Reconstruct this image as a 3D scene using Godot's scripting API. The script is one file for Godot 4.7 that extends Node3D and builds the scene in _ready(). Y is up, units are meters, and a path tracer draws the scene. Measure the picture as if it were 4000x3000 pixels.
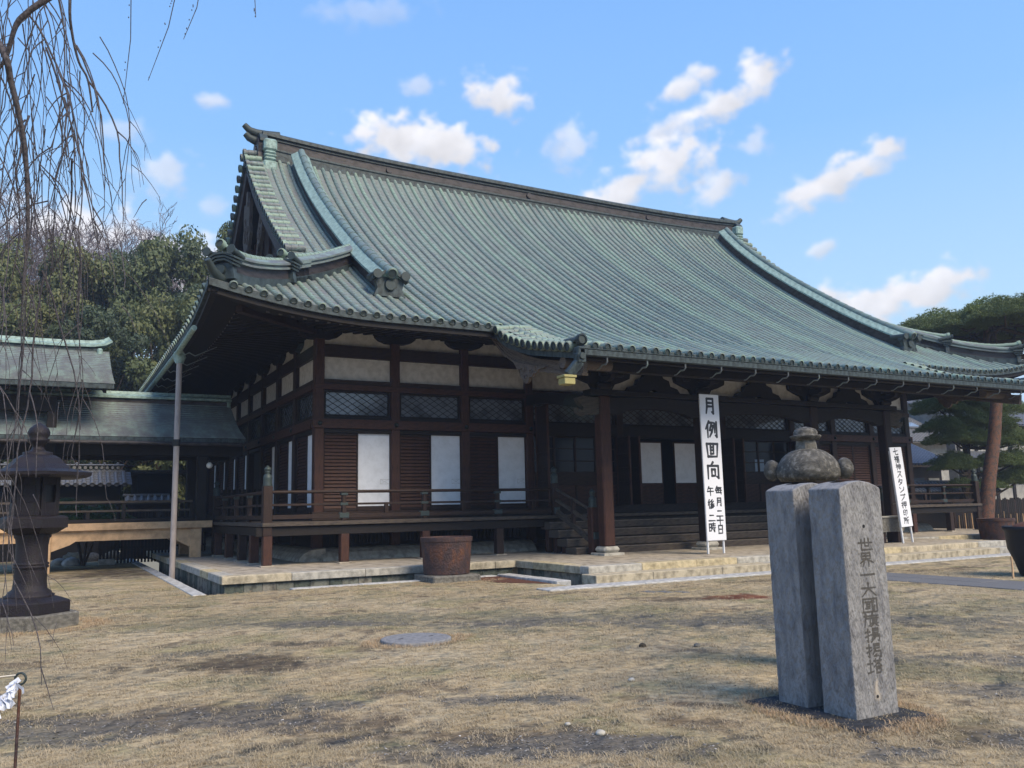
extends Node3D
# A wooden temple hall with a curved copper roof, its court and its neighbours. X runs along the front of the hall, +Z comes towards the visitor, metres.

const W := 25.07      # length of the front wall
const D := 18.4       # depth of the hall
const BAY := 2.25
const OV := 3.54      # overhang of the main eave
const PX0 := 3.78     # entrance porch roof, from and to
const PX1 := 21.29
const RIDGE := -9.2

func _ready():
	var cam := Camera3D.new()
	cam.name = "camera"
	cam.position = Vector3(-6.442, 1.5965, 23.087)
	cam.basis = Basis(Vector3.UP, -0.50117) * Basis(Vector3.RIGHT, 0.14676) * Basis(Vector3.BACK, -0.0223)
	cam.fov = 49.187
	cam.near = 0.05
	cam.far = 900.0
	add_child(cam)
	cam.current = true
	var sun := DirectionalLight3D.new()
	sun.name = "sun"
	sun.light_energy = 0.40
	sun.light_color = Color(1.0, 0.93, 0.82)
	sun.light_angular_distance = 32.0
	sun.shadow_enabled = true
	var to_sun := Vector3(0.22, 0.70, 0.68).normalized()
	add_child(sun)
	sun.look_at_from_position(to_sun * 50.0, Vector3.ZERO, Vector3.UP)
	var env := Environment.new()
	env.background_mode = Environment.BG_SKY
	env.sky = Sky.new()
	var sm := PanoramaSkyMaterial.new()
	sm.panorama = sky_picture()
	sm.energy_multiplier = 0.335
	env.sky.sky_material = sm
	env.tonemap_mode = Environment.TONE_MAPPER_LINEAR
	env.tonemap_exposure = 3.65
	env.ambient_light_source = Environment.AMBIENT_SOURCE_SKY
	env.fog_enabled = true
	env.fog_density = 0.0009
	env.fog_light_color = Color(0.78, 0.86, 0.98)
	env.sdfgi_enabled = true
	env.ssao_enabled = true
	env.ssil_enabled = true
	var we := WorldEnvironment.new()
	we.name = "world"
	we.environment = env
	add_child(we)
	rng.seed = 7
	make_materials()
	make_ground()
	make_platform()
	make_hall()
	make_corridor()
	make_background()
	make_trees()
	make_objects()

# ---------------------------------------------------------------- sky
func sky_picture() -> ImageTexture:
	var w := 3072
	var h := 1536
	var im := Image.create(w, h, false, Image.FORMAT_RGBF)
	var top := Color(0.115, 0.30, 0.77)
	var mid := Color(0.25, 0.485, 0.86)
	var low := Color(0.42, 0.64, 0.87)
	var rim := Color(0.58, 0.72, 0.87)
	for y in h:
		var e := 90.0 - 180.0 * (y + 0.5) / h
		var c := rim
		if e >= 0.0:
			if e < 12.0: c = rim.lerp(low, e / 12.0)
			elif e < 24.0: c = low.lerp(mid, (e - 12.0) / 12.0)
			else: c = mid.lerp(top, clampf((e - 24.0) / 26.0, 0.0, 1.0))
		else:
			c = Color(0.25, 0.24, 0.22)
		im.fill_rect(Rect2i(0, y, w, 1), c)
	var nz := FastNoiseLite.new()
	nz.seed = 5
	nz.frequency = 0.24
	nz.fractal_octaves = 5
	nz.fractal_gain = 0.5
	# clouds: azimuth and elevation in degrees, half width, half height, tilt, thickness
	var cl := [[22.3, 24.2, 5.0, 1.9, -6, 1.15], [20.6, 24.9, 3.2, 1.5, 4, 1.1], [24.6, 24.3, 3.0, 1.5, -10, 1.0], [28.2, 27.4, 2.4, 1.5, -14, 1.0], [40.0, 24.6, 2.6, 0.9, 14, 0.75], [43.7, 25.6, 2.7, 1.1, 22, 0.95], [46.8, 27.2, 1.8, 1.5, 30, 0.95], [41.8, 27.2, 2.5, 0.9, 22, 0.85], [36.6, 21.0, 3.4, 1.5, 22, 1.0], [40.2, 22.4, 3.8, 1.9, 8, 1.0], [43.4, 20.6, 2.2, 1.1, 32, 0.75], [48.9, 19.4, 2.4, 1.2, 26, 0.95], [51.6, 20.4, 2.6, 1.3, 18, 1.15], [54.0, 21.4, 1.4, 1.3, 30, 1.0], [52.4, 11.9, 3.2, 1.6, 6, 1.2], [56.0, 12.6, 2.9, 1.6, 14, 1.2], [50.2, 13.0, 1.3, 0.9, -20, 0.9], [5.4, 21.2, 2.2, 1.5, 20, 0.55], [8.3, 25.9, 1.1, 0.6, 6, 0.6], [22.5, 27.9, 1.5, 0.7, 4, 0.45], [33.2, 24.0, 1.6, 1.9, -40, 0.55], [3.0, 23.4, 1.8, 0.8, 8, 0.35], [0.5, 16.9, 5.0, 2.4, 0, 0.95], [6.8, 15.4, 4.5, 2.6, 0, 0.95], [19.0, 32.0, 3.6, 1.1, 4, 0.25], [46.2, 23.0, 1.0, 1.2, 50, 0.5], [49.8, 16.0, 1.1, 0.6, 25, 0.6], [8.5, 19.4, 1.1, 0.9, 10, 0.35], [58.0, 9.0, 5.0, 2.2, 0, 0.7],
		[162, 44, 26, 13, 5, 1.1], [-150, 50, 20, 8, -10, 1.0], [-95, 40, 16, 6, 12, 0.9], [115, 36, 15, 6, -8, 0.9], [-30, 22, 6, 2, 6, 0.9], [-52, 30, 5, 2.2, 12, 0.9], [-80, 18, 7, 2.4, 0, 0.95], [-110, 28, 6, 2, 10, 0.9], [-140, 20, 7, 2.4, -6, 0.95], [-168, 32, 5, 2.2, 8, 0.8], [80, 24, 5, 2, 10, 0.9], [104, 17, 7, 2.2, 0, 0.9], [132, 27, 6, 2.2, 14, 0.9], [160, 18, 6, 2, 0, 0.9], [70, 38, 4, 1.8, 20, 0.7], [-10, 40, 5, 1.6, 10, 0.5], [-62, 48, 6, 2, 0, 0.6], [118, 45, 6, 2, 12, 0.6]]
	for c in cl:
		var ce := cos(deg_to_rad(c[1]))
		var ext: float = maxf(c[2], c[3]) * 1.9
		var x0 := int((c[0] - ext / ce) / 360.0 * w)
		var x1 := int((c[0] + ext / ce) / 360.0 * w)
		var y0 := int((90.0 - c[1] - ext) / 180.0 * h)
		var y1 := int((90.0 - c[1] + ext) / 180.0 * h)
		var ca := cos(deg_to_rad(c[4]))
		var sa := sin(deg_to_rad(c[4]))
		for y in range(maxi(y0, 0), mini(y1, h)):
			var el := 90.0 - 180.0 * (y + 0.5) / h
			for xi in range(x0, x1):
				var x := posmod(xi, w)
				var az := 360.0 * (xi + 0.5) / w
				var dx: float = (az - c[0]) * ce
				var dy: float = el - c[1]
				var u: float = (dx * ca + dy * sa) / c[2]
				var v: float = (-dx * sa + dy * ca) / c[3]
				var q := u * u + v * v
				if q > 3.4: continue
				var f := 1.05 - sqrt(q) + 0.7 * nz.get_noise_2d(az * ce * 2.1, el * 2.6)
				if v > 0.0: f *= 1.25
				var a: float = smoothstep(-0.05, 1.0, f) * c[5] * 1.12
				if a <= 0.003: continue
				a = minf(a, 1.0)
				var lit := clampf(0.78 + 0.14 * v + 0.10 * nz.get_noise_2d(az * ce * 2.0 + 90.0, el * 2.0) - 0.05 * u, 0.6, 1.04)
				im.set_pixel(x, y, im.get_pixel(x, y).lerp(Color(0.93 * lit, 0.93 * lit, 0.98 * lit), a * 0.95))
	return ImageTexture.create_from_image(im)

# ---------------------------------------------------------------- mesh builder
var rng := RandomNumberGenerator.new()

class MB:
	var v := PackedVector3Array()
	var n := PackedVector3Array()
	var uv := PackedVector2Array()
	var ix := PackedInt32Array()

	func tri(a: Vector3, b: Vector3, c: Vector3):
		var nn := (c - a).cross(b - a).normalized()
		var k := v.size()
		v.append(a); v.append(b); v.append(c)
		n.append(nn); n.append(nn); n.append(nn)
		ix.append(k); ix.append(k + 1); ix.append(k + 2)

	func quad(a: Vector3, b: Vector3, c: Vector3, d: Vector3):
		var nn := (c - a).cross(b - d).normalized()
		var k := v.size()
		v.append(a); v.append(b); v.append(c); v.append(d)
		n.append(nn); n.append(nn); n.append(nn); n.append(nn)
		ix.append(k); ix.append(k + 1); ix.append(k + 2)
		ix.append(k); ix.append(k + 2); ix.append(k + 3)

	func quad_to(a: Vector3, b: Vector3, c: Vector3, d: Vector3, way: Vector3):
		if (c - a).cross(b - d).dot(way) >= 0.0: quad(a, b, c, d)
		else: quad(d, c, b, a)

	func tri_to(a: Vector3, b: Vector3, c: Vector3, way: Vector3):
		if (c - a).cross(b - a).dot(way) >= 0.0: tri(a, b, c)
		else: tri(c, b, a)

	# a box with chamfered edges; t places it
	func cbox(t: Transform3D, s: Vector3, ch: float):
		var h := s * 0.5
		ch = minf(ch, minf(h.x, minf(h.y, h.z)) * 0.8)
		if ch <= 0.0005:
			for ax in 3:
				for sg: float in [-1.0, 1.0]:
					var e := Vector3.ZERO; e[ax] = h[ax] * sg
					var p := Vector3.ZERO; p[(ax + 1) % 3] = h[(ax + 1) % 3]
					var q := Vector3.ZERO; q[(ax + 2) % 3] = h[(ax + 2) % 3]
					quad_to(t * (e - p - q), t * (e + p - q), t * (e + p + q), t * (e - p + q), t.basis * e)
			return
		for ax in 3:
			var b := (ax + 1) % 3
			var c := (ax + 2) % 3
			for sg: float in [-1.0, 1.0]:
				var e := Vector3.ZERO; e[ax] = h[ax] * sg
				var p := Vector3.ZERO; p[b] = h[b] - ch
				var q := Vector3.ZERO; q[c] = h[c] - ch
				quad_to(t * (e - p - q), t * (e + p - q), t * (e + p + q), t * (e - p + q), t.basis * e)
				for s2: float in [-1.0, 1.0]:
					# chamfer between faces ax and b
					var a0 := Vector3.ZERO; a0[ax] = h[ax] * sg; a0[b] = (h[b] - ch) * s2
					var a1 := Vector3.ZERO; a1[ax] = (h[ax] - ch) * sg; a1[b] = h[b] * s2
					quad_to(t * (a0 - q), t * (a0 + q), t * (a1 + q), t * (a1 - q), t.basis * (a0 + a1))
		for sx in [-1.0, 1.0]:
			for sy in [-1.0, 1.0]:
				for sz in [-1.0, 1.0]:
					var k := Vector3(sx, sy, sz)
					tri_to(t * (k * Vector3(h.x, h.y - ch, h.z - ch)), t * (k * Vector3(h.x - ch, h.y, h.z - ch)), t * (k * Vector3(h.x - ch, h.y - ch, h.z)), t.basis * k)

	func box(a: Vector3, b: Vector3, ch := 0.008):
		cbox(Transform3D(Basis(), (a + b) * 0.5), (b - a).abs(), ch)

	# a bar from p to q, w across and h high
	func bar(p: Vector3, q: Vector3, w: float, h: float, ch := 0.006, up := Vector3.UP):
		var z := (q - p).normalized()
		var x := up.cross(z)
		if x.length() < 0.01: x = Vector3.RIGHT.cross(z)
		x = x.normalized()
		cbox(Transform3D(Basis(x, z.cross(x), z), (p + q) * 0.5), Vector3(w, h, (q - p).length()), ch)

	func tube(path: PackedVector3Array, rad: PackedFloat32Array, sides := 8, cap := true):
		var k0 := v.size()
		var m := path.size()
		var side := Vector3.ZERO
		for i in m:
			var dir := (path[mini(i + 1, m - 1)] - path[maxi(i - 1, 0)]).normalized()
			if i == 0:
				side = dir.cross(Vector3.UP if absf(dir.y) < 0.9 else Vector3.RIGHT).normalized()
			else:
				side = (side - dir * side.dot(dir)).normalized()
			var s2 := dir.cross(side)
			for j in sides:
				var a := TAU * j / sides
				var nn := side * cos(a) + s2 * sin(a)
				v.append(path[i] + nn * rad[i]); n.append(nn)
		for i in m - 1:
			for j in sides:
				var a := k0 + i * sides + j
				var b := k0 + i * sides + (j + 1) % sides
				ix.append(a); ix.append(b); ix.append(b + sides)
				ix.append(a); ix.append(b + sides); ix.append(a + sides)
		if cap:
			for e in [0, m - 1]:
				for j in range(1, sides - 1):
					var o: int = k0 + e * sides
					var way := path[0] - path[1] if e == 0 else path[m - 1] - path[m - 2]
					tri_to(v[o], v[o + j], v[o + j + 1], way)

	func lathe(o: Vector3, prof: PackedVector2Array, sides := 16, turn := 0.0, smooth := true):
		var m := prof.size()
		if not smooth:
			for i in m - 1:
				for j in sides:
					var a0 := turn + TAU * j / sides
					var a1 := turn + TAU * (j + 1) / sides
					var d0 := Vector3(cos(a0), 0, sin(a0))
					var d1 := Vector3(cos(a1), 0, sin(a1))
					var pa := o + d0 * prof[i].x + Vector3.UP * prof[i].y
					var pb := o + d1 * prof[i].x + Vector3.UP * prof[i].y
					var pc := o + d1 * prof[i + 1].x + Vector3.UP * prof[i + 1].y
					var pd := o + d0 * prof[i + 1].x + Vector3.UP * prof[i + 1].y
					var t := prof[i + 1] - prof[i]
					quad_to(pa, pb, pc, pd, (d0 + d1) * t.y - Vector3.UP * t.x * 2.0)
			return
		var k0 := v.size()
		for i in m:
			var t := prof[mini(i + 1, m - 1)] - prof[maxi(i - 1, 0)]
			for j in sides + 1:
				var a := turn + TAU * j / sides
				var d := Vector3(cos(a), 0, sin(a))
				v.append(o + d * prof[i].x + Vector3.UP * prof[i].y)
				n.append((d * t.y - Vector3.UP * t.x).normalized())
		for i in m - 1:
			for j in sides:
				var a := k0 + i * (sides + 1) + j
				var b := a + sides + 1
				ix.append(a); ix.append(b); ix.append(b + 1)
				ix.append(a); ix.append(b + 1); ix.append(a + 1)

	# a flat outline in the plane of t's x and y, thick along its z, chamfer free
	func plate(t: Transform3D, pts: PackedVector2Array, thick: float):
		var tr := Geometry2D.triangulate_polygon(pts)
		var hz := Vector3(0, 0, thick * 0.5)
		for s: float in [-1.0, 1.0]:
			for i in range(0, tr.size(), 3):
				var a: Vector3 = Vector3(pts[tr[i]].x, pts[tr[i]].y, 0) + hz * s
				var b: Vector3 = Vector3(pts[tr[i + 1]].x, pts[tr[i + 1]].y, 0) + hz * s
				var c: Vector3 = Vector3(pts[tr[i + 2]].x, pts[tr[i + 2]].y, 0) + hz * s
				tri_to(t * a, t * b, t * c, t.basis.z * s)
		var cw := Geometry2D.is_polygon_clockwise(pts)
		for i in pts.size():
			var p := pts[i]
			var q := pts[(i + 1) % pts.size()]
			var e := (q - p)
			var out := Vector2(e.y, -e.x) * (-1.0 if cw else 1.0)
			quad_to(t * (Vector3(p.x, p.y, 0) - hz), t * (Vector3(q.x, q.y, 0) - hz), t * (Vector3(q.x, q.y, 0) + hz), t * (Vector3(p.x, p.y, 0) + hz), t.basis * Vector3(out.x, out.y, 0))

	# an open cross-section (x across, y up) swept along a path whose sideways direction is fixed
	func sweep(path: PackedVector3Array, side: Vector3, sec: PackedVector2Array, ends := true):
		var m := path.size()
		var rings := []
		for i in m:
			var dir := (path[mini(i + 1, m - 1)] - path[maxi(i - 1, 0)]).normalized()
			var up := dir.cross(side).normalized()
			if up.y < 0.0: up = -up
			var r := PackedVector3Array()
			for s in sec: r.append(path[i] + side * s.x + up * s.y)
			rings.append(r)
		var mid := Vector2.ZERO
		for s in sec: mid += s / sec.size()
		for i in m - 1:
			var dir: Vector3 = path[i + 1] - path[i]
			var up := dir.cross(side).normalized()
			if up.y < 0.0: up = -up
			for j in sec.size():
				var j2 := (j + 1) % sec.size()
				var e := (sec[j] + sec[j2]) * 0.5 - mid
				quad_to(rings[i][j], rings[i][j2], rings[i + 1][j2], rings[i + 1][j], side * e.x + up * e.y)
		if ends:
			var tr := Geometry2D.triangulate_polygon(sec)
			for e in [0, m - 1]:
				var way := path[0] - path[1] if e == 0 else path[m - 1] - path[m - 2]
				for i in range(0, tr.size(), 3):
					tri_to(rings[e][tr[i]], rings[e][tr[i + 1]], rings[e][tr[i + 2]], way)

	# points with holes between them: a cut ball, squashed
	func ball(o: Vector3, r: Vector3, sides := 12, rings := 7):
		var k0 := v.size()
		for i in rings + 1:
			var a := PI * i / rings
			for j in sides + 1:
				var b := TAU * j / sides
				var d := Vector3(sin(a) * cos(b), cos(a), sin(a) * sin(b))
				v.append(o + d * r); n.append((d / r).normalized())
		for i in rings:
			for j in sides:
				var a := k0 + i * (sides + 1) + j
				var b := a + sides + 1
				ix.append(a); ix.append(a + 1); ix.append(b + 1)
				ix.append(a); ix.append(b + 1); ix.append(b)

	# front faces run clockwise: turn round any face that disagrees with its normals
	func settle():
		for i in range(0, ix.size(), 3):
			var a := v[ix[i]]
			if (v[ix[i + 2]] - a).cross(v[ix[i + 1]] - a).dot(n[ix[i]] + n[ix[i + 1]] + n[ix[i + 2]]) < 0.0:
				var k := ix[i + 1]
				ix[i + 1] = ix[i + 2]
				ix[i + 2] = k

	func add_to(me: ArrayMesh) -> ArrayMesh:
		settle()
		var ar := []
		ar.resize(Mesh.ARRAY_MAX)
		ar[Mesh.ARRAY_VERTEX] = v
		ar[Mesh.ARRAY_NORMAL] = n
		if uv.size() == v.size(): ar[Mesh.ARRAY_TEX_UV] = uv
		ar[Mesh.ARRAY_INDEX] = ix
		me.add_surface_from_arrays(Mesh.PRIMITIVE_TRIANGLES, ar)
		return me

	func mesh() -> ArrayMesh:
		return add_to(ArrayMesh.new())

# ---------------------------------------------------------------- naming
var counts := {}

func put(o: Node, called: String, parent: Node) -> Node:
	if not counts.has(parent): counts[parent] = {}
	var k: int = counts[parent].get(called, 0)
	counts[parent][called] = k + 1
	o.name = called if k == 0 else "%s_%03d" % [called, k]
	parent.add_child(o, true)
	return o

func obj(called: String, mb: MB, mat: Material, parent: Node = self) -> MeshInstance3D:
	return inst(called, mb.mesh(), mat, parent)

func inst(called: String, me: Mesh, mat: Material, parent: Node = self, t := Transform3D()) -> MeshInstance3D:
	var o := MeshInstance3D.new()
	o.mesh = me
	if mat: o.material_override = mat
	o.transform = t
	put(o, called, parent)
	return o

func tag(o: Node, label: String, category: String, group := "") -> Node:
	o.set_meta("label", label)
	o.set_meta("category", category)
	if group: o.set_meta("group", group)
	return o

func thing(called: String, label: String, category: String, at := Vector3.ZERO, group := "") -> Node3D:
	var o := Node3D.new()
	put(o, called, self)
	o.position = at
	tag(o, label, category, group)
	return o

func struct(called: String, mb: MB, mat: Material) -> MeshInstance3D:
	var o := obj(called, mb, mat)
	o.set_meta("kind", "structure")
	return o

# ---------------------------------------------------------------- materials
var M := {}

func lin(r: float, g: float, b: float) -> Color:
	return Color(r, g, b).linear_to_srgb()

func noise(seed_: int, freq: float, oct: int, a: float, b: float, size := 512, kind := FastNoiseLite.TYPE_SIMPLEX_SMOOTH) -> NoiseTexture2D:
	var n := FastNoiseLite.new()
	n.seed = seed_
	n.noise_type = kind
	n.frequency = freq
	n.fractal_octaves = oct
	n.fractal_gain = 0.6
	var t := NoiseTexture2D.new()
	t.width = size
	t.height = size
	t.seamless = true
	t.noise = n
	var g := Gradient.new()
	g.set_color(0, Color(a, a, a))
	g.set_color(1, Color(b, b, b))
	t.color_ramp = g
	return t

func ramp(seed_: int, freq: float, oct: int, cols: Array, size := 512) -> NoiseTexture2D:
	var t := noise(seed_, freq, oct, 0, 1, size)
	var g := Gradient.new()
	var offs := PackedFloat32Array()
	var cs := PackedColorArray()
	for i in cols.size():
		offs.append(float(i) / (cols.size() - 1))
		cs.append(cols[i])
	g.offsets = offs
	g.colors = cs
	t.color_ramp = g
	return t

func bumps(seed_: int, freq: float, oct: int, strength: float, size := 512) -> NoiseTexture2D:
	var t := noise(seed_, freq, oct, 0, 1, size)
	t.color_ramp = null
	t.as_normal_map = true
	t.bump_strength = strength
	return t

func mat(c: Color, rough: float, tex: Texture2D = null, scale := Vector3.ONE, nrm: Texture2D = null, nscale := 0.6, metal := 0.0, world := true) -> StandardMaterial3D:
	var m := StandardMaterial3D.new()
	m.albedo_color = c
	m.roughness = rough
	m.metallic = metal
	m.metallic_specular = 0.4
	if tex or nrm:
		m.albedo_texture = tex
		m.uv1_triplanar = true
		m.uv1_world_triplanar = world
		m.uv1_scale = scale
		m.uv1_triplanar_sharpness = 6.0
		if nrm:
			m.normal_enabled = true
			m.normal_texture = nrm
			m.normal_scale = nscale
	return m

func make_materials():
	var grain := ramp(1, 0.012, 5, [Color(0.42, 0.42, 0.45), Color(0.7, 0.68, 0.68), Color(0.95, 0.92, 0.9), Color(1.2, 1.02, 0.92), Color(1.6, 1.15, 0.9)], 512)
	var blotch := noise(2, 0.008, 5, 0.5, 1.35, 512)
	var speck := noise(3, 0.06, 4, 0.55, 1.35, 512)
	var nfine := bumps(4, 0.05, 4, 5.0)
	var ngrain := bumps(6, 0.02, 4, 5.0)
	var patina := ramp(8, 0.011, 6, [lin(0.165, 0.183, 0.175), lin(0.18, 0.207, 0.194), lin(0.19, 0.238, 0.214), lin(0.22, 0.292, 0.255), lin(0.192, 0.224, 0.207), lin(0.182, 0.212, 0.20)])
	var dull := ramp(9, 0.011, 6, [lin(0.10, 0.105, 0.12), lin(0.13, 0.142, 0.155), lin(0.15, 0.175, 0.18), lin(0.20, 0.27, 0.25), lin(0.14, 0.155, 0.165)])
	# wood by the direction of its grain
	var wc := lin(0.032, 0.018, 0.0145)
	var wd := lin(0.0125, 0.0095, 0.0095)
	var wr := lin(0.062, 0.026, 0.018)
	var wg := lin(0.088, 0.076, 0.069)
	for k in [["x", Vector3(0.5, 7, 7)], ["y", Vector3(7, 0.4, 7)], ["z", Vector3(7, 7, 0.5)]]:
		M["brown_" + k[0]] = mat(wc, 0.62, grain, k[1], ngrain, 0.7)
		M["dark_" + k[0]] = mat(wd, 0.65, grain, k[1], ngrain, 0.7)
		M["red_" + k[0]] = mat(wr, 0.6, grain, k[1], ngrain, 0.7)
		M["grey_" + k[0]] = mat(wg, 0.8, grain, k[1], ngrain, 0.7)
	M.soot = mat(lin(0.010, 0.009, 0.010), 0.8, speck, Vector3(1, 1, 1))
	M.copper = mat(Color.WHITE, 0.55, patina, Vector3(0.30, 0.16, 0.13), nfine, 0.25)
	M.copper_b = mat(Color(0.90, 0.93, 0.95), 0.5, patina, Vector3(0.24, 0.2, 0.11), nfine, 0.25)
	M.copper_c = mat(Color(1.05, 1.08, 1.04), 0.5, patina, Vector3(0.37, 0.2, 0.15), nfine, 0.25)
	M.copper_pan = mat(Color.WHITE, 0.6, ramp(48, 0.011, 6, [lin(0.15, 0.155, 0.16), lin(0.165, 0.168, 0.176), lin(0.172, 0.195, 0.184), lin(0.195, 0.24, 0.218), lin(0.172, 0.18, 0.183), lin(0.162, 0.176, 0.173)]), Vector3(0.25, 0.14, 0.11), nfine, 0.25)
	M.copper_cap = mat(lin(0.05, 0.068, 0.07), 0.55, speck, Vector3(3, 3, 3), nfine, 0.3)
	M.copper_light = mat(lin(0.30, 0.43, 0.40), 0.5, dull_tint(), Vector3(0.8, 0.8, 0.8), nfine, 0.25)
	M.copper_dark = mat(lin(0.052, 0.072, 0.078), 0.5, blotch, Vector3(1.2, 0.7, 1.2), nfine, 0.3)
	M.copper_brown = mat(lin(0.055, 0.048, 0.051), 0.5, blotch, Vector3(0.5, 1.2, 0.5), nfine, 0.3)
	M.copper_old = mat(Color.WHITE, 0.5, dull, Vector3(0.35, 0.4, 0.35), nfine, 0.3)
	M.bronze = mat(lin(0.055, 0.075, 0.075), 0.5, speck, Vector3(4, 4, 4), nfine, 0.3, 0.3)
	M.brass = mat(lin(0.45, 0.40, 0.17), 0.45, speck, Vector3(6, 6, 6), null, 0, 0.2)
	M.plaster = mat(lin(0.60, 0.585, 0.56), 0.9, noise(12, 0.01, 5, 0.86, 1.06), Vector3(0.6, 0.6, 0.6), nfine, 0.12)
	M.paper = mat(lin(0.76, 0.785, 0.84), 0.75, noise(13, 0.01, 4, 0.94, 1.04), Vector3(0.5, 0.5, 0.5))
	M.glass = mat(lin(0.012, 0.014, 0.018), 0.12)
	M.glass.metallic_specular = 0.3
	M.transom = mat(lin(0.15, 0.175, 0.215), 0.12, noise(41, 0.006, 3, 0.6, 1.3), Vector3(0.3, 0.3, 0.3))
	M.transom.metallic_specular = 0.6
	M.glass_blue = mat(lin(0.22, 0.30, 0.42), 0.2)
	M.ledge = mat(lin(0.52, 0.455, 0.335), 0.85, noise(15, 0.01, 5, 0.7, 1.15), Vector3(0.7, 0.7, 0.7), nfine, 0.4)
	M.ledge_grey = mat(lin(0.47, 0.45, 0.40), 0.85, noise(16, 0.01, 5, 0.72, 1.12), Vector3(0.7, 0.7, 0.7), nfine, 0.4)
	M.ledge_gold = mat(lin(0.53, 0.45, 0.29), 0.85, noise(17, 0.01, 5, 0.7, 1.15), Vector3(0.7, 0.7, 0.7), nfine, 0.4)
	M.paving = mat(lin(0.42, 0.37, 0.30), 0.9, noise(18, 0.012, 6, 0.68, 1.2), Vector3(0.35, 0.35, 0.35), nfine, 0.4)
	M.mound = mat(lin(0.42, 0.385, 0.33), 0.9, noise(19, 0.012, 5, 0.72, 1.15), Vector3(0.5, 0.5, 0.5), nfine, 0.3)
	M.facing = mat(lin(0.17, 0.175, 0.15), 0.9, blotch, Vector3(0.8, 0.8, 0.8), nfine, 0.6)
	M.facing_dark = mat(lin(0.085, 0.10, 0.085), 0.9, blotch, Vector3(0.8, 0.8, 0.8), nfine, 0.6)
	M.facing_light = mat(lin(0.24, 0.225, 0.19), 0.9, blotch, Vector3(0.8, 0.8, 0.8), nfine, 0.6)
	M.kerb = mat(lin(0.52, 0.52, 0.51), 0.85, noise(21, 0.01, 5, 0.72, 1.1), Vector3(0.9, 0.9, 0.9), nfine, 0.3)
	M.mud = mat(lin(0.06, 0.05, 0.035), 0.95, speck, Vector3(1, 1, 1), nfine, 0.8)
	M.concrete = mat(lin(0.60, 0.40, 0.235), 0.85, noise(22, 0.01, 5, 0.8, 1.1), Vector3(0.5, 0.5, 0.5), nfine, 0.2)
	M.stone = mat(lin(0.25, 0.25, 0.255), 0.9, ramp(23, 0.016, 6, [Color(0.72, 0.72, 0.74), Color(0.86, 0.86, 0.87), Color(0.94, 0.94, 0.94), Color(1.02, 1.01, 1.0), Color(1.16, 1.15, 1.13)]), Vector3(1.3, 0.35, 1.3), nfine, 0.9)
	M.stone_old = mat(lin(0.20, 0.195, 0.185), 0.9, ramp(24, 0.012, 6, [Color(0.55, 0.55, 0.56), Color(0.75, 0.74, 0.72), Color(0.85, 0.84, 0.81), Color(1.0, 0.99, 0.96), Color(1.25, 1.24, 1.2)]), Vector3(1.6, 1.6, 1.6), nfine, 0.9)
	M.slate = mat(lin(0.035, 0.038, 0.045), 0.85, blotch, Vector3(1.2, 1.2, 1.2), nfine, 0.9)
	M.iron = mat(lin(0.022, 0.0195, 0.023), 0.55, ramp(25, 0.012, 6, [Color(0.75, 0.72, 0.75), Color(0.95, 0.92, 0.98), Color(1.1, 1.0, 0.98), Color(1.6, 1.0, 0.85)]), Vector3(1.3, 1.3, 1.3), nfine, 0.8, 0.25)
	M.rust = mat(Color.WHITE, 0.7, ramp(26, 0.01, 6, [lin(0.032, 0.024, 0.027), lin(0.05, 0.034, 0.035), lin(0.07, 0.042, 0.04), lin(0.10, 0.048, 0.034), lin(0.15, 0.066, 0.036)]), Vector3(0.9, 0.45, 0.9), nfine, 0.7, 0.1)
	M.pvc = mat(lin(0.36, 0.32, 0.31), 0.45, noise(27, 0.008, 4, 0.85, 1.1), Vector3(0.6, 0.3, 0.6))
	M.black = mat(lin(0.012, 0.012, 0.013), 0.5)
	M.black_pot = mat(lin(0.014, 0.014, 0.016), 0.5, speck, Vector3(2, 2, 2), nfine, 0.6)
	M.bark = mat(lin(0.075, 0.055, 0.042), 0.95, blotch, Vector3(2, 0.8, 2), nfine, 1.0)
	M.bark_red = mat(Color.WHITE, 0.9, ramp(28, 0.014, 5, [lin(0.05, 0.042, 0.042), lin(0.085, 0.06, 0.052), lin(0.17, 0.08, 0.052), lin(0.11, 0.06, 0.048)]), Vector3(0.8, 0.5, 0.8), nfine, 1.0)
	M.bark_cherry = mat(lin(0.105, 0.095, 0.105), 0.85, blotch, Vector3(6, 6, 6), nfine, 0.8)
	M.twig = mat(lin(0.19, 0.165, 0.18), 0.9)
	M.weathered = mat(lin(0.135, 0.115, 0.102), 0.8, grain, Vector3(7, 7, 0.5), ngrain, 0.5)
	M.rafter_end = mat(lin(0.17, 0.165, 0.17), 0.8, speck, Vector3(3, 3, 3))
	M.nosing = mat(lin(0.17, 0.155, 0.145), 0.8, grain, Vector3(0.5, 7, 7))
	M.lichen = mat(lin(0.17, 0.165, 0.155), 0.9, ramp(51, 0.02, 5, [Color(0.5, 0.5, 0.5), Color(0.6, 0.6, 0.6), Color(0.7, 0.7, 0.69), Color(0.8, 0.79, 0.77), Color(1.25, 1.24, 1.2), Color(1.7, 1.7, 1.68)]), Vector3(1.3, 1.3, 1.3), nfine, 0.9)
	M.tile_grey = mat(lin(0.155, 0.165, 0.185), 0.55, speck, Vector3(0.8, 0.8, 0.8), nfine, 0.4)
	M.tile_pale = mat(lin(0.21, 0.205, 0.20), 0.7, speck, Vector3(0.8, 0.8, 0.8), nfine, 0.4)
	M.tile_blue = mat(lin(0.085, 0.115, 0.18), 0.5, speck, Vector3(0.8, 0.8, 0.8), nfine, 0.4)
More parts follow.
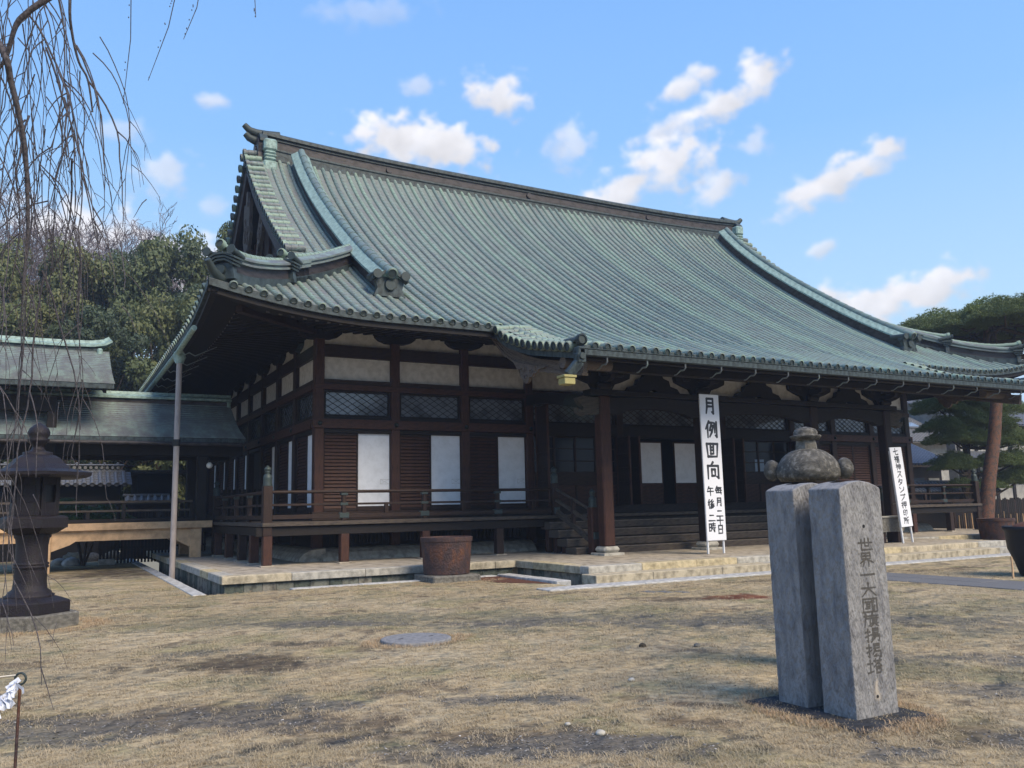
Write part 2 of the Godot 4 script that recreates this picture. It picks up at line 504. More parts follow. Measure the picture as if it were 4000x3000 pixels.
	M.wall_white = mat(lin(0.36, 0.355, 0.34), 0.9, noise(29, 0.01, 4, 0.85, 1.05), Vector3(0.4, 0.4, 0.4))
	M.lamp_white = mat(lin(0.8, 0.8, 0.78), 0.3)
	M.white_paint = mat(lin(0.72, 0.74, 0.78), 0.6, noise(31, 0.01, 4, 0.9, 1.03), Vector3(1, 1, 1))
	M.strip_paper = mat(lin(0.72, 0.76, 0.86), 0.85)
	M.strip_paper.backlight_enabled = true
	M.strip_paper.backlight = Color(0.3, 0.32, 0.36)
	M.rope = mat(lin(0.62, 0.58, 0.5), 0.9)
	M.soil_red = mat(lin(0.13, 0.055, 0.035), 0.95, speck, Vector3(3, 3, 3), nfine, 1.0)
	M.pebble = mat(lin(0.34, 0.33, 0.33), 0.9)
	M.pebble.vertex_color_use_as_albedo = true
	M.path_stone = mat(lin(0.17, 0.17, 0.172), 0.9, speck, Vector3(1.2, 1.2, 1.2), nfine, 0.6)
	M.pebble.albedo_color = Color.WHITE
	M.blade = mat(Color.WHITE, 0.85)
	M.blade.vertex_color_use_as_albedo = true
	M.net = mat(Color(0.30, 0.42, 0.42, 0.08), 0.9)
	M.net.transparency = BaseMaterial3D.TRANSPARENCY_ALPHA

func dull_tint() -> NoiseTexture2D:
	return noise(33, 0.012, 5, 0.68, 1.18)

func leaf_mat(r: float, g: float, b: float) -> StandardMaterial3D:
	var m := mat(lin(r, g, b), 0.6)
	m.backlight_enabled = true
	m.backlight = Color(0.25, 0.28, 0.15)
	return m

# ---------------------------------------------------------------- ground
# what covers the lawn: x, z, half length, half width, turn, strength; kind 0 grey gravel, 1 moss, 2 bare earth, 3 red leaf litter
var patches := [
	[-0.6, 12.1, 5.6, 0.75, 39, 0.75, 1], [-2.6, 11.0, 1.5, 0.35, 36, 0.9, 0], [-0.9, 12.3, 1.4, 0.4, 40, 0.95, 0], [1.5, 14.0, 1.9, 0.8, 40, 0.8, 0], [3.6, 15.6, 2.2, 0.8, 42, 0.75, 0],
	[-4.85, 13.3, 0.95, 0.5, 15, 0.95, 1], [-4.3, 13.2, 0.7, 0.28, 35, 0.8, 2], [-4.9, 12.4, 0.6, 0.25, 30, 0.6, 0], [-3.5, 12.6, 0.9, 0.25, 40, 0.6, 2],
	[-6.1, 15.6, 0.9, 0.55, 40, 0.9, 0], [-5.1, 16.0, 0.9, 0.35, 40, 0.9, 0], [-4.3, 15.9, 0.7, 0.28, 40, 0.85, 0], [-3.6, 15.8, 0.6, 0.24, 40, 0.8, 2], [-3.2, 16.4, 0.55, 0.25, 40, 0.9, 0], [-2.6, 16.8, 0.35, 0.2, 40, 0.8, 0],
	[-4.0, 17.7, 0.9, 0.45, 30, 1.0, 0], [-3.2, 18.0, 0.8, 0.35, 30, 1.0, 0], [-4.9, 17.6, 0.4, 0.2, 30, 0.6, 0], [-2.2, 18.0, 0.45, 0.22, 40, 0.8, 2], [-1.9, 17.5, 0.35, 0.14, 40, 0.9, 2],
	[-1.6, 19.3, 0.5, 0.25, 40, 0.95, 0], [-0.7, 19.6, 0.45, 0.25, 40, 0.95, 0], [-1.75, 18.75, 0.12, 0.08, 30, 1.0, 2], [0.5, 18.6, 0.8, 0.35, 50, 0.8, 0], [-0.3, 16.0, 0.9, 0.3, 45, 0.6, 1], [1.3, 16.6, 0.9, 0.4, 50, 0.6, 1], [1.9, 17.8, 1.4, 0.5, 50, 0.75, 0],
	[-1.2, 11.5, 6.0, 1.25, 38, 0.85, 1], [2.6, 14.6, 3.4, 1.7, 41, 0.85, 1], [2.3, 14.3, 2.3, 0.95, 42, 0.8, 0], [0.0, 12.7, 2.3, 0.5, 40, 0.75, 0], [-4.7, 13.4, 1.2, 0.6, 25, 0.9, 2], [-5.2, 15.9, 2.2, 0.5, 38, 0.9, 2], [-3.7, 17.6, 1.4, 0.55, 30, 0.9, 2], [0.9, 17.6, 1.6, 0.6, 48, 0.8, 1], [5.5, 15.5, 2.4, 1.0, 42, 0.7, 1], [-0.9, 19.4, 1.0, 0.4, 40, 0.8, 2],
	[4.05, 12.0, 0.5, 0.42, 30, 0.9, 3], [3.1, 11.6, 1.1, 0.3, 30, 0.85, 2], [2.4, 10.9, 0.8, 0.22, 30, 0.7, 2], [5.2, 13.4, 1.6, 0.4, 40, 0.6, 1],
	[-4.4, 9.8, 2.6, 0.6, 25, 0.6, 1], [-5.1, 6.6, 1.3, 0.22, 20, 0.7, 2], [-4.9, -3.8, 1.6, 2.0, 0, 0.8, 2], [0.6, 9.2, 2.4, 0.35, 30, 0.45, 1], [-5.0, -9.0, 2.5, 3.0, 0, 0.9, 2], [8.9, 12.5, 0.9, 0.35, 20, 0.5, 2], [7.4, 10.2, 2.0, 0.3, 10, 0.6, 2], [12.0, 10.6, 2.6, 0.3, 5, 0.6, 2]]
var cover_noise: FastNoiseLite

# how much of each kind of bare ground lies at a place
func cover(x: float, z: float) -> Vector4:
	var r := Vector4.ZERO
	var wob := cover_noise.get_noise_2d(x * 1.0, z * 1.0)
	var fine := cover_noise.get_noise_2d(x * 5.0 + 40.0, z * 5.0)
	for p in patches:
		var dx: float = x - p[0]
		var dz: float = z - p[1]
		var m: float = p[2] * 1.5
		if absf(dx) > m or absf(dz) > m: continue
		var ca := cos(deg_to_rad(p[4]))
		var sa := sin(deg_to_rad(p[4]))
		var u: float = (dx * ca + dz * sa) / p[2]
		var v: float = (-dx * sa + dz * ca) / p[3]
		var f: float = 1.15 - sqrt(u * u + v * v) + 0.8 * wob + 0.75 * fine
		f = smoothstep(-0.05, 0.95, f) * p[5]
		r[p[6]] = maxf(r[p[6]], f)
	var g := smoothstep(0.22, 0.6, wob + 0.5 * fine)
	r.y = maxf(r.y, g * 0.55)
	r.z = maxf(r.z, smoothstep(0.30, 0.65, -wob * 1.0 + 0.55 * fine) * 0.6)
	return r

func make_ground():
	cover_noise = FastNoiseLite.new()
	cover_noise.seed = 11
	cover_noise.frequency = 0.55
	cover_noise.fractal_octaves = 4
	var n2 := FastNoiseLite.new()
	n2.seed = 12
	n2.frequency = 0.35
	n2.fractal_octaves = 5
	var s := 1024
	var im := Image.create(s, s, false, Image.FORMAT_RGB8)
	var straw := lin(0.355, 0.285, 0.178)
	var pale := lin(0.425, 0.35, 0.232)
	var green := lin(0.235, 0.215, 0.115)
	var kinds := [lin(0.135, 0.124, 0.108), lin(0.175, 0.165, 0.115), lin(0.10, 0.078, 0.058), lin(0.15, 0.055, 0.035)]
	for j in s:
		for i in s:
			var x := -10.0 + 32.0 * (i + 0.5) / s
			var z := -6.0 + 32.0 * (j + 0.5) / s
			var q := n2.get_noise_2d(x, z)
			var c: Color = straw.lerp(pale, clampf(0.5 + q * 1.3, 0, 1)).lerp(green, clampf(n2.get_noise_2d(x * 1.7 + 70.0, z * 1.7) * 1.9 - 0.1, 0, 0.75))
			var b := cover(x, z)
			for k: int in [1, 2, 0, 3]: c = c.lerp(kinds[k], b[k] * 0.92)
			var f := 1.0 + 0.2 * n2.get_noise_2d(x * 23.0, z * 23.0)
			im.set_pixel(i, j, Color(c.r * f, c.g * f, c.b * f))
	var m := StandardMaterial3D.new()
	m.albedo_texture = ImageTexture.create_from_image(im)
	m.roughness = 1.0
	m.metallic_specular = 0.1
	m.detail_enabled = true
	m.detail_blend_mode = BaseMaterial3D.BLEND_MODE_MUL
	m.detail_uv_layer = BaseMaterial3D.DETAIL_UV_2
	m.detail_albedo = noise(14, 0.05, 4, 0.72, 1.24, 512)
	m.normal_enabled = true
	m.normal_texture = bumps(34, 0.03, 5, 12.0, 1024)
	m.normal_scale = 0.5
	var mb := MB.new()
	var uv2 := PackedVector2Array()
	for r in [[-400.0, 9.0, 400.0, 400.0], [-400.0, -400.0, -3.85, 9.0], [-3.85, 5.0, 2.25, 9.0], [2.25, 5.0, 2.96, 8.46], [19.6, -400.0, 400.0, 9.0], [-3.85, -400.0, 19.6, -21.7]]:
		mb.quad_to(Vector3(r[0], 0, r[1]), Vector3(r[2], 0, r[1]), Vector3(r[2], 0, r[3]), Vector3(r[0], 0, r[3]), Vector3.UP)
	for p in mb.v:
		mb.uv.append(Vector2((p.x + 10.0) / 32.0, (p.z + 6.0) / 32.0))
		uv2.append(Vector2(p.x, p.z) / 1.1)
	var ar := []
	ar.resize(Mesh.ARRAY_MAX)
	ar[Mesh.ARRAY_VERTEX] = mb.v
	ar[Mesh.ARRAY_NORMAL] = mb.n
	ar[Mesh.ARRAY_TEX_UV] = mb.uv
	ar[Mesh.ARRAY_TEX_UV2] = uv2
	ar[Mesh.ARRAY_INDEX] = mb.ix
	var tg := PackedFloat32Array()
	for p in mb.v: tg.append_array([1.0, 0.0, 0.0, 1.0])
	ar[Mesh.ARRAY_TANGENT] = tg
	var me := ArrayMesh.new()
	me.add_surface_from_arrays(Mesh.PRIMITIVE_TRIANGLES, ar)
	var g := inst("lawn", me, m)
	g.set_meta("kind", "structure")
	make_grass()

func free_lawn(x: float, z: float) -> bool:
	if x > 8.2 and x < 9.9 and z > 9.3: return false
	if z > 9.02: return true
	if x < -3.9: return true
	if x > 19.7: return true
	return z > 5.05 and x < 2.2 and (absf(x - 1.6) > 0.75 or z > 5.75)

func make_grass():
	var tuft := MB.new()
	var r := RandomNumberGenerator.new()
	r.seed = 21
	for k in 7:
		var a := r.randf() * TAU
		var d := Vector3(cos(a), 0, sin(a))
		var s := d.cross(Vector3.UP) * r.randf_range(0.0007, 0.0014)
		var b := Vector3(r.randf_range(-0.022, 0.022), -0.002, r.randf_range(-0.022, 0.022))
		var l := r.randf_range(0.022, 0.05)
		var mid := b + d * l * 0.55 + Vector3.UP * r.randf_range(0.006, 0.02)
		var tip := b + d * l + Vector3.UP * r.randf_range(0.002, 0.02)
		tuft.quad_to(b - s, b + s, mid + s * 0.8, mid - s * 0.8, Vector3.UP)
		tuft.tri_to(mid - s * 0.8, mid + s * 0.8, tip, Vector3.UP)
	var tm := tuft.mesh()
	var where: Array[Transform3D] = []
	var tint: Array[Color] = []
	var tries := 150000
	var n2 := FastNoiseLite.new()
	n2.seed = 31
	n2.frequency = 0.8
	for k in tries:
		# thrown on the visible ground, thicker towards the visitor
		var far := 4.6 + 17.0 * pow(r.randf(), 1.9)
		var a := r.randf_range(-0.17, 1.12)
		var x := -6.44 + sin(a) * far
		var z := 23.09 - cos(a) * far
		if not free_lawn(x, z): continue
		var b := cover(x, z)
		var bare := maxf(maxf(b.x, b.z), maxf(b.w, b.y * 0.45))
		if r.randf() < bare * 1.0: continue
		if r.randf() < 0.25 + 0.5 * smoothstep(-0.1, 0.35, n2.get_noise_2d(x * 1.6 + 30.0, z * 1.6)): continue
		var sc := r.randf_range(0.6, 1.25) * (1.0 + far * 0.03)
		var t := Transform3D(Basis(Vector3.UP, r.randf() * TAU).scaled(Vector3(sc, sc * r.randf_range(0.6, 1.3), sc)), Vector3(x, 0, z))
		where.append(t)
		var q := n2.get_noise_2d(x, z) * 0.5 + 0.5
		var c := Color(0.40, 0.32, 0.20).lerp(Color(0.50, 0.415, 0.28), r.randf())
		c = c.lerp(Color(0.19, 0.19, 0.11), clampf((q - 0.55) * 1.2 + b.y * 0.95, 0, 0.85) * r.randf_range(0.4, 1.0))
		c = c.lerp(Color(0.24, 0.17, 0.11), r.randf() * 0.25)
		tint.append(c)
	# longer dry grass round the bases
	for e in [[-1.03, 18.31, 0.42, 0.56, 900], [-6.62, 8.35, 0.75, 0.75, 900], [1.55, 5.9, 0.8, 0.25, 260], [-2.3, 5.1, 1.4, 0.12, 120], [-2.41, 13.12, 0.5, 0.34, 300]]:
		for k in e[4]:
			var a := r.randf() * TAU
			var f := r.randf_range(1.0, 1.45)
			var x: float = e[0] + cos(a) * e[2] * f
			var z: float = e[1] + sin(a) * e[3] * f
			if e[4] == 900 and e[0] > -2.0:
				if absf(x + 1.04) < 0.40 and absf(z - 18.3) < 0.56: continue
			var sc := r.randf_range(0.9, 1.8)
			where.append(Transform3D(Basis(Vector3.UP, r.randf() * TAU).scaled(Vector3(sc, sc * r.randf_range(0.9, 1.9), sc)), Vector3(x, 0, z)))
			tint.append(Color(0.40, 0.31, 0.19).lerp(Color(0.48, 0.38, 0.25), r.randf()).lerp(Color(0.35, 0.16, 0.08), r.randf() * 0.4))
	var g := scatter("dry_grass", tm, where, tint, M.blade)
	tag(g, "short straw coloured winter grass growing over the temple court", "grass")
	# gravel
	var ico := MB.new()
	var pts := [Vector3(1, 0.1, 0.2), Vector3(-0.9, 0.0, 0.3), Vector3(0.1, 0.6, 0.1), Vector3(0.1, -0.3, -0.1), Vector3(0.2, 0.1, 0.9), Vector3(-0.1, 0.15, -0.8)]
	for f in [[0, 2, 4], [0, 4, 3], [0, 3, 5], [0, 5, 2], [1, 4, 2], [1, 3, 4], [1, 5, 3], [1, 2, 5]]:
		ico.tri_to(pts[f[0]], pts[f[1]], pts[f[2]], pts[f[0]] + pts[f[1]] + pts[f[2]])
	where = []
	tint = []
	for k in 90000:
		var far := 4.6 + 15.0 * pow(r.randf(), 1.7)
		var a := r.randf_range(-0.17, 1.12)
		var x := -6.44 + sin(a) * far
		var z := 23.09 - cos(a) * far
		if not free_lawn(x, z): continue
		var b := cover(x, z)
		if r.randf() > b.x * 0.6 + b.z * 0.14 + b.y * 0.03 + 0.004: continue
		var sc := 0.0045 + 0.012 * pow(r.randf(), 3.0)
		where.append(Transform3D(Basis.from_euler(Vector3(r.randf() * 0.5, r.randf() * TAU, r.randf() * 0.5)).scaled(Vector3(sc, sc * 0.7, sc)), Vector3(x, sc * 0.2, z)))
		var v := 0.07 + 0.22 * pow(r.randf(), 1.6) + (0.3 if r.randf() < 0.05 else 0.0)
		tint.append(Color(v, v * 0.96, v * 0.92))
	g = scatter("gravel", ico.mesh(), where, tint, M.pebble)
	tag(g, "small grey pebbles strewn through the bare patches of the court", "gravel")
	var stones := [[-1.68, 16.55, 0.035, 0], [0.05, 15.45, 0.045, 1], [-0.45, 15.1, 0.05, 2], [-2.95, 17.9, 0.04, 0], [-3.0, 17.55, 0.025, 0], [-4.4, 18.35, 0.03, 0]]
	var words := ["small pale stone lying on straw grass left of the twin pillars", "dark grey stone lying on bare ground behind the twin pillars", "flat brown stone beside a dark stone on the grass", "white pebble near the front edge of the court", "small white pebble just behind the white pebble at the front", "pale pebble in the dark gravel at the front edge"]
	for k in stones.size():
		var e = stones[k]
		var mb := MB.new()
		mb.ball(Vector3.ZERO, Vector3(e[2], e[2] * 0.6, e[2] * 0.8), 9, 5)
		for i in mb.v.size(): mb.v[i] *= 1.0 + 0.14 * sin(mb.v[i].x * 90.0 + k) * cos(mb.v[i].z * 70.0)
		var o := obj("stone", mb, [M.ledge_grey, M.stone_old, M.mud][e[3]])
		o.position = Vector3(e[0], e[2] * 0.3, e[1])
		tag(o, words[k], "stone", "loose stones on the court")

func scatter(called: String, me: Mesh, where: Array[Transform3D], tint: Array[Color], m: Material) -> MultiMeshInstance3D:
	var mm := MultiMesh.new()
	mm.transform_format = MultiMesh.TRANSFORM_3D
	mm.use_colors = true
	mm.mesh = me
	mm.instance_count = where.size()
	for k in where.size():
		mm.set_instance_transform(k, where[k])
		mm.set_instance_color(k, tint[k])
	var o := MultiMeshInstance3D.new()
	o.multimesh = mm
	o.material_override = m
	put(o, called, self)
	o.set_meta("kind", "stuff")
	return o

# a row of blocks along x or z, each a piece of its own, with 6 mm joints
func blocks(called: String, parent: Node, a: Vector3, b: Vector3, along: int, lens: Array, mats: Array, ch := 0.012, jut := 0.004):
	var p := a[along]
	var k := 0
	while p < b[along] - 0.02:
		var q: float = minf(p + lens[k % lens.size()] * rng.randf_range(0.88, 1.12), b[along])
		if b[along] - q < 0.15: q = b[along]
		var lo := a
		var hi := b
		lo[along] = p + 0.003
		hi[along] = q - 0.003
		hi.y += rng.randf_range(-jut, jut)
		var mb := MB.new()
		mb.box(lo, hi, ch)
		obj(called, mb, mats[rng.randi() % mats.size()], parent)
		p = q
		k += 1

func make_platform():
	var t := thing("stone_platform", "wide pale stone platform with kerb blocks and steps under the temple hall", "platform")
	var mb := MB.new()
	mb.box(Vector3(-2.87, -0.1, -21.2), Vector3(28.0, 0.296, 3.94), 0.0)
	mb.box(Vector3(4.2, -0.1, 3.94), Vector3(18.66, 0.294, 7.2), 0.0)
	obj("paving", mb, M.paving, t)
	var lg := [M.ledge, M.ledge_grey, M.ledge_gold, M.ledge]
	var long := [1.5, 1.7, 1.35, 1.8]
	blocks("kerb_block", t, Vector3(-3.21, 0.125, 3.93), Vector3(3.86, 0.30, 4.28), 0, long, lg)
	blocks("kerb_block", t, Vector3(18.99, 0.125, 3.93), Vector3(28.3, 0.30, 4.28), 0, long, lg)
	blocks("kerb_block", t, Vector3(3.86, 0.125, 4.0), Vector3(4.2, 0.30, 7.2), 2, [1.1, 1.5], lg)
	blocks("kerb_block", t, Vector3(3.86, 0.125, 7.2), Vector3(18.99, 0.30, 7.55), 0, long, lg)
	blocks("kerb_block", t, Vector3(18.66, 0.125, 4.0), Vector3(18.99, 0.30, 7.2), 2, [1.5], lg)
	blocks("kerb_block", t, Vector3(-3.21, 0.125, -21.5), Vector3(-2.87, 0.30, 3.93), 2, long, lg)
	var fa := [M.facing, M.facing_dark, M.facing, M.facing_light]
	var fl := [M.facing, M.facing_light, M.facing_light, M.facing_dark]
	blocks("facing_stone", t, Vector3(-3.14, -0.45, 4.0), Vector3(3.8, 0.125, 4.21), 0, [0.36, 0.42, 0.3, 0.38], fa, 0.008)
	blocks("facing_stone", t, Vector3(-3.14, -0.45, -8.0), Vector3(-2.94, 0.125, 4.0), 2, [0.44, 0.52, 0.4], fl, 0.008)
	blocks("facing_stone", t, Vector3(3.93, -0.45, 4.22), Vector3(4.13, 0.125, 7.45), 2, [0.32, 0.38, 0.28], fl, 0.008)
	blocks("step_block", t, Vector3(3.66, -0.05, 7.56), Vector3(19.4, 0.15, 8.12), 0, [1.7, 2.1, 1.5], [M.ledge, M.ledge_grey, M.ledge])
	mb = MB.new()
	mb.box(Vector3(4.0, -0.45, 7.25), Vector3(18.9, 0.12, 7.53), 0.0)
	obj("step_core", mb, M.facing, t)
	var w := thing("gutter_kerb", "whitish stone kerb edging the ditch round the platform", "kerb")
	blocks("kerb_stone", w, Vector3(-3.88, -0.45, -21.0), Vector3(-3.62, 0.025, 5.0), 2, [1.2, 1.5], [M.kerb])
	blocks("kerb_stone", w, Vector3(-1.9, -0.45, 4.74), Vector3(2.95, 0.022, 5.02), 0, [1.4, 1.7], [M.kerb])
	blocks("kerb_stone", w, Vector3(2.93, -0.45, 5.04), Vector3(3.28, 0.06, 7.75), 2, [1.35], [M.kerb, M.ledge_grey])
	blocks("kerb_stone", w, Vector3(2.0, -0.3, 8.47), Vector3(19.6, 0.03, 9.0), 0, [2.2, 1.9, 2.5], [M.kerb])
	mb = MB.new()
	mb.quad_to(Vector3(-3.9, -0.4, -21), Vector3(-2.9, -0.4, -21), Vector3(-2.9, -0.4, 5), Vector3(-3.9, -0.4, 5), Vector3.UP)
	mb.quad_to(Vector3(-2.9, -0.4, 4.1), Vector3(4.2, -0.4, 4.1), Vector3(4.2, -0.4, 5), Vector3(-2.9, -0.4, 5), Vector3.UP)
	mb.quad_to(Vector3(2.9, -0.4, 5), Vector3(4.2, -0.4, 5), Vector3(4.2, -0.4, 8.5), Vector3(2.9, -0.4, 8.5), Vector3.UP)
	mb.quad_to(Vector3(3.6, -0.1, 8.1), Vector3(19.6, -0.1, 8.1), Vector3(19.6, -0.1, 8.5), Vector3(3.6, -0.1, 8.5), Vector3.UP)
	struct("ditch_floor", mb, M.mud)
	# earth bank that the lawn keeps in front of the ditch
	mb = MB.new()
	mb.box(Vector3(-3.86, -0.45, 5.0), Vector3(2.25, -0.004, 5.3), 0.0)
	mb.box(Vector3(2.25, -0.45, 5.02), Vector3(2.93, -0.02, 8.46), 0.0)
	struct("earth_bank", mb, M.mud)
	mb = MB.new()
	mb.quad_to(Vector3(2.15, 0.008, 5.06), Vector3(2.92, 0.008, 5.06), Vector3(2.92, 0.008, 7.6), Vector3(2.15, 0.008, 6.6), Vector3.UP)
	var o := obj("soil", mb, M.soil_red)
	o.set_meta("kind", "structure")
	# flat slabs of the path to the steps
	var p := thing("stone_path", "grey flat paving slabs leading across the grass to the entrance steps", "path")
	p.set_meta("kind", "structure")
	for k in 9:
		for s in 2:
			mb = MB.new()
			var z := 9.4 + k * 1.22
			mb.box(Vector3(8.3 + s * 0.76, -0.05, z), Vector3(9.04 + s * 0.76, 0.012 + rng.randf() * 0.008, z + 1.2), 0.01)
			obj("slab", mb, M.path_stone, p)
	for k in 3:
		mb = MB.new()
		mb.box(Vector3(3.3 + k * 0.22, -0.03, 10.1 + k * 0.22), Vector3(3.5 + k * 0.2, 0.010, 10.42 + k * 0.2), 0.008)
		obj("flagstone", mb, M.path_stone, p)

# ---------------------------------------------------------------- the hall's roof
var PZ := [-9.2, -8.0, -7.0, -6.0, -5.0, -4.0, -3.0, -2.0, -1.0, 0.0, 1.0, 2.0, 3.0, 3.54, 4.0, 4.5, 5.0, 5.5, 6.0, 6.5, 7.0, 7.5]
var PY := [15.72, 14.38, 13.42, 12.56, 11.77, 11.02, 10.31, 9.62, 8.96, 8.34, 7.77, 7.22, 6.70, 6.44, 6.24, 6.03, 5.83, 5.66, 5.52, 5.40, 5.30, 5.21]

func prof(z: float) -> float:
	var i := 0
	while i < PZ.size() - 2 and z > PZ[i + 1]: i += 1
	var t: float = (z - PZ[i]) / (PZ[i + 1] - PZ[i])
	var p0: float = PY[maxi(i - 1, 0)] if i > 0 else 2.0 * PY[0] - PY[1]
	var p3: float = PY[i + 2] if i + 2 < PY.size() else 2.0 * PY[i + 1] - PY[i]
	return cubic_interpolate(PY[i], PY[i + 1], p0, p3, t)

# the eaves rise towards the corners of a slope that is len long
func rise(a: float, z: float, len: float) -> float:
	var e := maxf(0.8 - a, a - (len - 0.8))
	if e <= 0.0: return 0.0
	return 0.5 * pow(e / 4.34, 2.0) * pow(clampf((z + 1.5) / 5.0, 0.0, 1.2), 1.5)

func surf(a: float, z: float, len: float) -> float:
	return prof(z) + rise(a, z, len)

# half-round copper roll made of short courses; path lies on the roof, side is the roll's sideways direction
func roll_mesh(path: PackedVector3Array, side: Vector3, rad: float, cap: bool, sides := 6) -> ArrayMesh:
	var mb := MB.new()
	var m := path.size()
	for i in m - 1:
		var dir := (path[i + 1] - path[i]).normalized()
		var up := dir.cross(side).normalized()
		if up.y < 0.0: up = -up
		var k0 := mb.v.size()
		for e in 2:
			var r := rad * (0.93 if e == 0 else 1.04)
			for j in sides + 1:
				var a := -0.35 + (PI + 0.7) * j / sides
				var nn := side * cos(a) + up * sin(a)
				mb.v.append(path[i + e] + nn * r + up * rad * 0.15)
				mb.n.append((nn - dir * 0.06).normalized())
		for j in sides:
			mb.ix.append_array([k0 + j, k0 + j + 1, k0 + sides + 2 + j, k0 + j, k0 + sides + 2 + j, k0 + sides + 1 + j])
		# the lap: a small step at the lower end
		k0 = mb.v.size()
		for e in 2:
			for j in sides + 1:
				var a := -0.35 + (PI + 0.7) * j / sides
				var nn := side * cos(a) + up * sin(a)
				mb.v.append(path[i + 1] + nn * rad * (1.04 if e == 0 else 0.90) + up * rad * 0.15)
				mb.n.append(dir)
		for j in sides:
			mb.ix.append_array([k0 + j, k0 + j + 1, k0 + sides + 2 + j, k0 + j, k0 + sides + 2 + j, k0 + sides + 1 + j])
	var me := mb.mesh()
	if cap:
		var c := MB.new()
		var d := (path[m - 1] - path[m - 2]).normalized()
		var up := d.cross(side).normalized()
		if up.y < 0.0: up = -up
		var o := path[m - 1] + up * rad * 0.15
		var ring := MB.new()
		ring.tube(PackedVector3Array([o - d * 0.07, o + d * 0.035]), PackedFloat32Array([rad * 1.24, rad * 1.24]), 12, false)
		ring.tube(PackedVector3Array([o + d * 0.035, o + d * 0.036]), PackedFloat32Array([rad * 1.24, rad * 0.92]), 12, false)
		ring.tube(PackedVector3Array([o - d * 0.07, o - d * 0.071]), PackedFloat32Array([rad * 1.24, rad * 0.9]), 12, false)
		var k1 := mb.v.size()
		mb.v.append_array(ring.v)
		mb.n.append_array(ring.n)
		for q in ring.ix: mb.ix.append(q + k1)
		me = mb.mesh()
		c.tube(PackedVector3Array([o + d * 0.036, o + d * 0.012]), PackedFloat32Array([rad * 0.92, rad * 0.86]), 12, false)
		c.tube(PackedVector3Array([o - d * 0.05, o + d * 0.012]), PackedFloat32Array([rad * 0.9, rad * 0.9]), 10, true)
		c.add_to(me)
	return me

func slope_path(a: float, z0: float, z1: float, len: float, step: float) -> PackedVector3Array:
	var p := PackedVector3Array()
	var n := maxi(1, int(round((z1 - z0) * 1.25 / step)))
	for i in n + 1:
		var z := lerpf(z0, z1, float(i) / n)
		p.append(Vector3(0.0, surf(a, z, len), z))
	return p

# the flat courses between the rolls of one slope
func pan_mesh(z0: float, z1: float, len: float, left: Callable, cols: PackedFloat32Array, thick := 0.012) -> ArrayMesh:
	var mb := MB.new()
	var n := int((z1 - z0) / 0.26)
	for i in n:
		var za := lerpf(z0, z1, float(i) / n)
		var zb := lerpf(z0, z1, float(i + 1) / n)
		for j in cols.size() - 1:
			var p := []
			for q in [[za, cols[j]], [za, cols[j + 1]], [zb, cols[j + 1]], [zb, cols[j]]]:
				var l: float = left.call(q[0])
				var x := lerpf(l, len - l, q[1])
				p.append(Vector3(x, surf(x, q[0], len), q[0]))
			var lift := Vector3(0, thick, 0)
			mb.quad_to(p[0], p[1], p[2] + lift, p[3] + lift, Vector3(0, 1, 0.3))
			mb.quad_to(p[3] + lift, p[2] + lift, p[2], p[3], Vector3(0, 0, 1))
	return mb.mesh()

func spread() -> PackedFloat32Array:
	var c := PackedFloat32Array()
	for k in 15: c.append(0.22 * k / 14.0)
	for k in 8: c.append(0.22 + 0.56 * (k + 1) / 9.0)
	for k in 15: c.append(0.78 + 0.22 * k / 14.0)
	return c

func coppers() -> Material:
	return [M.copper, M.copper_b, M.copper_c, M.copper][rng.randi() % 4]

func roll_obj(called: String, me: ArrayMesh, parent: Node, t: Transform3D, m: Material, capm: Material):
	var o := inst(called, me, null, parent, t)
	o.set_surface_override_material(0, m)
	if me.get_surface_count() > 1: o.set_surface_override_material(1, capm)

func hip(z: float) -> float:
	return -0.45 if z < 0.45 else -z

func hip_side(z: float) -> float:
	return -z

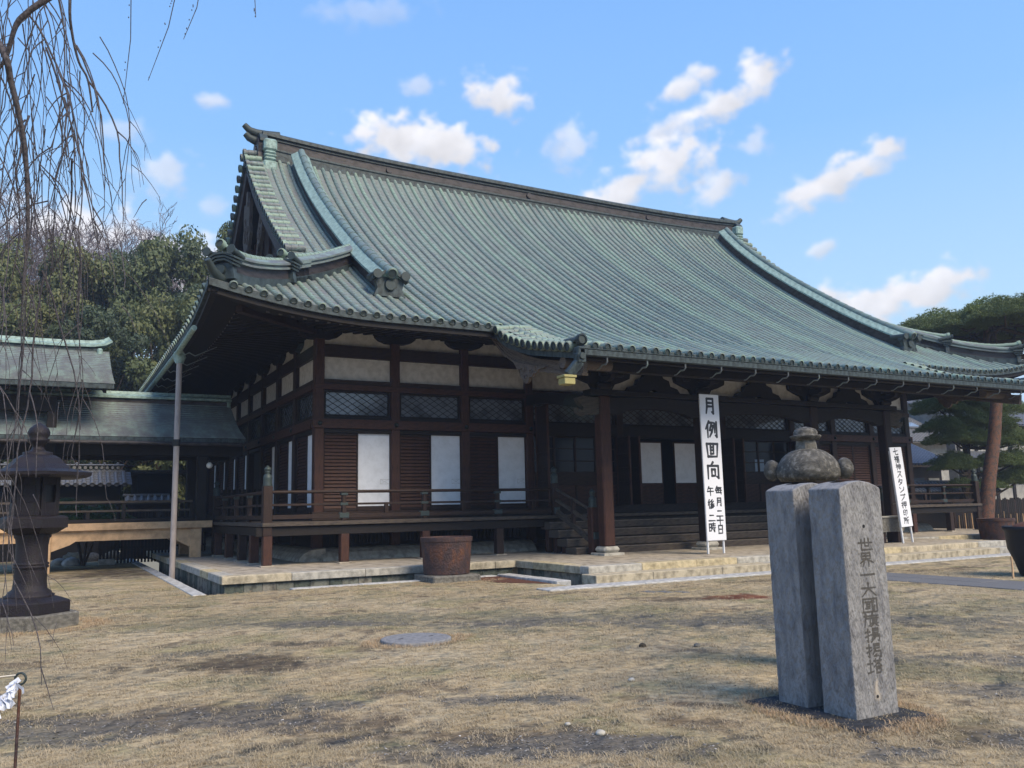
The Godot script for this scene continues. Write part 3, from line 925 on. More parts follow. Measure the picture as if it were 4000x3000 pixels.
func make_roof(h: Node3D):
	var cols := spread()
	var ident := Transform3D()
	var left := Transform3D(Basis(Vector3(0, 0, 1), Vector3.UP, Vector3(-1, 0, 0)), Vector3(0, 0, -D))
	var right := Transform3D(Basis(Vector3(0, 0, -1), Vector3.UP, Vector3(1, 0, 0)), Vector3(W, 0, 0))
	var back := Transform3D(Basis(Vector3(-1, 0, 0), Vector3.UP, Vector3(0, 0, -1)), Vector3(W, 0, -D))
	var pan := pan_mesh(-9.2, OV, W, hip, cols)
	inst("roof_slope", pan, M.copper_pan, h)
	inst("roof_slope", pan, M.copper_pan, h, back)
	var pan2 := pan_mesh(-1.6, OV, D, hip_side, cols)
	inst("roof_slope", pan2, M.copper_pan, h, left)
	inst("roof_slope", pan2, M.copper_pan, h, right)
	var porch := MB.new()
	for i in 16:
		var za := lerpf(OV, 7.5, i / 16.0)
		var zb := lerpf(OV, 7.5, (i + 1) / 16.0)
		porch.quad_to(Vector3(PX0 + 0.1, prof(za), za), Vector3(PX1 - 0.1, prof(za), za), Vector3(PX1 - 0.1, prof(zb) + 0.012, zb), Vector3(PX0 + 0.1, prof(zb) + 0.012, zb), Vector3.UP)
		porch.quad_to(Vector3(PX0 + 0.1, prof(zb) + 0.012, zb), Vector3(PX1 - 0.1, prof(zb) + 0.012, zb), Vector3(PX1 - 0.1, prof(zb), zb), Vector3(PX0 + 0.1, prof(zb), zb), Vector3(0, 0, 1))
	obj("roof_slope", porch, M.copper_pan, h)
	# rolls down the front
	var std := roll_mesh(slope_path(5.0, -8.9, OV + 0.02, W, 0.27), Vector3.RIGHT, 0.078, true)
	var long := roll_mesh(slope_path(5.0, -8.9, 7.53, W, 0.27), Vector3.RIGHT, 0.078, true)
	var k := 0
	var x := -3.0
	while x < W + 3.2:
		var e := minf(x, W - x)
		var z0 := -8.9
		if e < 0.05: z0 = -e + 0.35
		var me := std
		if x > PX0 + 0.2 and x < PX1 - 0.2: me = long
		elif e < 1.0: me = roll_mesh(slope_path(x, z0, OV + 0.02, W, 0.27), Vector3.RIGHT, 0.078, true)
		roll_obj("roof_roll", me, h, Transform3D(Basis(), Vector3(x, 0, 0)), coppers(), M.copper_cap)
		x += 0.3452
		k += 1
	# rolls of the two end slopes
	std = roll_mesh(slope_path(9.0, -1.3, OV + 0.02, D, 0.3), Vector3.RIGHT, 0.078, true)
	for s in 2:
		var t: Transform3D = left if s == 0 else right
		x = -3.05
		while x < D + 3.2:
			var e := minf(x, D - x)
			if not (s == 1 and x > 5.0):
				var me := std
				if e < 1.6: me = roll_mesh(slope_path(x, maxf(-1.3, -e + 0.35), OV + 0.02, D, 0.3), Vector3.RIGHT, 0.078, true)
				roll_obj("end_slope_roll", me, h, t * Transform3D(Basis(), Vector3(x, 0, 0)), coppers(), M.copper_cap)
			x += 0.345
	# eave edges: copper band, dark board under it, boarded soffit
	for q in [[ident, W], [left, D], [right, D], [back, W]]:
		var t: Transform3D = q[0]
		var len: float = q[1]
		var bands := [MB.new(), MB.new()]
		var boards := [MB.new(), MB.new()]
		var soffit := MB.new()
		var n := 62
		for i in n:
			var a0 := lerpf(-OV, len + OV, float(i) / n)
			var a1 := lerpf(-OV, len + OV, float(i + 1) / n)
			var p := []
			for a in [a0, a1]:
				var y := surf(a, OV, len)
				p.append([a, y])
			var hid: bool = q[1] == W and t == ident and a0 > PX0 and a1 < PX1
			if not hid:
				section(bands[0 if a0 < len * 0.5 else 1], t, p, OV + 0.02, OV - 0.10, 0.0, -0.165)
				section(boards[0 if a0 < len * 0.5 else 1], t, p, OV - 0.06, OV - 0.20, -0.165, -0.30)
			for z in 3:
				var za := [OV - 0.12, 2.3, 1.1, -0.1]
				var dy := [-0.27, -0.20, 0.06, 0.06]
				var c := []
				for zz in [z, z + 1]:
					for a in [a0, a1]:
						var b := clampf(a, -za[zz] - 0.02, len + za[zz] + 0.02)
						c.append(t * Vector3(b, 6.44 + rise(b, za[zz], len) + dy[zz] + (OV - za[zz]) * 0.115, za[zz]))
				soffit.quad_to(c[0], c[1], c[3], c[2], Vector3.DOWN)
		for e2 in 2:
			obj("eave_band", bands[e2], M.copper_dark, h)
			obj("eave_board", boards[e2], M.dark_x if q[1] == W else M.dark_z, h)
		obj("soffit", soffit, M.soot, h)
	# rafters with pale ends
	for q in [[ident, W, false], [left, D, true]]:
		var t: Transform3D = q[0]
		var len: float = q[1]
		var a := -2.95
		while a < len + 3.0:
			var e := minf(a, len - a)
			var z0 := 0.05 if e > 0.0 else -e + 0.1
			if not (len == W and a > W - 1.0) and z0 < 2.4 and not (len == D and a < -1.0):
				var mb := MB.new()
				var tip := Vector3(0, 6.33 + rise(a, 2.75, len), 2.72)
				mb.bar(Vector3(0, 6.73, z0), tip, 0.10, 0.12, 0.008)
				var rm := mb.mesh()
				mb = MB.new()
				mb.bar(tip, tip + Vector3(0, -0.0016, 0.012), 0.09, 0.11, 0.004)
				mb.add_to(rm)
				roll_obj("rafter", rm, h, t * Transform3D(Basis(), Vector3(a, 0, 0)), M.dark_z if len == W else M.dark_x, M.rafter_end)
			a += 0.305
	for s in 2:
		var mb := MB.new()
		var o := Vector3(mx(0.0, s), 6.78, 0.0)
		var dx := -1.0 if s == 0 else 1.0
		mb.bar(o + Vector3(dx * 0.2, -0.1, 0.2), o + Vector3(dx * 2.72, -0.26, 2.72), 0.2, 0.26, 0.01)
		obj("corner_rafter", mb, M.brown_x, h)
	make_ridge(h)
	for s in 2:
		make_descending_ridge(h, s)
		make_corner_ridge(h, s)
		make_gable(h, s)

func mx(x: float, s: int) -> float:
	return x if s == 0 else W - x

# one piece of an eave edge between two places, from z0 in to z1, y from top to bottom below the roof
func section(mb: MB, t: Transform3D, p: Array, zo: float, zi: float, top: float, bot: float):
	var len_ok := 1.0
	var c := []
	for e in p:
		for q in [[zo, top], [zo, bot], [zi, bot], [zi, top]]:
			c.append(t * Vector3(e[0], e[1] + q[1], q[0]))
	mb.quad_to(c[0], c[1], c[5], c[4], t.basis.z)
	mb.quad_to(c[1], c[2], c[6], c[5], Vector3.DOWN)
	mb.quad_to(c[2], c[3], c[7], c[6], -t.basis.z)

func ridge_lift(x: float) -> float:
	return 0.26 * pow(absf(x - W * 0.5) / (W * 0.5), 3.5)

func make_ridge(h: Node3D):
	var path := PackedVector3Array()
	for i in 33:
		var x := lerpf(0.1, W - 0.1, i / 32.0)
		path.append(Vector3(x, 15.6 + ridge_lift(x), RIDGE))
	var r := Node3D.new()
	put(r, "main_ridge", h)
	var side := Vector3(0, 0, 1)
	var parts := [
		["ridge_foot", [[-0.40, 15.12], [0.40, 15.12], [0.40, 15.30], [0.36, 15.34], [0.36, 15.50], [0.40, 15.54], [0.40, 15.61], [-0.40, 15.61], [-0.40, 15.54], [-0.36, 15.50], [-0.36, 15.34], [-0.40, 15.30]], M.copper_dark],
		["ridge_body", [[-0.27, 15.612], [0.27, 15.612], [0.27, 15.97], [-0.27, 15.97]], M.copper_brown],
		["ridge_ledge", [[-0.32, 15.972], [0.32, 15.972], [0.32, 16.03], [0.28, 16.04], [0.28, 16.08], [-0.28, 16.08], [-0.28, 16.04], [-0.32, 16.03]], M.copper_dark],
		["ridge_cover", [[-0.40, 16.082], [0.40, 16.082], [0.40, 16.20], [0.34, 16.24], [0.16, 16.30], [0.11, 16.37], [0.0, 16.40], [-0.11, 16.37], [-0.16, 16.30], [-0.34, 16.24], [-0.40, 16.20]], M.copper_dark]]
	for p in parts:
		var sec := PackedVector2Array()
		for c in p[1]: sec.append(Vector2(c[0], c[1] - 15.6))
		var mb := MB.new()
		mb.sweep(path, side, sec)
		obj(p[0], mb, p[2], r)
	for x in [5.39, 12.2, 19.05]:
		for s: float in [-1.0, 1.0]:
			var mb := MB.new()
			mb.tube(PackedVector3Array([Vector3(x, 15.82, RIDGE + s * 0.26), Vector3(x, 15.82, RIDGE + s * 0.34)]), PackedFloat32Array([0.14, 0.12]), 14)
			obj("crest", mb, M.copper_brown, r)
	for s in 2:
		# horns, face plate and scrolls at each end
		var g := 1.0 if s == 0 else -1.0
		var x := mx(0.0, s)
		var e := Node3D.new()
		put(e, "ridge_end_tile", h)
		for q in [[[0.85, 16.50], [0.35, 16.48], [-0.05, 16.50], [-0.32, 16.58], [-0.52, 16.76], 0.22], [[0.3, 16.24], [-0.1, 16.18], [-0.32, 16.26], [-0.46, 16.40], 0.19]]:
			var p := PackedVector3Array()
			var rad := PackedFloat32Array()
			for i in q.size() - 1:
				p.append(Vector3(x + g * q[i][0], q[i][1], RIDGE))
				rad.append(q[q.size() - 1] * (1.0 - 0.12 * i))
			var mb := MB.new()
			mb.tube(p, rad, 10)
			obj("horn", mb, M.copper_cap, e)
		var mb := MB.new()
		var face := PackedVector2Array([Vector2(-0.62, 15.05), Vector2(0.62, 15.05), Vector2(0.5, 15.55), Vector2(0.58, 15.85), Vector2(0.36, 16.14), Vector2(0.0, 16.34), Vector2(-0.36, 16.14), Vector2(-0.58, 15.85), Vector2(-0.5, 15.55)])
		mb.plate(Transform3D(Basis(Vector3(0, 0, -1), Vector3.UP, Vector3(1, 0, 0)), Vector3(x + g * 0.02, 0, RIDGE)), face, 0.16)
		mb.tube(PackedVector3Array([Vector3(x - g * 0.06, 15.75, RIDGE), Vector3(x - g * 0.12, 15.75, RIDGE)]), PackedFloat32Array([0.22, 0.2]), 16)
		obj("face_plate", mb, M.copper_brown, e)
		mb = MB.new()
		mb.plate(Transform3D(Basis(Vector3(0, 0, -1), Vector3.UP, Vector3(1, 0, 0)), Vector3(x + g * 0.14, 0, RIDGE)), PackedVector2Array([Vector2(-0.62, 15.98), Vector2(-0.4, 16.22), Vector2(0.0, 16.44), Vector2(0.4, 16.22), Vector2(0.62, 15.98), Vector2(0.62, 16.1), Vector2(0.4, 16.34), Vector2(0.0, 16.56), Vector2(-0.4, 16.34), Vector2(-0.62, 16.1)]), 0.3)
		obj("hood", mb, M.copper_cap, e)
		for f: float in [-1.0, 1.0]:
			mb = MB.new()
			var z: float = RIDGE + f * 0.62
			for b in [[15.56, 16.04, 0.25], [15.42, 15.55, 0.21], [15.30, 15.415, 0.235], [15.16, 15.295, 0.22], [14.70, 15.155, 0.27]]:
				mb.cbox(Transform3D(Basis(), Vector3(x + g * 0.36, (b[0] + b[1]) * 0.5, z)), Vector3(b[2] * 2.0, b[1] - b[0], 0.42), 0.07)
			obj("scroll", mb, M.copper_light, e)

# body and cover of a ridge that runs down the roof at one x
func make_descending_ridge(h: Node3D, s: int):
	var x := mx(1.5, s)
	var path := PackedVector3Array()
	for i in 27:
		var z := lerpf(-8.75, 1.42, i / 26.0)
		path.append(Vector3(x, prof(z), z))
	var r := Node3D.new()
	put(r, "descending_ridge", h)
	var mb := MB.new()
	mb.sweep(path, Vector3.RIGHT, PackedVector2Array([Vector2(-0.2, -0.05), Vector2(0.2, -0.05), Vector2(0.2, 0.42), Vector2(-0.2, 0.42)]))
	obj("ridge_body", mb, M.copper_brown, r)
	mb = MB.new()
	mb.sweep(path, Vector3.RIGHT, PackedVector2Array([Vector2(-0.25, -0.03), Vector2(0.25, -0.03), Vector2(0.25, 0.08), Vector2(-0.25, 0.08)]))
	obj("ridge_foot", mb, M.copper_b, r)
	mb = MB.new()
	mb.sweep(path, Vector3.RIGHT, PackedVector2Array([Vector2(-0.36, 0.42), Vector2(0.36, 0.42), Vector2(0.36, 0.48), Vector2(0.13, 0.66), Vector2(-0.13, 0.66), Vector2(-0.36, 0.48)]))
	obj("ridge_cover", mb, M.copper_light, r)
	var top := PackedVector3Array()
	for i in 27:
		var z := lerpf(-8.75, 1.52, i / 26.0)
		var sl := (prof(z + 0.05) - prof(z - 0.05)) / 0.1
		top.append(Vector3(0, prof(z), z) + Vector3(0, 1, -sl).normalized() * 0.66)
	roll_obj("ridge_roll", roll_mesh(top, Vector3.RIGHT, 0.135, true, 8), r, Transform3D(Basis(), Vector3(x, 0, 0)), M.copper_b, M.copper_cap)
	# demon-faced end tile with a boss and three round caps
	var e := Node3D.new()
	put(e, "end_tile", h)
	var o := Transform3D(Basis(), Vector3(x, prof(1.6), 1.6))
	mb = MB.new()
	mb.plate(o, PackedVector2Array([Vector2(-0.46, 0.02), Vector2(0.46, 0.02), Vector2(0.36, 0.24), Vector2(0.42, 0.46), Vector2(0.0, 0.74), Vector2(-0.42, 0.46), Vector2(-0.36, 0.24)]), 0.16)
	obj("face_plate", mb, M.copper_dark, e)
	mb = MB.new()
	mb.tube(PackedVector3Array([o * Vector3(0, 0.34, 0.07), o * Vector3(0, 0.34, 0.15)]), PackedFloat32Array([0.17, 0.15]), 16)
	obj("boss", mb, M.copper_cap, e)
	mb = MB.new()
	mb.plate(o * Transform3D(Basis(), Vector3(0, 0, 0.05)), PackedVector2Array([Vector2(-0.52, 0.44), Vector2(-0.3, 0.56), Vector2(0.0, 0.74), Vector2(0.3, 0.56), Vector2(0.52, 0.44), Vector2(0.52, 0.54), Vector2(0.3, 0.66), Vector2(0.0, 0.84), Vector2(-0.3, 0.66), Vector2(-0.52, 0.54)]), 0.24)
	obj("hood", mb, M.copper_dark, e)
	for q in [[-0.40, 0.60], [0.40, 0.60]]:
		mb = MB.new()
		var a: Vector3 = o * Vector3(q[0], q[1] + 0.06, -0.45)
		var b: Vector3 = o * Vector3(q[0] * 1.02, q[1], 0.22)
		mb.tube(PackedVector3Array([a, b]), PackedFloat32Array([0.10, 0.105]), 12)
		mb.tube(PackedVector3Array([b, b + Vector3(0, 0, 0.03)]), PackedFloat32Array([0.13, 0.13]), 14)
		obj("end_roll", mb, M.copper_cap, e)
	# the narrow strip of rolls outside it, down to the corner ridge
	for k in [0.42, 0.86]:
		pass

func diag(t: float, s: int, up := 0.0) -> Vector3:
	return Vector3(mx(-t, s), surf(-t, t, W) + up, t)

func make_corner_ridge(h: Node3D, s: int):
	var g := 1.0 if s == 0 else -1.0
	var side := Vector3(g, 0, 1).normalized()
	for tier in 2:
		var r := Node3D.new()
		put(r, "corner_ridge", h)
		var t0: float = [-1.35, 0.6][tier]
		var t1: float = [1.28, 3.12][tier]
		var path := PackedVector3Array()
		for i in 17:
			var f := i / 16.0
			var t := lerpf(t0, t1, f)
			var lift: float = 0.16 * f * f if tier == 1 else 0.05 * f * f
			path.append(diag(t, s, lift))
		var hh: float = [0.42, 0.40][tier]
		var mb := MB.new()
		mb.sweep(path, side, PackedVector2Array([Vector2(-0.17, -0.25), Vector2(0.17, -0.25), Vector2(0.17, hh - 0.10), Vector2(-0.17, hh - 0.10)]))
		obj("ridge_body", mb, M.copper_brown, r)
		mb = MB.new()
		mb.sweep(path, side, PackedVector2Array([Vector2(-0.24, -0.2), Vector2(0.24, -0.2), Vector2(0.24, 0.06), Vector2(-0.24, 0.06)]))
		obj("ridge_foot", mb, M.copper_dark, r)
		mb = MB.new()
		mb.sweep(path, side, PackedVector2Array([Vector2(-0.27, hh - 0.10), Vector2(0.27, hh - 0.10), Vector2(0.27, hh - 0.05), Vector2(0.23, hh - 0.04), Vector2(0.23, hh), Vector2(0.30, hh + 0.01), Vector2(0.30, hh + 0.06), Vector2(0.1, hh + 0.16), Vector2(-0.1, hh + 0.16), Vector2(-0.30, hh + 0.06), Vector2(-0.30, hh + 0.01), Vector2(-0.23, hh), Vector2(-0.23, hh - 0.04), Vector2(-0.27, hh - 0.05)]))
		obj("ridge_cover", mb, M.copper_old, r)
		var top := PackedVector3Array()
		for i in 17:
			top.append(path[i] + Vector3.UP * (hh + 0.14 + (0.10 * pow(i / 16.0, 4.0))))
		top.append(top[16] + (top[16] - top[15]).normalized() * 0.22 + Vector3.UP * 0.06)
		roll_obj("ridge_roll", roll_mesh(top, side, 0.10, true, 8), r, Transform3D(), M.copper_c, M.copper_cap)
		# stepped end with boss and caps
		var e := Node3D.new()
		put(e, "corner_end_tile", h)
		var fw := Vector3(-g, 0, 1).normalized()
		var o := Transform3D(Basis(side, Vector3.UP, fw * g), path[16] + fw * 0.06)
		mb = MB.new()
		mb.plate(o, PackedVector2Array([Vector2(-0.34, -0.12), Vector2(0.34, -0.12), Vector2(0.27, hh - 0.14), Vector2(-0.27, hh - 0.14)]), 0.14)
		obj("face_plate", mb, M.copper_dark, e)
		for q in 3:
			mb = MB.new()
			var wq: float = 0.34 + 0.035 * q
			var yq: float = hh - 0.14 + q * 0.07
			mb.plate(o * Transform3D(Basis(), Vector3(0, yq, 0.0)), PackedVector2Array([Vector2(-wq, -0.07), Vector2(-0.12, 0.05), Vector2(0.12, 0.05), Vector2(wq, -0.07), Vector2(wq, -0.02), Vector2(0.12, 0.10), Vector2(-0.12, 0.10), Vector2(-wq, -0.02)]), 0.3 + 0.05 * q)
			obj("moulding", mb, M.copper_cap, e)
		mb = MB.new()
		mb.tube(PackedVector3Array([o * Vector3(0, 0.10, 0.07 * g), o * Vector3(0, 0.10, 0.14 * g)]), PackedFloat32Array([0.12, 0.11]), 14)
		obj("boss", mb, M.copper_cap, e)
		for q: float in [-1.0, 1.0]:
			mb = MB.new()
			var a: Vector3 = o * Vector3(q * 0.30, hh + 0.06, -0.3 * g)
			var b: Vector3 = o * Vector3(q * 0.33, hh + 0.14, 0.2 * g)
			mb.tube(PackedVector3Array([a, b]), PackedFloat32Array([0.07, 0.085]), 10)
			mb.tube(PackedVector3Array([b, b + fw * 0.03]), PackedFloat32Array([0.11, 0.11]), 12)
			obj("end_roll", mb, M.copper_cap, e)
		if tier == 1:
			# the upturned tile on the very corner
			mb = MB.new()
			var c := diag(3.3, s)
			mb.tube(PackedVector3Array([c - fw * 0.4 + Vector3.UP * 0.06, c + Vector3.UP * 0.10, c + fw * 0.22 + Vector3.UP * 0.2, c + fw * 0.42 + Vector3.UP * 0.40]), PackedFloat32Array([0.10, 0.11, 0.10, 0.07]), 10)
			obj("corner_horn", mb, M.copper_cap, e)

# the gable at one end: verge rolls, barge boards, carved pendants, boarded wall
func make_gable(h: Node3D, s: int):
	var g := 1.0 if s == 0 else -1.0
	var gn := Node3D.new()
	put(gn, "gable", h)
	var zend := -1.75
	for f in 2:
		var flip := Transform3D() if f == 0 else Transform3D(Basis(Vector3(1, 0, 0), Vector3.UP, Vector3(0, 0, -1)), Vector3(0, 0, -D))
		# short rolls along the verge, axis across
		var n := 25
		for i in n:
			var f2 := (i + 0.5) / n
			var z := lerpf(-9.1, zend, f2)
			if s == 1 and f == 1: continue
			var sl := (prof(z + 0.1) - prof(z - 0.1)) / 0.2
			var along := Vector3(0, sl, 1).normalized()
			var p := PackedVector3Array([Vector3(0, prof(z) + 0.10, z), Vector3(-g * 0.22, prof(z) + 0.085, z), Vector3(-g * 0.44, prof(z) + 0.06, z), Vector3(-g * 0.60, prof(z) + 0.04, z)])
			for j in 4: p[j] = flip * p[j]
			var al := (flip.basis * along).normalized()
			roll_obj("verge_roll", roll_mesh(p, al, 0.125, true), gn, Transform3D(Basis(), Vector3(mx(0.06, s), 0, 0)), [M.copper_old, M.copper_c][i % 2], M.copper_cap)
		var path := PackedVector3Array()
		for i in 19:
			var z := lerpf(-9.2, zend, i / 18.0)
			path.append(flip * Vector3(mx(-0.3, s), prof(z), z))
		var mb := MB.new()
		mb.sweep(path, Vector3.RIGHT, PackedVector2Array([Vector2(-0.07, -0.66), Vector2(0.07, -0.66), Vector2(0.07, -0.06), Vector2(-0.07, -0.06)]))
		obj("barge_board", mb, M.brown_z, gn)
		mb = MB.new()
		mb.sweep(path, Vector3.RIGHT, PackedVector2Array([Vector2(-0.13, -0.16), Vector2(0.13, -0.16), Vector2(0.13, -0.02), Vector2(-0.13, -0.02)]))
		obj("barge_moulding", mb, M.copper_dark, gn)
		mb = MB.new()
		for i in 18:
			var a := path[i] + Vector3(g * 0.1, -0.22, 0)
			var b := path[i + 1] + Vector3(g * 0.1, -0.22, 0)
			mb.quad_to(a, b, b + Vector3(g * 0.95, 0, 0), a + Vector3(g * 0.95, 0, 0), Vector3.DOWN)
		obj("gable_soffit", mb, M.dark_x, gn)
		# purlin ends
		for z in [-6.4, -3.8]:
			mb = MB.new()
			var c: Vector3 = flip * Vector3(0, prof(z) - 0.5, z)
			mb.box(Vector3(mx(-0.2, s), c.y - 0.16, c.z - 0.13), Vector3(mx(0.6, s), c.y + 0.16, c.z + 0.13), 0.02)
			obj("purlin", mb, M.red_x, gn)
	# wall of the gable
	var pts := PackedVector2Array()
	for i in 13:
		var z := lerpf(-1.45, -9.2, i / 12.0)
		pts.append(Vector2(z, prof(z) - 0.24))
	for i in 12:
		var z := lerpf(-9.2, -1.45, (i + 1) / 12.0)
		pts.append(Vector2(-D - z, prof(z) - 0.24))
	var mb := MB.new()
	mb.plate(Transform3D(Basis(Vector3(0, 0, 1), Vector3.UP, Vector3(-1, 0, 0)), Vector3(mx(0.66, s), 0, 0)), pts, 0.1)
	obj("gable_wall", mb, M.brown_y, gn)
	for k in 9:
		mb = MB.new()
		var z := -9.2 + (k - 4) * 1.3
		var top := prof(minf(z, -D - z) if false else (z if z >= -9.2 else -D - z)) - 0.3
		mb.box(Vector3(mx(0.50, s), 9.25, z - 0.09), Vector3(mx(0.60, s), top, z + 0.09), 0.01)
		obj("gable_stud", mb, M.red_y, gn)
	mb = MB.new()
	mb.box(Vector3(mx(0.42, s), 11.0, -12.7), Vector3(mx(0.605, s), 11.3, -5.7), 0.02)
	obj("tie_beam", mb, M.brown_z, gn)
	# carved pendant under the peak and the two along the barge boards
	var frame := Transform3D(Basis(Vector3(0, 0, 1), Vector3.UP, Vector3(-1, 0, 0)), Vector3(mx(-0.28, s), 0, 0))
	carve(gn, "carved_pendant", frame * Transform3D(Basis(), Vector3(RIDGE, 12.4, 0)), 0.62, 1.5, 3)
	for f: float in [-1.0, 1.0]:
		carve(gn, "carved_pendant", frame * Transform3D(Basis(Vector3(0, 0, 1), -0.5 * f), Vector3(RIDGE + f * 2.45, 11.75, 0)), 0.36, 1.0, 5)

# a leafy carved board: an outline with scrolls standing proud
func carve(parent: Node, called: String, t: Transform3D, w: float, hgt: float, sd: int):
	var o := Node3D.new()
	put(o, called, parent)
	var out := PackedVector2Array()
	var n := 40
	for i in n:
		var a := TAU * i / n
		var r := 1.0 + 0.13 * cos(a * 7.0) + 0.06 * cos(a * 13.0 + sd)
		var q := Vector2(sin(a) * w * r, cos(a) * hgt * r)
		if q.y < 0: q.x *= 1.0 - 0.55 * minf(1.0, -q.y / hgt)
		out.append(q)
	var mb := MB.new()
	mb.plate(t, out, 0.12)
	obj("board", mb, M.grey_y, o)
	mb = MB.new()
	var r := RandomNumberGenerator.new()
	r.seed = 50 + sd
	for i in 16:
		var c := Vector3(r.randf_range(-0.55, 0.55) * w, r.randf_range(-0.8, 0.8) * hgt, 0)
		var p := PackedVector3Array()
		var rad := PackedFloat32Array()
		var dir := 1.0 if r.randf() < 0.5 else -1.0
		for k in 9:
			var a := k * 0.75 * dir + i
			var q: float = (0.10 - 0.009 * k) * (0.6 + w)
			p.append(t * (c + Vector3(cos(a) * q, sin(a) * q * 1.3, 0.07)))
			rad.append(0.028 * (0.6 + w))
		mb.tube(p, rad, 6)
		for k in 9: p[k] -= t.basis.z * 0.14
		mb.tube(p, rad, 6)
	obj("scrollwork", mb, M.grey_x, o)

# ---------------------------------------------------------------- the hall's walls, veranda and porch
# a box on a wall: face 0 is the front (u along +x, w out along +z), face 1 the left end (u back along -z, w out along -x)
func wbox(face: int, u0: float, u1: float, y0: float, y1: float, w0: float, w1: float, ch := 0.006) -> MB:
	var mb := MB.new()
	wadd(mb, face, u0, u1, y0, y1, w0, w1, ch)
	return mb

func wadd(mb: MB, face: int, u0: float, u1: float, y0: float, y1: float, w0: float, w1: float, ch := 0.006):
	if face == 0: mb.box(Vector3(u0, y0, w0), Vector3(u1, y1, w1), ch)
	else: mb.box(Vector3(-w1, y0, -u1), Vector3(-w0, y1, -u0), ch)

func wpt(face: int, u: float, y: float, w: float) -> Vector3:
	return Vector3(u, y, w) if face == 0 else Vector3(-w, y, -u)

func wood(face: int, kind: String) -> Material:
	return M[kind + ("_x" if face == 0 else "_z")]

func lattice_window(h: Node3D, face: int, u0: float, u1: float, y0: float, y1: float):
	var o := Node3D.new()
	put(o, "lattice_window", h)
	obj("pane", wbox(face, u0 + 0.02, u1 - 0.02, y0 + 0.02, y1 - 0.02, -0.06, -0.02, 0.0), M.transom, o)
	var mb := MB.new()
	wadd(mb, face, u0, u1, y0, y0 + 0.05, -0.05, 0.05)
	wadd(mb, face, u0, u1, y1 - 0.05, y1, -0.05, 0.05)
	wadd(mb, face, u0, u0 + 0.055, y0 + 0.05, y1 - 0.05, -0.05, 0.045)
	wadd(mb, face, u1 - 0.055, u1, y0 + 0.05, y1 - 0.05, -0.05, 0.045)
	obj("frame", mb, wood(face, "dark"), o)
	var bars := MB.new()
	var a := Vector2(u0 + 0.05, y0 + 0.05)
	var b := Vector2(u1 - 0.05, y1 - 0.05)
	for s: float in [-1.0, 1.0]:
		var m: float = 0.63 * s
		var k := -8
		while k < 24:
			var x0: float = a.x + k * 0.285
			# y = a.y + m (x - x0) from the bottom edge, or from the top for falling bars
			var yb: float = a.y if s > 0 else b.y
			var lo := maxf(a.x, x0)
			var hi := minf(b.x, x0 + (b.y - a.y) / absf(m))
			if hi - lo > 0.04:
				var p := wpt(face, lo, yb + m * (lo - x0), 0.005 + 0.008 * s)
				var q := wpt(face, hi, yb + m * (hi - x0), 0.005 + 0.008 * s)
				bars.bar(p, q, 0.013, 0.013, 0.0, wpt(face, 0, 0, 1) - wpt(face, 0, 0, 0))
			k += 1
	obj("lattice", bars, M.dark_x, o)

func shutter(h: Node3D, face: int, u0: float, u1: float, y0: float, y1: float):
	var o := Node3D.new()
	put(o, "louvred_shutter", h)
	var mb := MB.new()
	wadd(mb, face, u0, u0 + 0.05, y0, y1, -0.03, 0.035)
	wadd(mb, face, u1 - 0.05, u1, y0, y1, -0.03, 0.035)
	wadd(mb, face, u0 + 0.05, u1 - 0.05, y0, y0 + 0.07, -0.03, 0.035)
	wadd(mb, face, u0 + 0.05, u1 - 0.05, y1 - 0.06, y1, -0.03, 0.035)
	obj("frame", mb, M.brown_y, o)
	obj("backing", wbox(face, u0 + 0.05, u1 - 0.05, y0 + 0.07, y1 - 0.06, -0.035, -0.02, 0.0), M.dark_x, o)
	var n := 21
	var out := wpt(face, 0, 0, 1) - wpt(face, 0, 0, 0)
	var al := wpt(face, 1, 0, 0) - wpt(face, 0, 0, 0)
	for i in n:
		var y := lerpf(y0 + 0.11, y1 - 0.10, i / float(n - 1))
		var sl := MB.new()
		var up := (Vector3.UP * 0.9 + out * -0.45).normalized()
		var c := wpt(face, (u0 + u1) * 0.5, y, 0.012)
		sl.cbox(Transform3D(Basis(al, up, al.cross(up)), c), Vector3(u1 - u0 - 0.104, 0.088, 0.016), 0.004)
		obj("slat", sl, M["red_x"] if face == 0 else M["red_z"], o)

func white_door(h: Node3D, face: int, u0: float, u1: float, y0: float, y1: float):
	var o := Node3D.new()
	put(o, "white_door_panel", h)
	obj("sheet", wbox(face, u0 + 0.012, u1 - 0.012, y0, y1, -0.03, 0.0, 0.004), M.paper, o)
	# the small flap with crossed lines low on the right
	if face == 0:
		var a := Vector2(u1 - 0.29, y0 + 0.62)
		var b := Vector2(u1 - 0.025, y0 + 0.755)
		var mb := MB.new()
		for q in [[a.x, b.x, a.y, a.y + 0.006], [a.x, b.x, b.y - 0.006, b.y], [a.x, a.x + 0.006, a.y, b.y]]:
			wadd(mb, face, q[0], q[1], q[2], q[3], 0.0, 0.006, 0.0)
		mb.bar(Vector3(a.x, a.y, 0.002), Vector3(b.x, b.y, 0.002), 0.005, 0.005, 0.0, Vector3.BACK)
		mb.bar(Vector3(a.x, b.y, 0.003), Vector3(b.x, a.y, 0.003), 0.005, 0.005, 0.0, Vector3.BACK)
		obj("flap", mb, M.kerb, o)

func fitting(h: Node3D, p: Vector3, face: int):
	var mb := MB.new()
	var out := wpt(face, 0, 0, 1) - wpt(face, 0, 0, 0)
	mb.tube(PackedVector3Array([p, p + out * 0.02, p + out * 0.05]), PackedFloat32Array([0.075, 0.07, 0.025]), 6)
	obj("bronze_boss", mb, M.bronze, h)

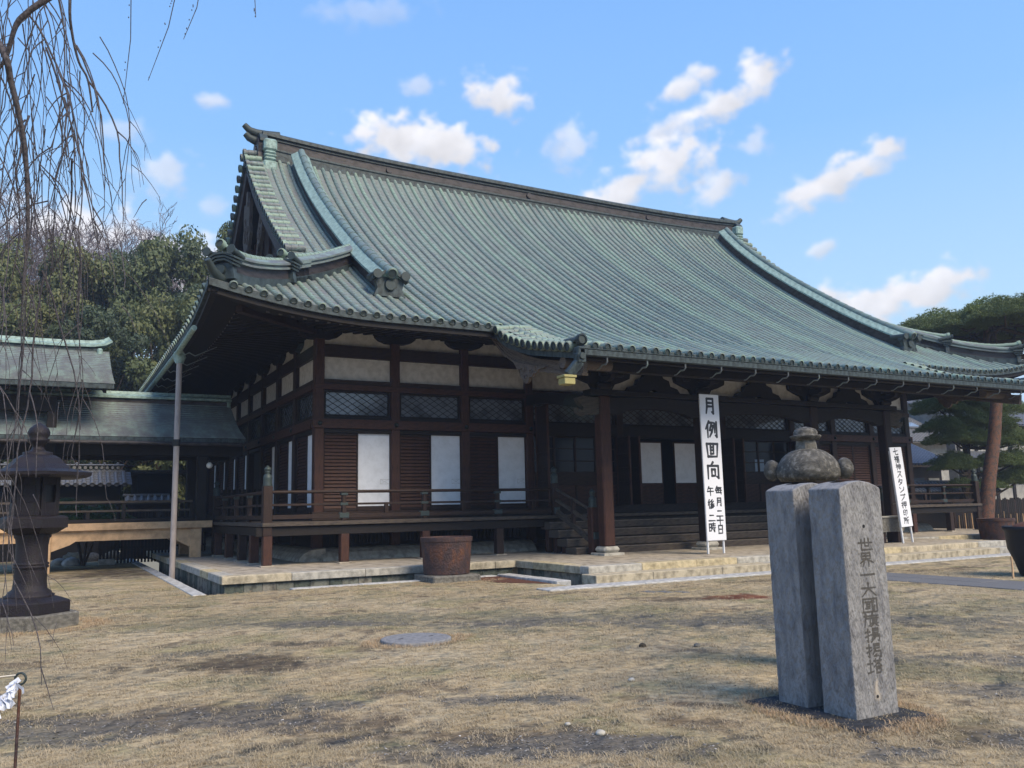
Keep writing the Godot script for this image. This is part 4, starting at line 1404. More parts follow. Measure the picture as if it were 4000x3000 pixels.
func finial(h: Node, o: Vector3, sc: float):
	var mb := MB.new()
	var p := PackedVector2Array()
	for q in [[0.115, 0.0], [0.12, 0.03], [0.108, 0.05], [0.108, 0.18], [0.116, 0.2], [0.108, 0.22], [0.095, 0.27], [0.06, 0.30], [0.055, 0.32], [0.078, 0.335], [0.078, 0.35], [0.058, 0.365], [0.088, 0.40], [0.09, 0.43], [0.062, 0.47], [0.022, 0.495], [0.008, 0.52], [0.0, 0.525]]:
		p.append(Vector2(q[0] * sc, q[1] * sc))
	mb.lathe(o, p, 16)
	obj("bronze_finial", mb, M.bronze, h)

func make_hall():
	var h := thing("temple_hall", "great wooden temple hall with a sweeping green copper roof, veranda and broad entrance porch", "temple")
	make_roof(h)
	for face in 2:
		var n := 11 if face == 0 else 8
		var len := W if face == 0 else D
		var posts := []
		if face == 0: posts = [0.0, 2.25, 4.5, 6.75, 10.24, 14.83, 18.32, 20.57, 22.82, 25.07]
		else:
			for k in 8: posts.append(k * 2.25)
			posts.append(D)
		for k in posts.size():
			if face == 1 and k == 0: continue
			var u: float = posts[k]
			obj("post", wbox(face, u - 0.135, u + 0.135, 0.5, 6.72, -0.135, 0.135, 0.02), M.red_y if face == 0 and k < 4 else M.brown_y, h)
			# boat shaped bracket on top
			var t := Transform3D(Basis(), Vector3(u, 0, 0.02)) if face == 0 else Transform3D(Basis(Vector3(0, 0, -1), Vector3.UP, Vector3(1, 0, 0)), Vector3(-0.02, 0, -u))
			var mb := MB.new()
			mb.plate(t, PackedVector2Array([Vector2(-0.62, 6.74), Vector2(-0.62, 6.62), Vector2(-0.5, 6.52), Vector2(-0.28, 6.45), Vector2(0.28, 6.45), Vector2(0.5, 6.52), Vector2(0.62, 6.62), Vector2(0.62, 6.74)]), 0.30)
			obj("bracket", mb, M.dark_x, h)
		# long beams
		var q := 0.165
		for b in [[1.38, 1.61, 0.02, 0.19, "brown"], [3.92, 4.18, -0.02, 0.19, "red"], [3.80, 3.915, -0.1, 0.1, "dark"], [4.185, 4.27, -0.1, 0.1, "dark"], [5.18, 5.315, -0.1, 0.11, "brown"], [5.015, 5.175, -0.1, 0.16, "red"], [5.965, 6.31, -0.1, 0.12, "brown"], [6.725, 6.93, -0.12, 0.15, "dark"]]:
			var lo: float = -b[3] if face == 0 else 0.137
			if b[0] == 3.80 or b[0] == 1.38 or b[0] == 3.92:
				# kept clear of the entrance
				if face == 0:
					obj("beam", wbox(0, lo, 6.88, b[0], b[1], b[2], b[3]), wood(0, b[4]), h)
					obj("beam", wbox(0, 18.2, W + b[3], b[0], b[1], b[2], b[3]), wood(0, b[4]), h)
					continue
			obj("beam", wbox(face, lo, len + (b[3] if face == 0 else 0.0), b[0], b[1], b[2], b[3]), wood(face, b[4]), h)
		for k in posts.size() - 1:
			var u0: float = posts[k] + 0.137
			var u1: float = posts[k + 1] - 0.137
			var mid := face == 0 and k >= 3 and k <= 5
			obj("plaster_panel", wbox(face, u0, u1, 6.312, 6.723, -0.06, -0.01, 0.0), M.plaster, h)
			obj("plaster_panel", wbox(face, u0, u1, 5.317, 5.963, -0.06, 0.0, 0.0), M.plaster, h)
			lattice_window(h, face, u0 + 0.01, u1 - 0.01, 4.275, 5.01)
			if mid: continue
			var v := u0 + (u1 - u0) * 0.513
			if face == 0:
				shutter(h, face, u0, v, 1.62, 3.795)
				if k < 3: white_door(h, face, v, u1, 1.74, 3.795)
				else: shutter(h, face, v, u1, 1.62, 3.795)
				if k < 3: obj("door_sill", wbox(face, v, u1, 1.615, 1.738, -0.05, 0.04), wood(face, "brown"), h)
			elif k == 3:
				obj("side_door", wbox(face, u0, u1, 1.62, 3.795, -0.12, -0.08), M.dark_y, h)
			else:
				v = u0 + (u1 - u0) * 0.47
				white_door(h, face, u0, v, 1.74, 3.795)
				obj("door_sill", wbox(face, u0, v, 1.615, 1.738, -0.05, 0.04), wood(face, "brown"), h)
				shutter(h, face, v, u1, 1.62, 3.795)
		for k in posts.size():
			if not (face == 0 and k >= 4 and k <= 5) and not (face == 1 and k == 0):
				fitting(h, wpt(face, posts[k], 4.05, 0.19), face)
	var mb := MB.new()
	mb.box(Vector3(W - 0.1, 0.5, -D), Vector3(W + 0.05, 6.9, -0.1), 0.0)
	mb.box(Vector3(-0.0, 0.5, -D - 0.05), Vector3(W, 6.9, -D + 0.1), 0.0)
	obj("rear_wall", mb, M.dark_x, h)
	mb = MB.new()
	mb.box(Vector3(0.1, 1.2, -D + 0.1), Vector3(W - 0.1, 1.36, -0.05), 0.0)
	obj("inner_floor", mb, M.dark_x, h)
	mb = MB.new()
	mb.box(Vector3(0.1, 6.93, -D + 0.1), Vector3(W - 0.1, 7.0, -0.05), 0.0)
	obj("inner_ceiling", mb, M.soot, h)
	mb = MB.new()
	mb.box(Vector3(6.4, 1.36, -5.2), Vector3(18.7, 6.9, -5.1), 0.0)
	obj("inner_wall", mb, M.soot, h)
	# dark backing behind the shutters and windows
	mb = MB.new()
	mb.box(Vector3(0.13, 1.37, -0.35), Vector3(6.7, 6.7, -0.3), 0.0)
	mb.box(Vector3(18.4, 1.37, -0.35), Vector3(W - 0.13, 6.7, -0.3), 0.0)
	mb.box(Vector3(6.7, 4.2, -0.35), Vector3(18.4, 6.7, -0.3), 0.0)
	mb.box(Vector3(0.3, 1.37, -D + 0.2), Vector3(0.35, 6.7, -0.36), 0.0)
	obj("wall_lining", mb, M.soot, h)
	make_entrance(h)
	make_veranda(h)
	make_porch(h)

func make_entrance(h: Node3D):
	obj("entrance_lintel", wbox(0, 6.89, 18.19, 3.86, 4.26, -0.1, 0.12), M.dark_x, h)
	obj("threshold", wbox(0, 6.89, 18.19, 1.375, 1.62, -0.1, 0.14), M.brown_x, h)
	for s in 2:
		# glazed side bay: two sashes over a boarded panel
		var u0: float = [6.89, 14.97][s]
		var u1: float = [10.1, 18.18][s]
		obj("boarded_panel", wbox(0, u0, u1, 1.62, 2.28, -0.06, 0.0), M.red_x, h)
		for k in 3:
			obj("panel_stile", wbox(0, u0 + (u1 - u0) * (k + 0.5) / 3.0 - 0.03, u0 + (u1 - u0) * (k + 0.5) / 3.0 + 0.03, 1.64, 2.27, 0.002, 0.03), M.brown_y, h)
		obj("panel_rail", wbox(0, u0, u1, 2.28, 2.69, -0.06, 0.05), M.brown_x, h)
		for k in 4:
			var a := lerpf(u0, u1, k / 4.0)
			var b := lerpf(u0, u1, (k + 1) / 4.0)
			var o := Node3D.new()
			put(o, "glazed_sash", h)
			obj("pane", wbox(0, a + 0.03, b - 0.03, 2.72, 3.83, -0.03, -0.015, 0.0), M.glass, o)
			var mb := MB.new()
			wadd(mb, 0, a, a + 0.045, 2.69, 3.86, -0.03, 0.02)
			wadd(mb, 0, b - 0.045, b, 2.69, 3.86, -0.03, 0.02)
			for y in [2.69, 3.05, 3.45, 3.82]: wadd(mb, 0, a + 0.045, b - 0.045, y, y + 0.03, -0.03, 0.015)
			obj("frame", mb, M.brown_y, o)
	obj("blue_pane", wbox(0, 16.40, 16.86, 2.74, 3.18, -0.014, -0.005, 0.0), M.glass_blue, h)
	# white screens in the middle bay
	for q in [[11.10, 12.13], [12.67, 13.66]]:
		var o := Node3D.new()
		put(o, "paper_screen", h)
		obj("paper", wbox(0, q[0] + 0.03, q[1] - 0.03, 2.34, 3.72, -0.12, -0.09, 0.0), M.paper, o)
		var mb := MB.new()
		wadd(mb, 0, q[0], q[0] + 0.03, 1.62, 3.76, -0.14, -0.07)
		wadd(mb, 0, q[1] - 0.03, q[1], 1.62, 3.76, -0.14, -0.07)
		wadd(mb, 0, q[0] + 0.03, q[1] - 0.03, 3.72, 3.76, -0.14, -0.07)
		obj("frame", mb, M.red_y, o)
		for k in 7:
			obj("board", wbox(0, q[0] + 0.032, q[1] - 0.032, 1.63 + k * 0.1, 1.722 + k * 0.1, -0.13, -0.085 + 0.006 * (k % 2)), M.red_x, o)
	# door leaves folded out square to the wall
	for x in [6.97, 10.06, 10.47, 14.6, 15.05, 18.1]:
		var o := Node3D.new()
		put(o, "open_door_leaf", h)
		var top := 4.78 if x < 8.0 else 3.86
		var mb := MB.new()
		mb.box(Vector3(x - 0.02, 1.66, 0.18), Vector3(x + 0.02, top - 0.06, 0.84), 0.004)
		obj("board", mb, M.brown_y, o)
		mb = MB.new()
		for q in [[0.145, 0.215], [0.80, 0.87]]: mb.box(Vector3(x - 0.035, 1.62, q[0]), Vector3(x + 0.035, top, q[1]), 0.006)
		obj("stile", mb, M.red_y, o)
		mb = MB.new()
		for y in [1.62, 2.3, 2.75, 3.2, top - 0.1]: mb.box(Vector3(x - 0.034, y, 0.216), Vector3(x + 0.034, y + 0.09, 0.799), 0.006)
		obj("rail", mb, M.brown_z, o)

func rail_run(o: Node3D, a: Vector3, b: Vector3):
	var d := (b - a).normalized()
	var m2: Material = M.brown_x if absf(d.x) > 0.5 else M.brown_z
	var mb := MB.new()
	mb.tube(PackedVector3Array([a + Vector3.UP * 2.12, b + Vector3.UP * 2.12]), PackedFloat32Array([0.042, 0.042]), 10)
	obj("top_rail", mb, m2, o)
	mb = MB.new()
	mb.bar(a + Vector3.UP * 1.80, b + Vector3.UP * 1.80, 0.09, 0.055)
	obj("middle_rail", mb, m2, o)
	mb = MB.new()
	mb.bar(a + Vector3.UP * 1.495, b + Vector3.UP * 1.495, 0.11, 0.11)
	obj("bottom_rail", mb, m2, o)

func baluster(o: Node3D, p: Vector3, bronze: bool, along_x: bool):
	var mb := MB.new()
	mb.box(p + Vector3(-0.055, 1.38, -0.055), p + Vector3(0.055, 2.06, 0.055), 0.01)
	obj("baluster", mb, M.brown_y, o)
	mb = MB.new()
	var s := Vector3(0.09, 0.03, 0.07) if along_x else Vector3(0.07, 0.03, 0.09)
	mb.box(p + Vector3(0, 2.05, 0) - s, p + Vector3(0, 2.085, 0) + s * Vector3(1, 0, 1), 0.01)
	if bronze:
		var t := Vector3(0.14, 0, 0.062) if along_x else Vector3(0.062, 0, 0.14)
		mb.box(p + Vector3(0, 1.43, 0) - t, p + Vector3(0, 1.58, 0) + t, 0.02)
		t *= Vector3(0.75, 0, 0.9) if along_x else Vector3(0.9, 0, 0.75)
		mb.box(p + Vector3(0, 1.76, 0) - t, p + Vector3(0, 1.84, 0) + t, 0.01)
	obj("metal_fitting", mb, M.bronze, o)

func make_veranda(h: Node3D):
	var o := h
	var mb := MB.new()
	mb.box(Vector3(-1.78, 1.29, 0.14), Vector3(W + 1.78, 1.37, 1.755), 0.0)
	mb.box(Vector3(-1.78, 1.29, -17.5), Vector3(-0.2, 1.37, 0.139), 0.0)
	mb.box(Vector3(W + 0.06, 1.29, -17.5), Vector3(W + 1.78, 1.37, 0.139), 0.0)
	obj("veranda_floor", mb, M.grey_z, h)
	for q in [[Vector3(-1.87, 1.27, 1.76), Vector3(W + 1.87, 1.365, 1.87), "grey_x"], [Vector3(-1.87, 1.27, -17.5), Vector3(-1.785, 1.365, 1.758), "grey_z"], [Vector3(W + 1.785, 1.27, -17.5), Vector3(W + 1.87, 1.365, 1.758), "grey_z"], [Vector3(-2.0, 1.03, 1.62), Vector3(W + 2.0, 1.255, 1.78), "dark_x"], [Vector3(-1.80, 1.03, -17.5), Vector3(-1.64, 1.25, 1.61), "dark_z"], [Vector3(W + 1.64, 1.03, -17.5), Vector3(W + 1.80, 1.25, 1.61), "dark_z"]]:
		mb = MB.new()
		mb.box(q[0], q[1], 0.01)
		obj("edge_beam", mb, M[q[2]], h)
	# bearers with white-tipped ends, and the posts on their pads
	var spots := []
	for k in 12:
		var x := 0.23 + 2.25 * k
		if x < 6.3 or x > 18.6: spots.append(Vector3(x, 0, 1.71))
	spots.append_array([Vector3(-1.72, 0, 1.71), Vector3(-1.72, 0, 0.2), Vector3(-1.72, 0, -1.35), Vector3(-1.72, 0, -3.3), Vector3(-1.72, 0, -5.2), Vector3(W + 1.72, 0, 1.71), Vector3(W + 1.72, 0, -1.4), Vector3(-1.72, 0, -9.0), Vector3(-1.72, 0, -12.0)])
	for k in spots.size():
		var p: Vector3 = spots[k]
		mb = MB.new()
		mb.box(p + Vector3(-0.11, 0.325, -0.11), p + Vector3(0.11, 1.04, 0.11), 0.012)
		obj("veranda_post", mb, M.red_y if k % 3 != 2 else M.brown_y, h)
		mb = MB.new()
		mb.box(p + Vector3(-0.17, 0.29, -0.17), p + Vector3(0.17, 0.33, 0.17), 0.01)
		obj("post_pad", mb, M.paving, h)
	# plastered mound under the wall and the barred vents
	mb = MB.new()
	for q in [[PackedVector3Array([Vector3(0, 0.29, 0), Vector3(6.6, 0.29, 0)]), Vector3(0, 0, 1), 1.0]]:
		mb.sweep(q[0], q[1], PackedVector2Array([Vector2(-0.1, 0), Vector2(0.62, 0), Vector2(0.58, 0.1), Vector2(0.48, 0.22), Vector2(0.3, 0.31), Vector2(0.1, 0.34), Vector2(-0.1, 0.34)]))
	mb.sweep(PackedVector3Array([Vector3(0, 0.29, 0.5), Vector3(0, 0.29, -17)]), Vector3(-1, 0, 0), PackedVector2Array([Vector2(-0.1, 0), Vector2(0.62, 0), Vector2(0.58, 0.1), Vector2(0.48, 0.22), Vector2(0.3, 0.31), Vector2(0.1, 0.34), Vector2(-0.1, 0.34)]))
	obj("plinth_mound", mb, M.mound, h)
	mb = MB.new()
	mb.sweep(PackedVector3Array([Vector3(18.5, 0.29, 0), Vector3(25.5, 0.29, 0)]), Vector3(0, 0, 1), PackedVector2Array([Vector2(-0.1, 0), Vector2(0.62, 0), Vector2(0.58, 0.1), Vector2(0.48, 0.22), Vector2(0.3, 0.31), Vector2(0.1, 0.34), Vector2(-0.1, 0.34)]))
	obj("plinth_mound", mb, M.mound, h)
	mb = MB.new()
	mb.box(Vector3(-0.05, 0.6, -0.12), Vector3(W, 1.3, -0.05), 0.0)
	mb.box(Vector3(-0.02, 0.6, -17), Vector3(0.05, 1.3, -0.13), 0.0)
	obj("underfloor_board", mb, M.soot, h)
	for k in 3:
		mb = MB.new()
		for i in 14: mb.box(Vector3(0.35 + k * 2.25 + i * 0.118, 0.72, 0.0), Vector3(0.40 + k * 2.25 + i * 0.118, 1.2, 0.05), 0.0)
		obj("vent_bars", mb, M.dark_y, h)
	# railing
	for s in 2:
		var sx := 1.0 if s == 0 else -1.0
		var c := Vector3(mx(-1.735, s), 0, 1.71)
		mb = MB.new()
		mb.box(c + Vector3(-0.115, 1.04, -0.115), c + Vector3(0.115, 2.27, 0.115), 0.015)
		obj("newel", mb, M.brown_y, o)
		finial(o, c + Vector3.UP * 2.27, 1.0)
		var st := Vector3(mx(6.62, s), 0, 1.71)
		mb = MB.new()
		mb.box(st + Vector3(-0.10, 1.37, -0.10), st + Vector3(0.10, 2.3, 0.10), 0.015)
		obj("newel", mb, M.brown_y, o)
		finial(o, st + Vector3.UP * 2.3, 0.97)
		var ft := Vector3(mx(6.62, s), 0, 3.69)
		mb = MB.new()
		mb.box(ft + Vector3(-0.115, 0.30, -0.115), ft + Vector3(0.115, 1.57, 0.115), 0.015)
		obj("newel", mb, M.red_y, o)
		finial(o, ft + Vector3.UP * 1.57, 0.98)
		rail_run(o, c + Vector3(0.1 * sx, 0, -0.06), st + Vector3(-0.1 * sx, 0, -0.06))
		rail_run(o, c + Vector3(0, 0, -0.1), Vector3(c.x, 0, -5.55 if s == 0 else -12.0))
		for k in 3: baluster(o, Vector3(mx(0.24 + 2.25 * k, s), 0, 1.65), true, true)
		for k in 3:
			mb = MB.new()
			var p := Vector3(mx(1.4 + 2.25 * k, s), 0, 1.65)
			mb.box(p + Vector3(-0.05, 1.55, -0.04), p + Vector3(0.05, 1.775, 0.04), 0.008)
			obj("strut", mb, M.brown_y, o)
		for z in [-0.4, -2.26, -4.1]: baluster(o, Vector3(c.x, 0, z), false, false)
		for q in [[2.12, 1.50, 0.07, 0.07], [1.80, 1.14, 0.09, 0.09], [1.46, 0.66, 0.12, 0.15]]:
			mb = MB.new()
			var a := st + Vector3(0, q[0], 0.1)
			var b := ft + Vector3(0, q[1], -0.1)
			mb.bar(a, b, q[2], q[3], 0.012)
			obj("stair_rail", mb, M.grey_z, o)
		mb = MB.new()
		var pm := (st + ft) * 0.5
		mb.box(pm + Vector3(-0.05, 1.1, -0.05), pm + Vector3(0.05, 1.83, 0.05), 0.01)
		obj("strut", mb, M.brown_y, o)
		mb = MB.new()
		for q in [st, ft + Vector3(0, -0.7, 0)]:
			mb.box(q + Vector3(-0.085, 1.40, 0.06), q + Vector3(0.085, 1.60, 0.16), 0.02)
		obj("metal_fitting", mb, M.bronze, o)
	var far := Vector3(-1.735, 0, -5.62)
	mb = MB.new()
	mb.box(far + Vector3(-0.11, 0.35, -0.11), far + Vector3(0.11, 2.2, 0.11), 0.015)
	obj("newel", mb, M.brown_y, o)
	finial(o, far + Vector3.UP * 2.2, 0.95)
	# paling gate across the side veranda
	mb = MB.new()
	mb.box(Vector3(-1.6, 1.85, -6.4), Vector3(-0.15, 1.90, -6.36), 0.0)
	mb.box(Vector3(-1.6, 2.25, -6.4), Vector3(-0.15, 2.30, -6.36), 0.0)
	obj("gate_rail", mb, M.dark_x, o)
	for k in 9:
		mb = MB.new()
		mb.box(Vector3(-1.58 + k * 0.165, 1.4, -6.355), Vector3(-1.50 + k * 0.165, 2.42, -6.325), 0.006)
		obj("gate_pale", mb, M.dark_y, o)
	# the broad stair
	for k in 5:
		mb = MB.new()
		var y: float = [1.17, 0.94, 0.705, 0.48, 0.0][k]
		if k == 4: break
		var z0 := 1.55 + 0.45 * k
		mb.box(Vector3(6.2, y - 0.215, z0), Vector3(W - 6.2, y, z0 + 0.56), 0.018)
		obj("stair_step", mb, M.grey_x, o)
		mb = MB.new()
		mb.box(Vector3(6.19, y - 0.022, z0 + 0.535), Vector3(W - 6.19, y + 0.006, z0 + 0.568), 0.006)
		obj("step_nosing", mb, M.nosing, o)
		for x in [6.35, W - 6.35]:
			mb = MB.new()
			mb.box(Vector3(x - 0.07, 0.3, z0 + 0.12), Vector3(x + 0.07, y - 0.217, z0 + 0.3), 0.01)
			obj("stair_bearer", mb, M.red_y, o)
	mb = MB.new()
	mb.box(Vector3(6.5, 0.3, 1.5), Vector3(W - 6.5, 0.9, 1.56), 0.0)
	for k in 4: mb.box(Vector3(6.5, 0.28, 1.9 + 0.45 * k), Vector3(W - 6.5, [1.17, 0.94, 0.705, 0.48][k] - 0.22, 1.94 + 0.45 * k), 0.0)
	obj("stair_riser", mb, M.dark_x, o)

func verge_y(z: float) -> float:
	var a := [[2.6, 7.30], [3.0, 6.92], [3.45, 6.515], [3.81, 6.21], [4.255, 5.97], [4.77, 5.77], [5.38, 5.58], [5.97, 5.45], [7.09, 5.22], [7.6, 5.13]]
	var i := 0
	while i < a.size() - 2 and z > a[i + 1][0]: i += 1
	return lerpf(a[i][1], a[i + 1][1], (z - a[i][0]) / (a[i + 1][0] - a[i][0]))

func make_porch(h: Node3D):
	var zc := 4.15
	var cx := [6.74, 10.24, 14.83, 18.33]
	var mb: MB
	for k in 4:
		var x: float = cx[k]
		mb = MB.new()
		mb.cbox(Transform3D(Basis(), Vector3(x, 2.56, zc)), Vector3(0.34, 4.08, 0.34), 0.035)
		obj("porch_column", mb, M.brown_y if k > 0 else M.red_y, h)
		mb = MB.new()
		mb.box(Vector3(x - 0.33, 0.28, zc - 0.33), Vector3(x + 0.33, 0.36, zc + 0.33), 0.015)
		mb.box(Vector3(x - 0.26, 0.362, zc - 0.26), Vector3(x + 0.26, 0.525, zc + 0.26), 0.07)
		obj("column_base", mb, M.ledge_grey, h)
		# bracket blocks
		var br := Node3D.new()
		put(br, "bracket_set", h)
		mb = MB.new()
		mb.box(Vector3(x - 0.24, 4.76, zc - 0.24), Vector3(x + 0.24, 4.96, zc + 0.24), 0.06)
		obj("bearing_block", mb, M.dark_x, br)
		mb = MB.new()
		mb.plate(Transform3D(Basis(), Vector3(x, 4.962, zc)), PackedVector2Array([Vector2(-0.95, 0.30), Vector2(-0.92, 0.15), Vector2(-0.66, 0.04), Vector2(-0.4, -0.04), Vector2(-0.3, -0.19), Vector2(0.3, -0.19), Vector2(0.4, -0.04), Vector2(0.66, 0.04), Vector2(0.92, 0.15), Vector2(0.95, 0.30)]), 0.16)
		obj("bracket_arm", mb, M.dark_x, br)
		mb = MB.new()
		mb.plate(Transform3D(Basis(Vector3(0, 0, -1), Vector3.UP, Vector3(1, 0, 0)), Vector3(x, 4.962, zc)), PackedVector2Array([Vector2(-0.6, 0.16), Vector2(-0.56, 0.06), Vector2(-0.4, 0.0), Vector2(0.4, 0.0), Vector2(0.56, 0.06), Vector2(0.6, 0.16)]), 0.15)
		obj("bracket_arm", mb, M.dark_z, br)
		for q in [-0.55, 0.0, 0.55]:
			mb = MB.new()
			mb.box(Vector3(x + q - 0.14, 5.135, zc - 0.16), Vector3(x + q + 0.14, 5.27, zc + 0.16), 0.04)
			obj("bearing_block", mb, M.dark_x, br)
		# tie beam back to the wall
		mb = MB.new()
		mb.plate(Transform3D(Basis(Vector3(0, 0, -1), Vector3.UP, Vector3(1, 0, 0)), Vector3(x, 0, 0)), PackedVector2Array([Vector2(-zc + 0.16, 4.1), Vector2(-2.8, 4.45), Vector2(-1.4, 4.72), Vector2(-0.13, 4.8), Vector2(-0.13, 5.12), Vector2(-1.5, 5.05), Vector2(-2.9, 4.8), Vector2(-zc + 0.16, 4.5)]), 0.22)
		obj("tie_beam", mb, M.dark_z, h)
	for k in 3:
		# bowed beam between columns
		var a: float = cx[k] + 0.172
		var b: float = cx[k + 1] - 0.172
		var l := b - a
		var pts := PackedVector2Array()
		for i in 13: pts.append(Vector2(a + l * i / 12.0, 4.08 + 0.20 * pow(sin(PI * clampf((i - 1) / 10.0, 0, 1)), 0.6)))
		for i in 13: pts.append(Vector2(b - l * i / 12.0, 4.54 + 0.05 * sin(PI * i / 12.0)))
		mb = MB.new()
		mb.plate(Transform3D(Basis(), Vector3(0, 0, zc)), pts, 0.24)
		obj("bowed_beam", mb, M.dark_x, h)
		# frog-leg strut and plaster between
		mb = MB.new()
		var m := (a + b) * 0.5
		mb.plate(Transform3D(Basis(), Vector3(m, 4.76, zc + 0.02)), PackedVector2Array([Vector2(-0.95, 0.0), Vector2(-0.2, 0.0), Vector2(0.0, 0.08), Vector2(0.2, 0.0), Vector2(0.95, 0.0), Vector2(0.85, 0.13), Vector2(0.6, 0.2), Vector2(0.55, 0.36), Vector2(0.36, 0.42), Vector2(0.3, 0.52), Vector2(-0.3, 0.52), Vector2(-0.36, 0.42), Vector2(-0.55, 0.36), Vector2(-0.6, 0.2), Vector2(-0.85, 0.13)]), 0.16)
		obj("frog_leg_strut", mb, M.dark_x, h)
		mb = MB.new()
		mb.box(Vector3(a, 4.76, zc - 0.09), Vector3(b, 5.27, zc - 0.06), 0.0)
		obj("plaster_panel", mb, M.plaster, h)
	mb = MB.new()
	mb.box(Vector3(cx[0] - 0.5, 4.605, zc - 0.2), Vector3(cx[3] + 0.5, 4.755, zc + 0.2), 0.015)
	obj("plate_beam", mb, M.dark_x, h)
	mb = MB.new()
	mb.box(Vector3(4.4, 5.275, zc - 0.13), Vector3(W - 4.4, 5.52, zc + 0.13), 0.015)
	mb.box(Vector3(4.4, 5.522, zc - 0.08), Vector3(W - 4.4, 5.86, zc - 0.02), 0.0)
	obj("purlin", mb, M.dark_x, h)
	mb = MB.new()
	mb.box(Vector3(3.95, 4.82, 6.45), Vector3(W - 3.95, 5.04, 6.63), 0.02)
	obj("eave_purlin", mb, M.dark_x, h)
	for s in 2:
		var g := 1.0 if s == 0 else -1.0
		# nose carved at the beam's end, with the bird net hung round it
		mb = MB.new()
		var fl := Transform3D(Basis(Vector3(g, 0, 0), Vector3.UP, Vector3(0, 0, g)), Vector3(mx(6.57, s), 0, zc))
		mb.plate(fl, PackedVector2Array([Vector2(0, 4.08), Vector2(-0.3, 4.08), Vector2(-0.5, 4.02), Vector2(-0.66, 4.1), Vector2(-0.72, 4.24), Vector2(-0.62, 4.22), Vector2(-0.56, 4.16), Vector2(-0.5, 4.26), Vector2(-0.62, 4.36), Vector2(-0.7, 4.5), Vector2(-0.5, 4.58), Vector2(-0.25, 4.52), Vector2(0, 4.55)]), 0.2)
		obj("carved_nose", mb, M.grey_x, h)
		mb = MB.new()
		mb.ball(Vector3(mx(6.1, s), 4.3, zc + 0.05), Vector3(0.62, 0.42, 0.36), 16, 9)
		obj("bird_net", mb, M.net, h)
		mb = MB.new()
		var cnose := Transform3D(Basis(Vector3(0.7 * g, 0, -0.7), Vector3.UP, Vector3(0.7, 0, 0.7 * g)).orthonormalized(), Vector3(mx(-0.1, s), 6.2, 0.1))
		mb.ball(Vector3(mx(-0.42, s), 6.02, 0.35), Vector3(0.30, 0.34, 0.30), 16, 9)
		obj("bird_net", mb, M.net, h)
		# verge of the porch roof: short rolls, hanging tiles, barge board and pendant
		var vn := Node3D.new()
		put(vn, "porch_verge", h)
		for k in 13:
			var z := lerpf(3.72, 7.22, k / 12.0)
			var y := verge_y(z)
			var top := prof(z)
			var p := PackedVector3Array([Vector3(g * 1.0, top + 0.03, z), Vector3(g * 0.62, lerpf(top, y, 0.25) + 0.03, z), Vector3(g * 0.3, lerpf(top, y, 0.6) + 0.02, z), Vector3(-g * 0.05, y + 0.0, z)])
			var sl := (verge_y(z + 0.1) - verge_y(z - 0.1)) / 0.2
			roll_obj("verge_roll", roll_mesh(p, Vector3(0, sl, 1).normalized(), 0.105, true), vn, Transform3D(Basis(), Vector3(mx(PX0, s), 0, 0)), [M.copper_c, M.copper][k % 2], M.copper_cap)
		var path := PackedVector3Array()
		for i in 22:
			var z := lerpf(3.05, 7.4, i / 21.0)
			path.append(Vector3(mx(PX0 + 0.04, s), verge_y(z), z))
		mb = MB.new()
		for i in 21:
			if path[i].z < 3.5: continue
			var a := path[i]
			var b := path[i + 1]
			var inn := Vector3(g * 1.0, 0, 0)
			mb.quad_to(a, b, Vector3(mx(PX0 + 1.05, s), prof(b.z) - 0.01, b.z), Vector3(mx(PX0 + 1.05, s), prof(a.z) - 0.01, a.z), Vector3.UP)
		obj("verge_pan", mb, M.copper_c, vn)
		mb = MB.new()
		mb.sweep(path.slice(2), Vector3.RIGHT, PackedVector2Array([Vector2(-0.03, -0.24), Vector2(0.03, -0.24), Vector2(0.03, -0.02), Vector2(-0.03, -0.02)]))
		obj("hanging_tile", mb, M.copper_dark, vn)
		mb = MB.new()
		var q := PackedVector3Array()
		for p in path: q.append(p + Vector3(g * 0.30, 0, 0))
		mb.sweep(q, Vector3.RIGHT, PackedVector2Array([Vector2(-0.05, -0.62), Vector2(0.05, -0.62), Vector2(0.05, -0.32), Vector2(-0.05, -0.32)]))
		obj("barge_board", mb, M.weathered, vn)
		mb = MB.new()
		for e in [[-0.625, -0.565, 0.075], [-0.54, -0.49, 0.065], [-0.46, -0.43, 0.06]]:
			mb.sweep(q, Vector3.RIGHT, PackedVector2Array([Vector2(-e[2], e[0]), Vector2(e[2], e[0]), Vector2(e[2], e[1]), Vector2(-e[2], e[1])]))
		obj("barge_moulding", mb, M.weathered, vn)
		mb = MB.new()
		mb.tube(PackedVector3Array([Vector3(mx(3.86, s), 4.93, 6.75), Vector3(mx(5.2, s), 4.93, 6.75)]), PackedFloat32Array([0.14, 0.14]), 16)
		obj("purlin_end", mb, M.weathered, vn)
		var pt := Transform3D(Basis(Vector3(0, 0, 1), Vector3.UP, Vector3(-1, 0, 0)), Vector3(mx(PX0 + 0.27, s), 0, 0))
		mb = MB.new()
		mb.plate(pt, PackedVector2Array([Vector2(4.05, 5.42), Vector2(4.22, 5.26), Vector2(4.30, 5.16), Vector2(4.42, 5.10), Vector2(4.44, 4.96), Vector2(4.56, 4.88), Vector2(4.62, 4.78), Vector2(4.74, 4.72), Vector2(4.86, 4.76), Vector2(4.92, 4.86), Vector2(5.06, 4.84), Vector2(5.14, 4.93), Vector2(5.3, 4.92), Vector2(5.42, 4.99), Vector2(5.62, 4.98), Vector2(5.78, 5.02), Vector2(5.2, 5.12), Vector2(4.6, 5.27)]), 0.09)
		obj("carved_pendant", mb, M.weathered, vn)
		mb = MB.new()
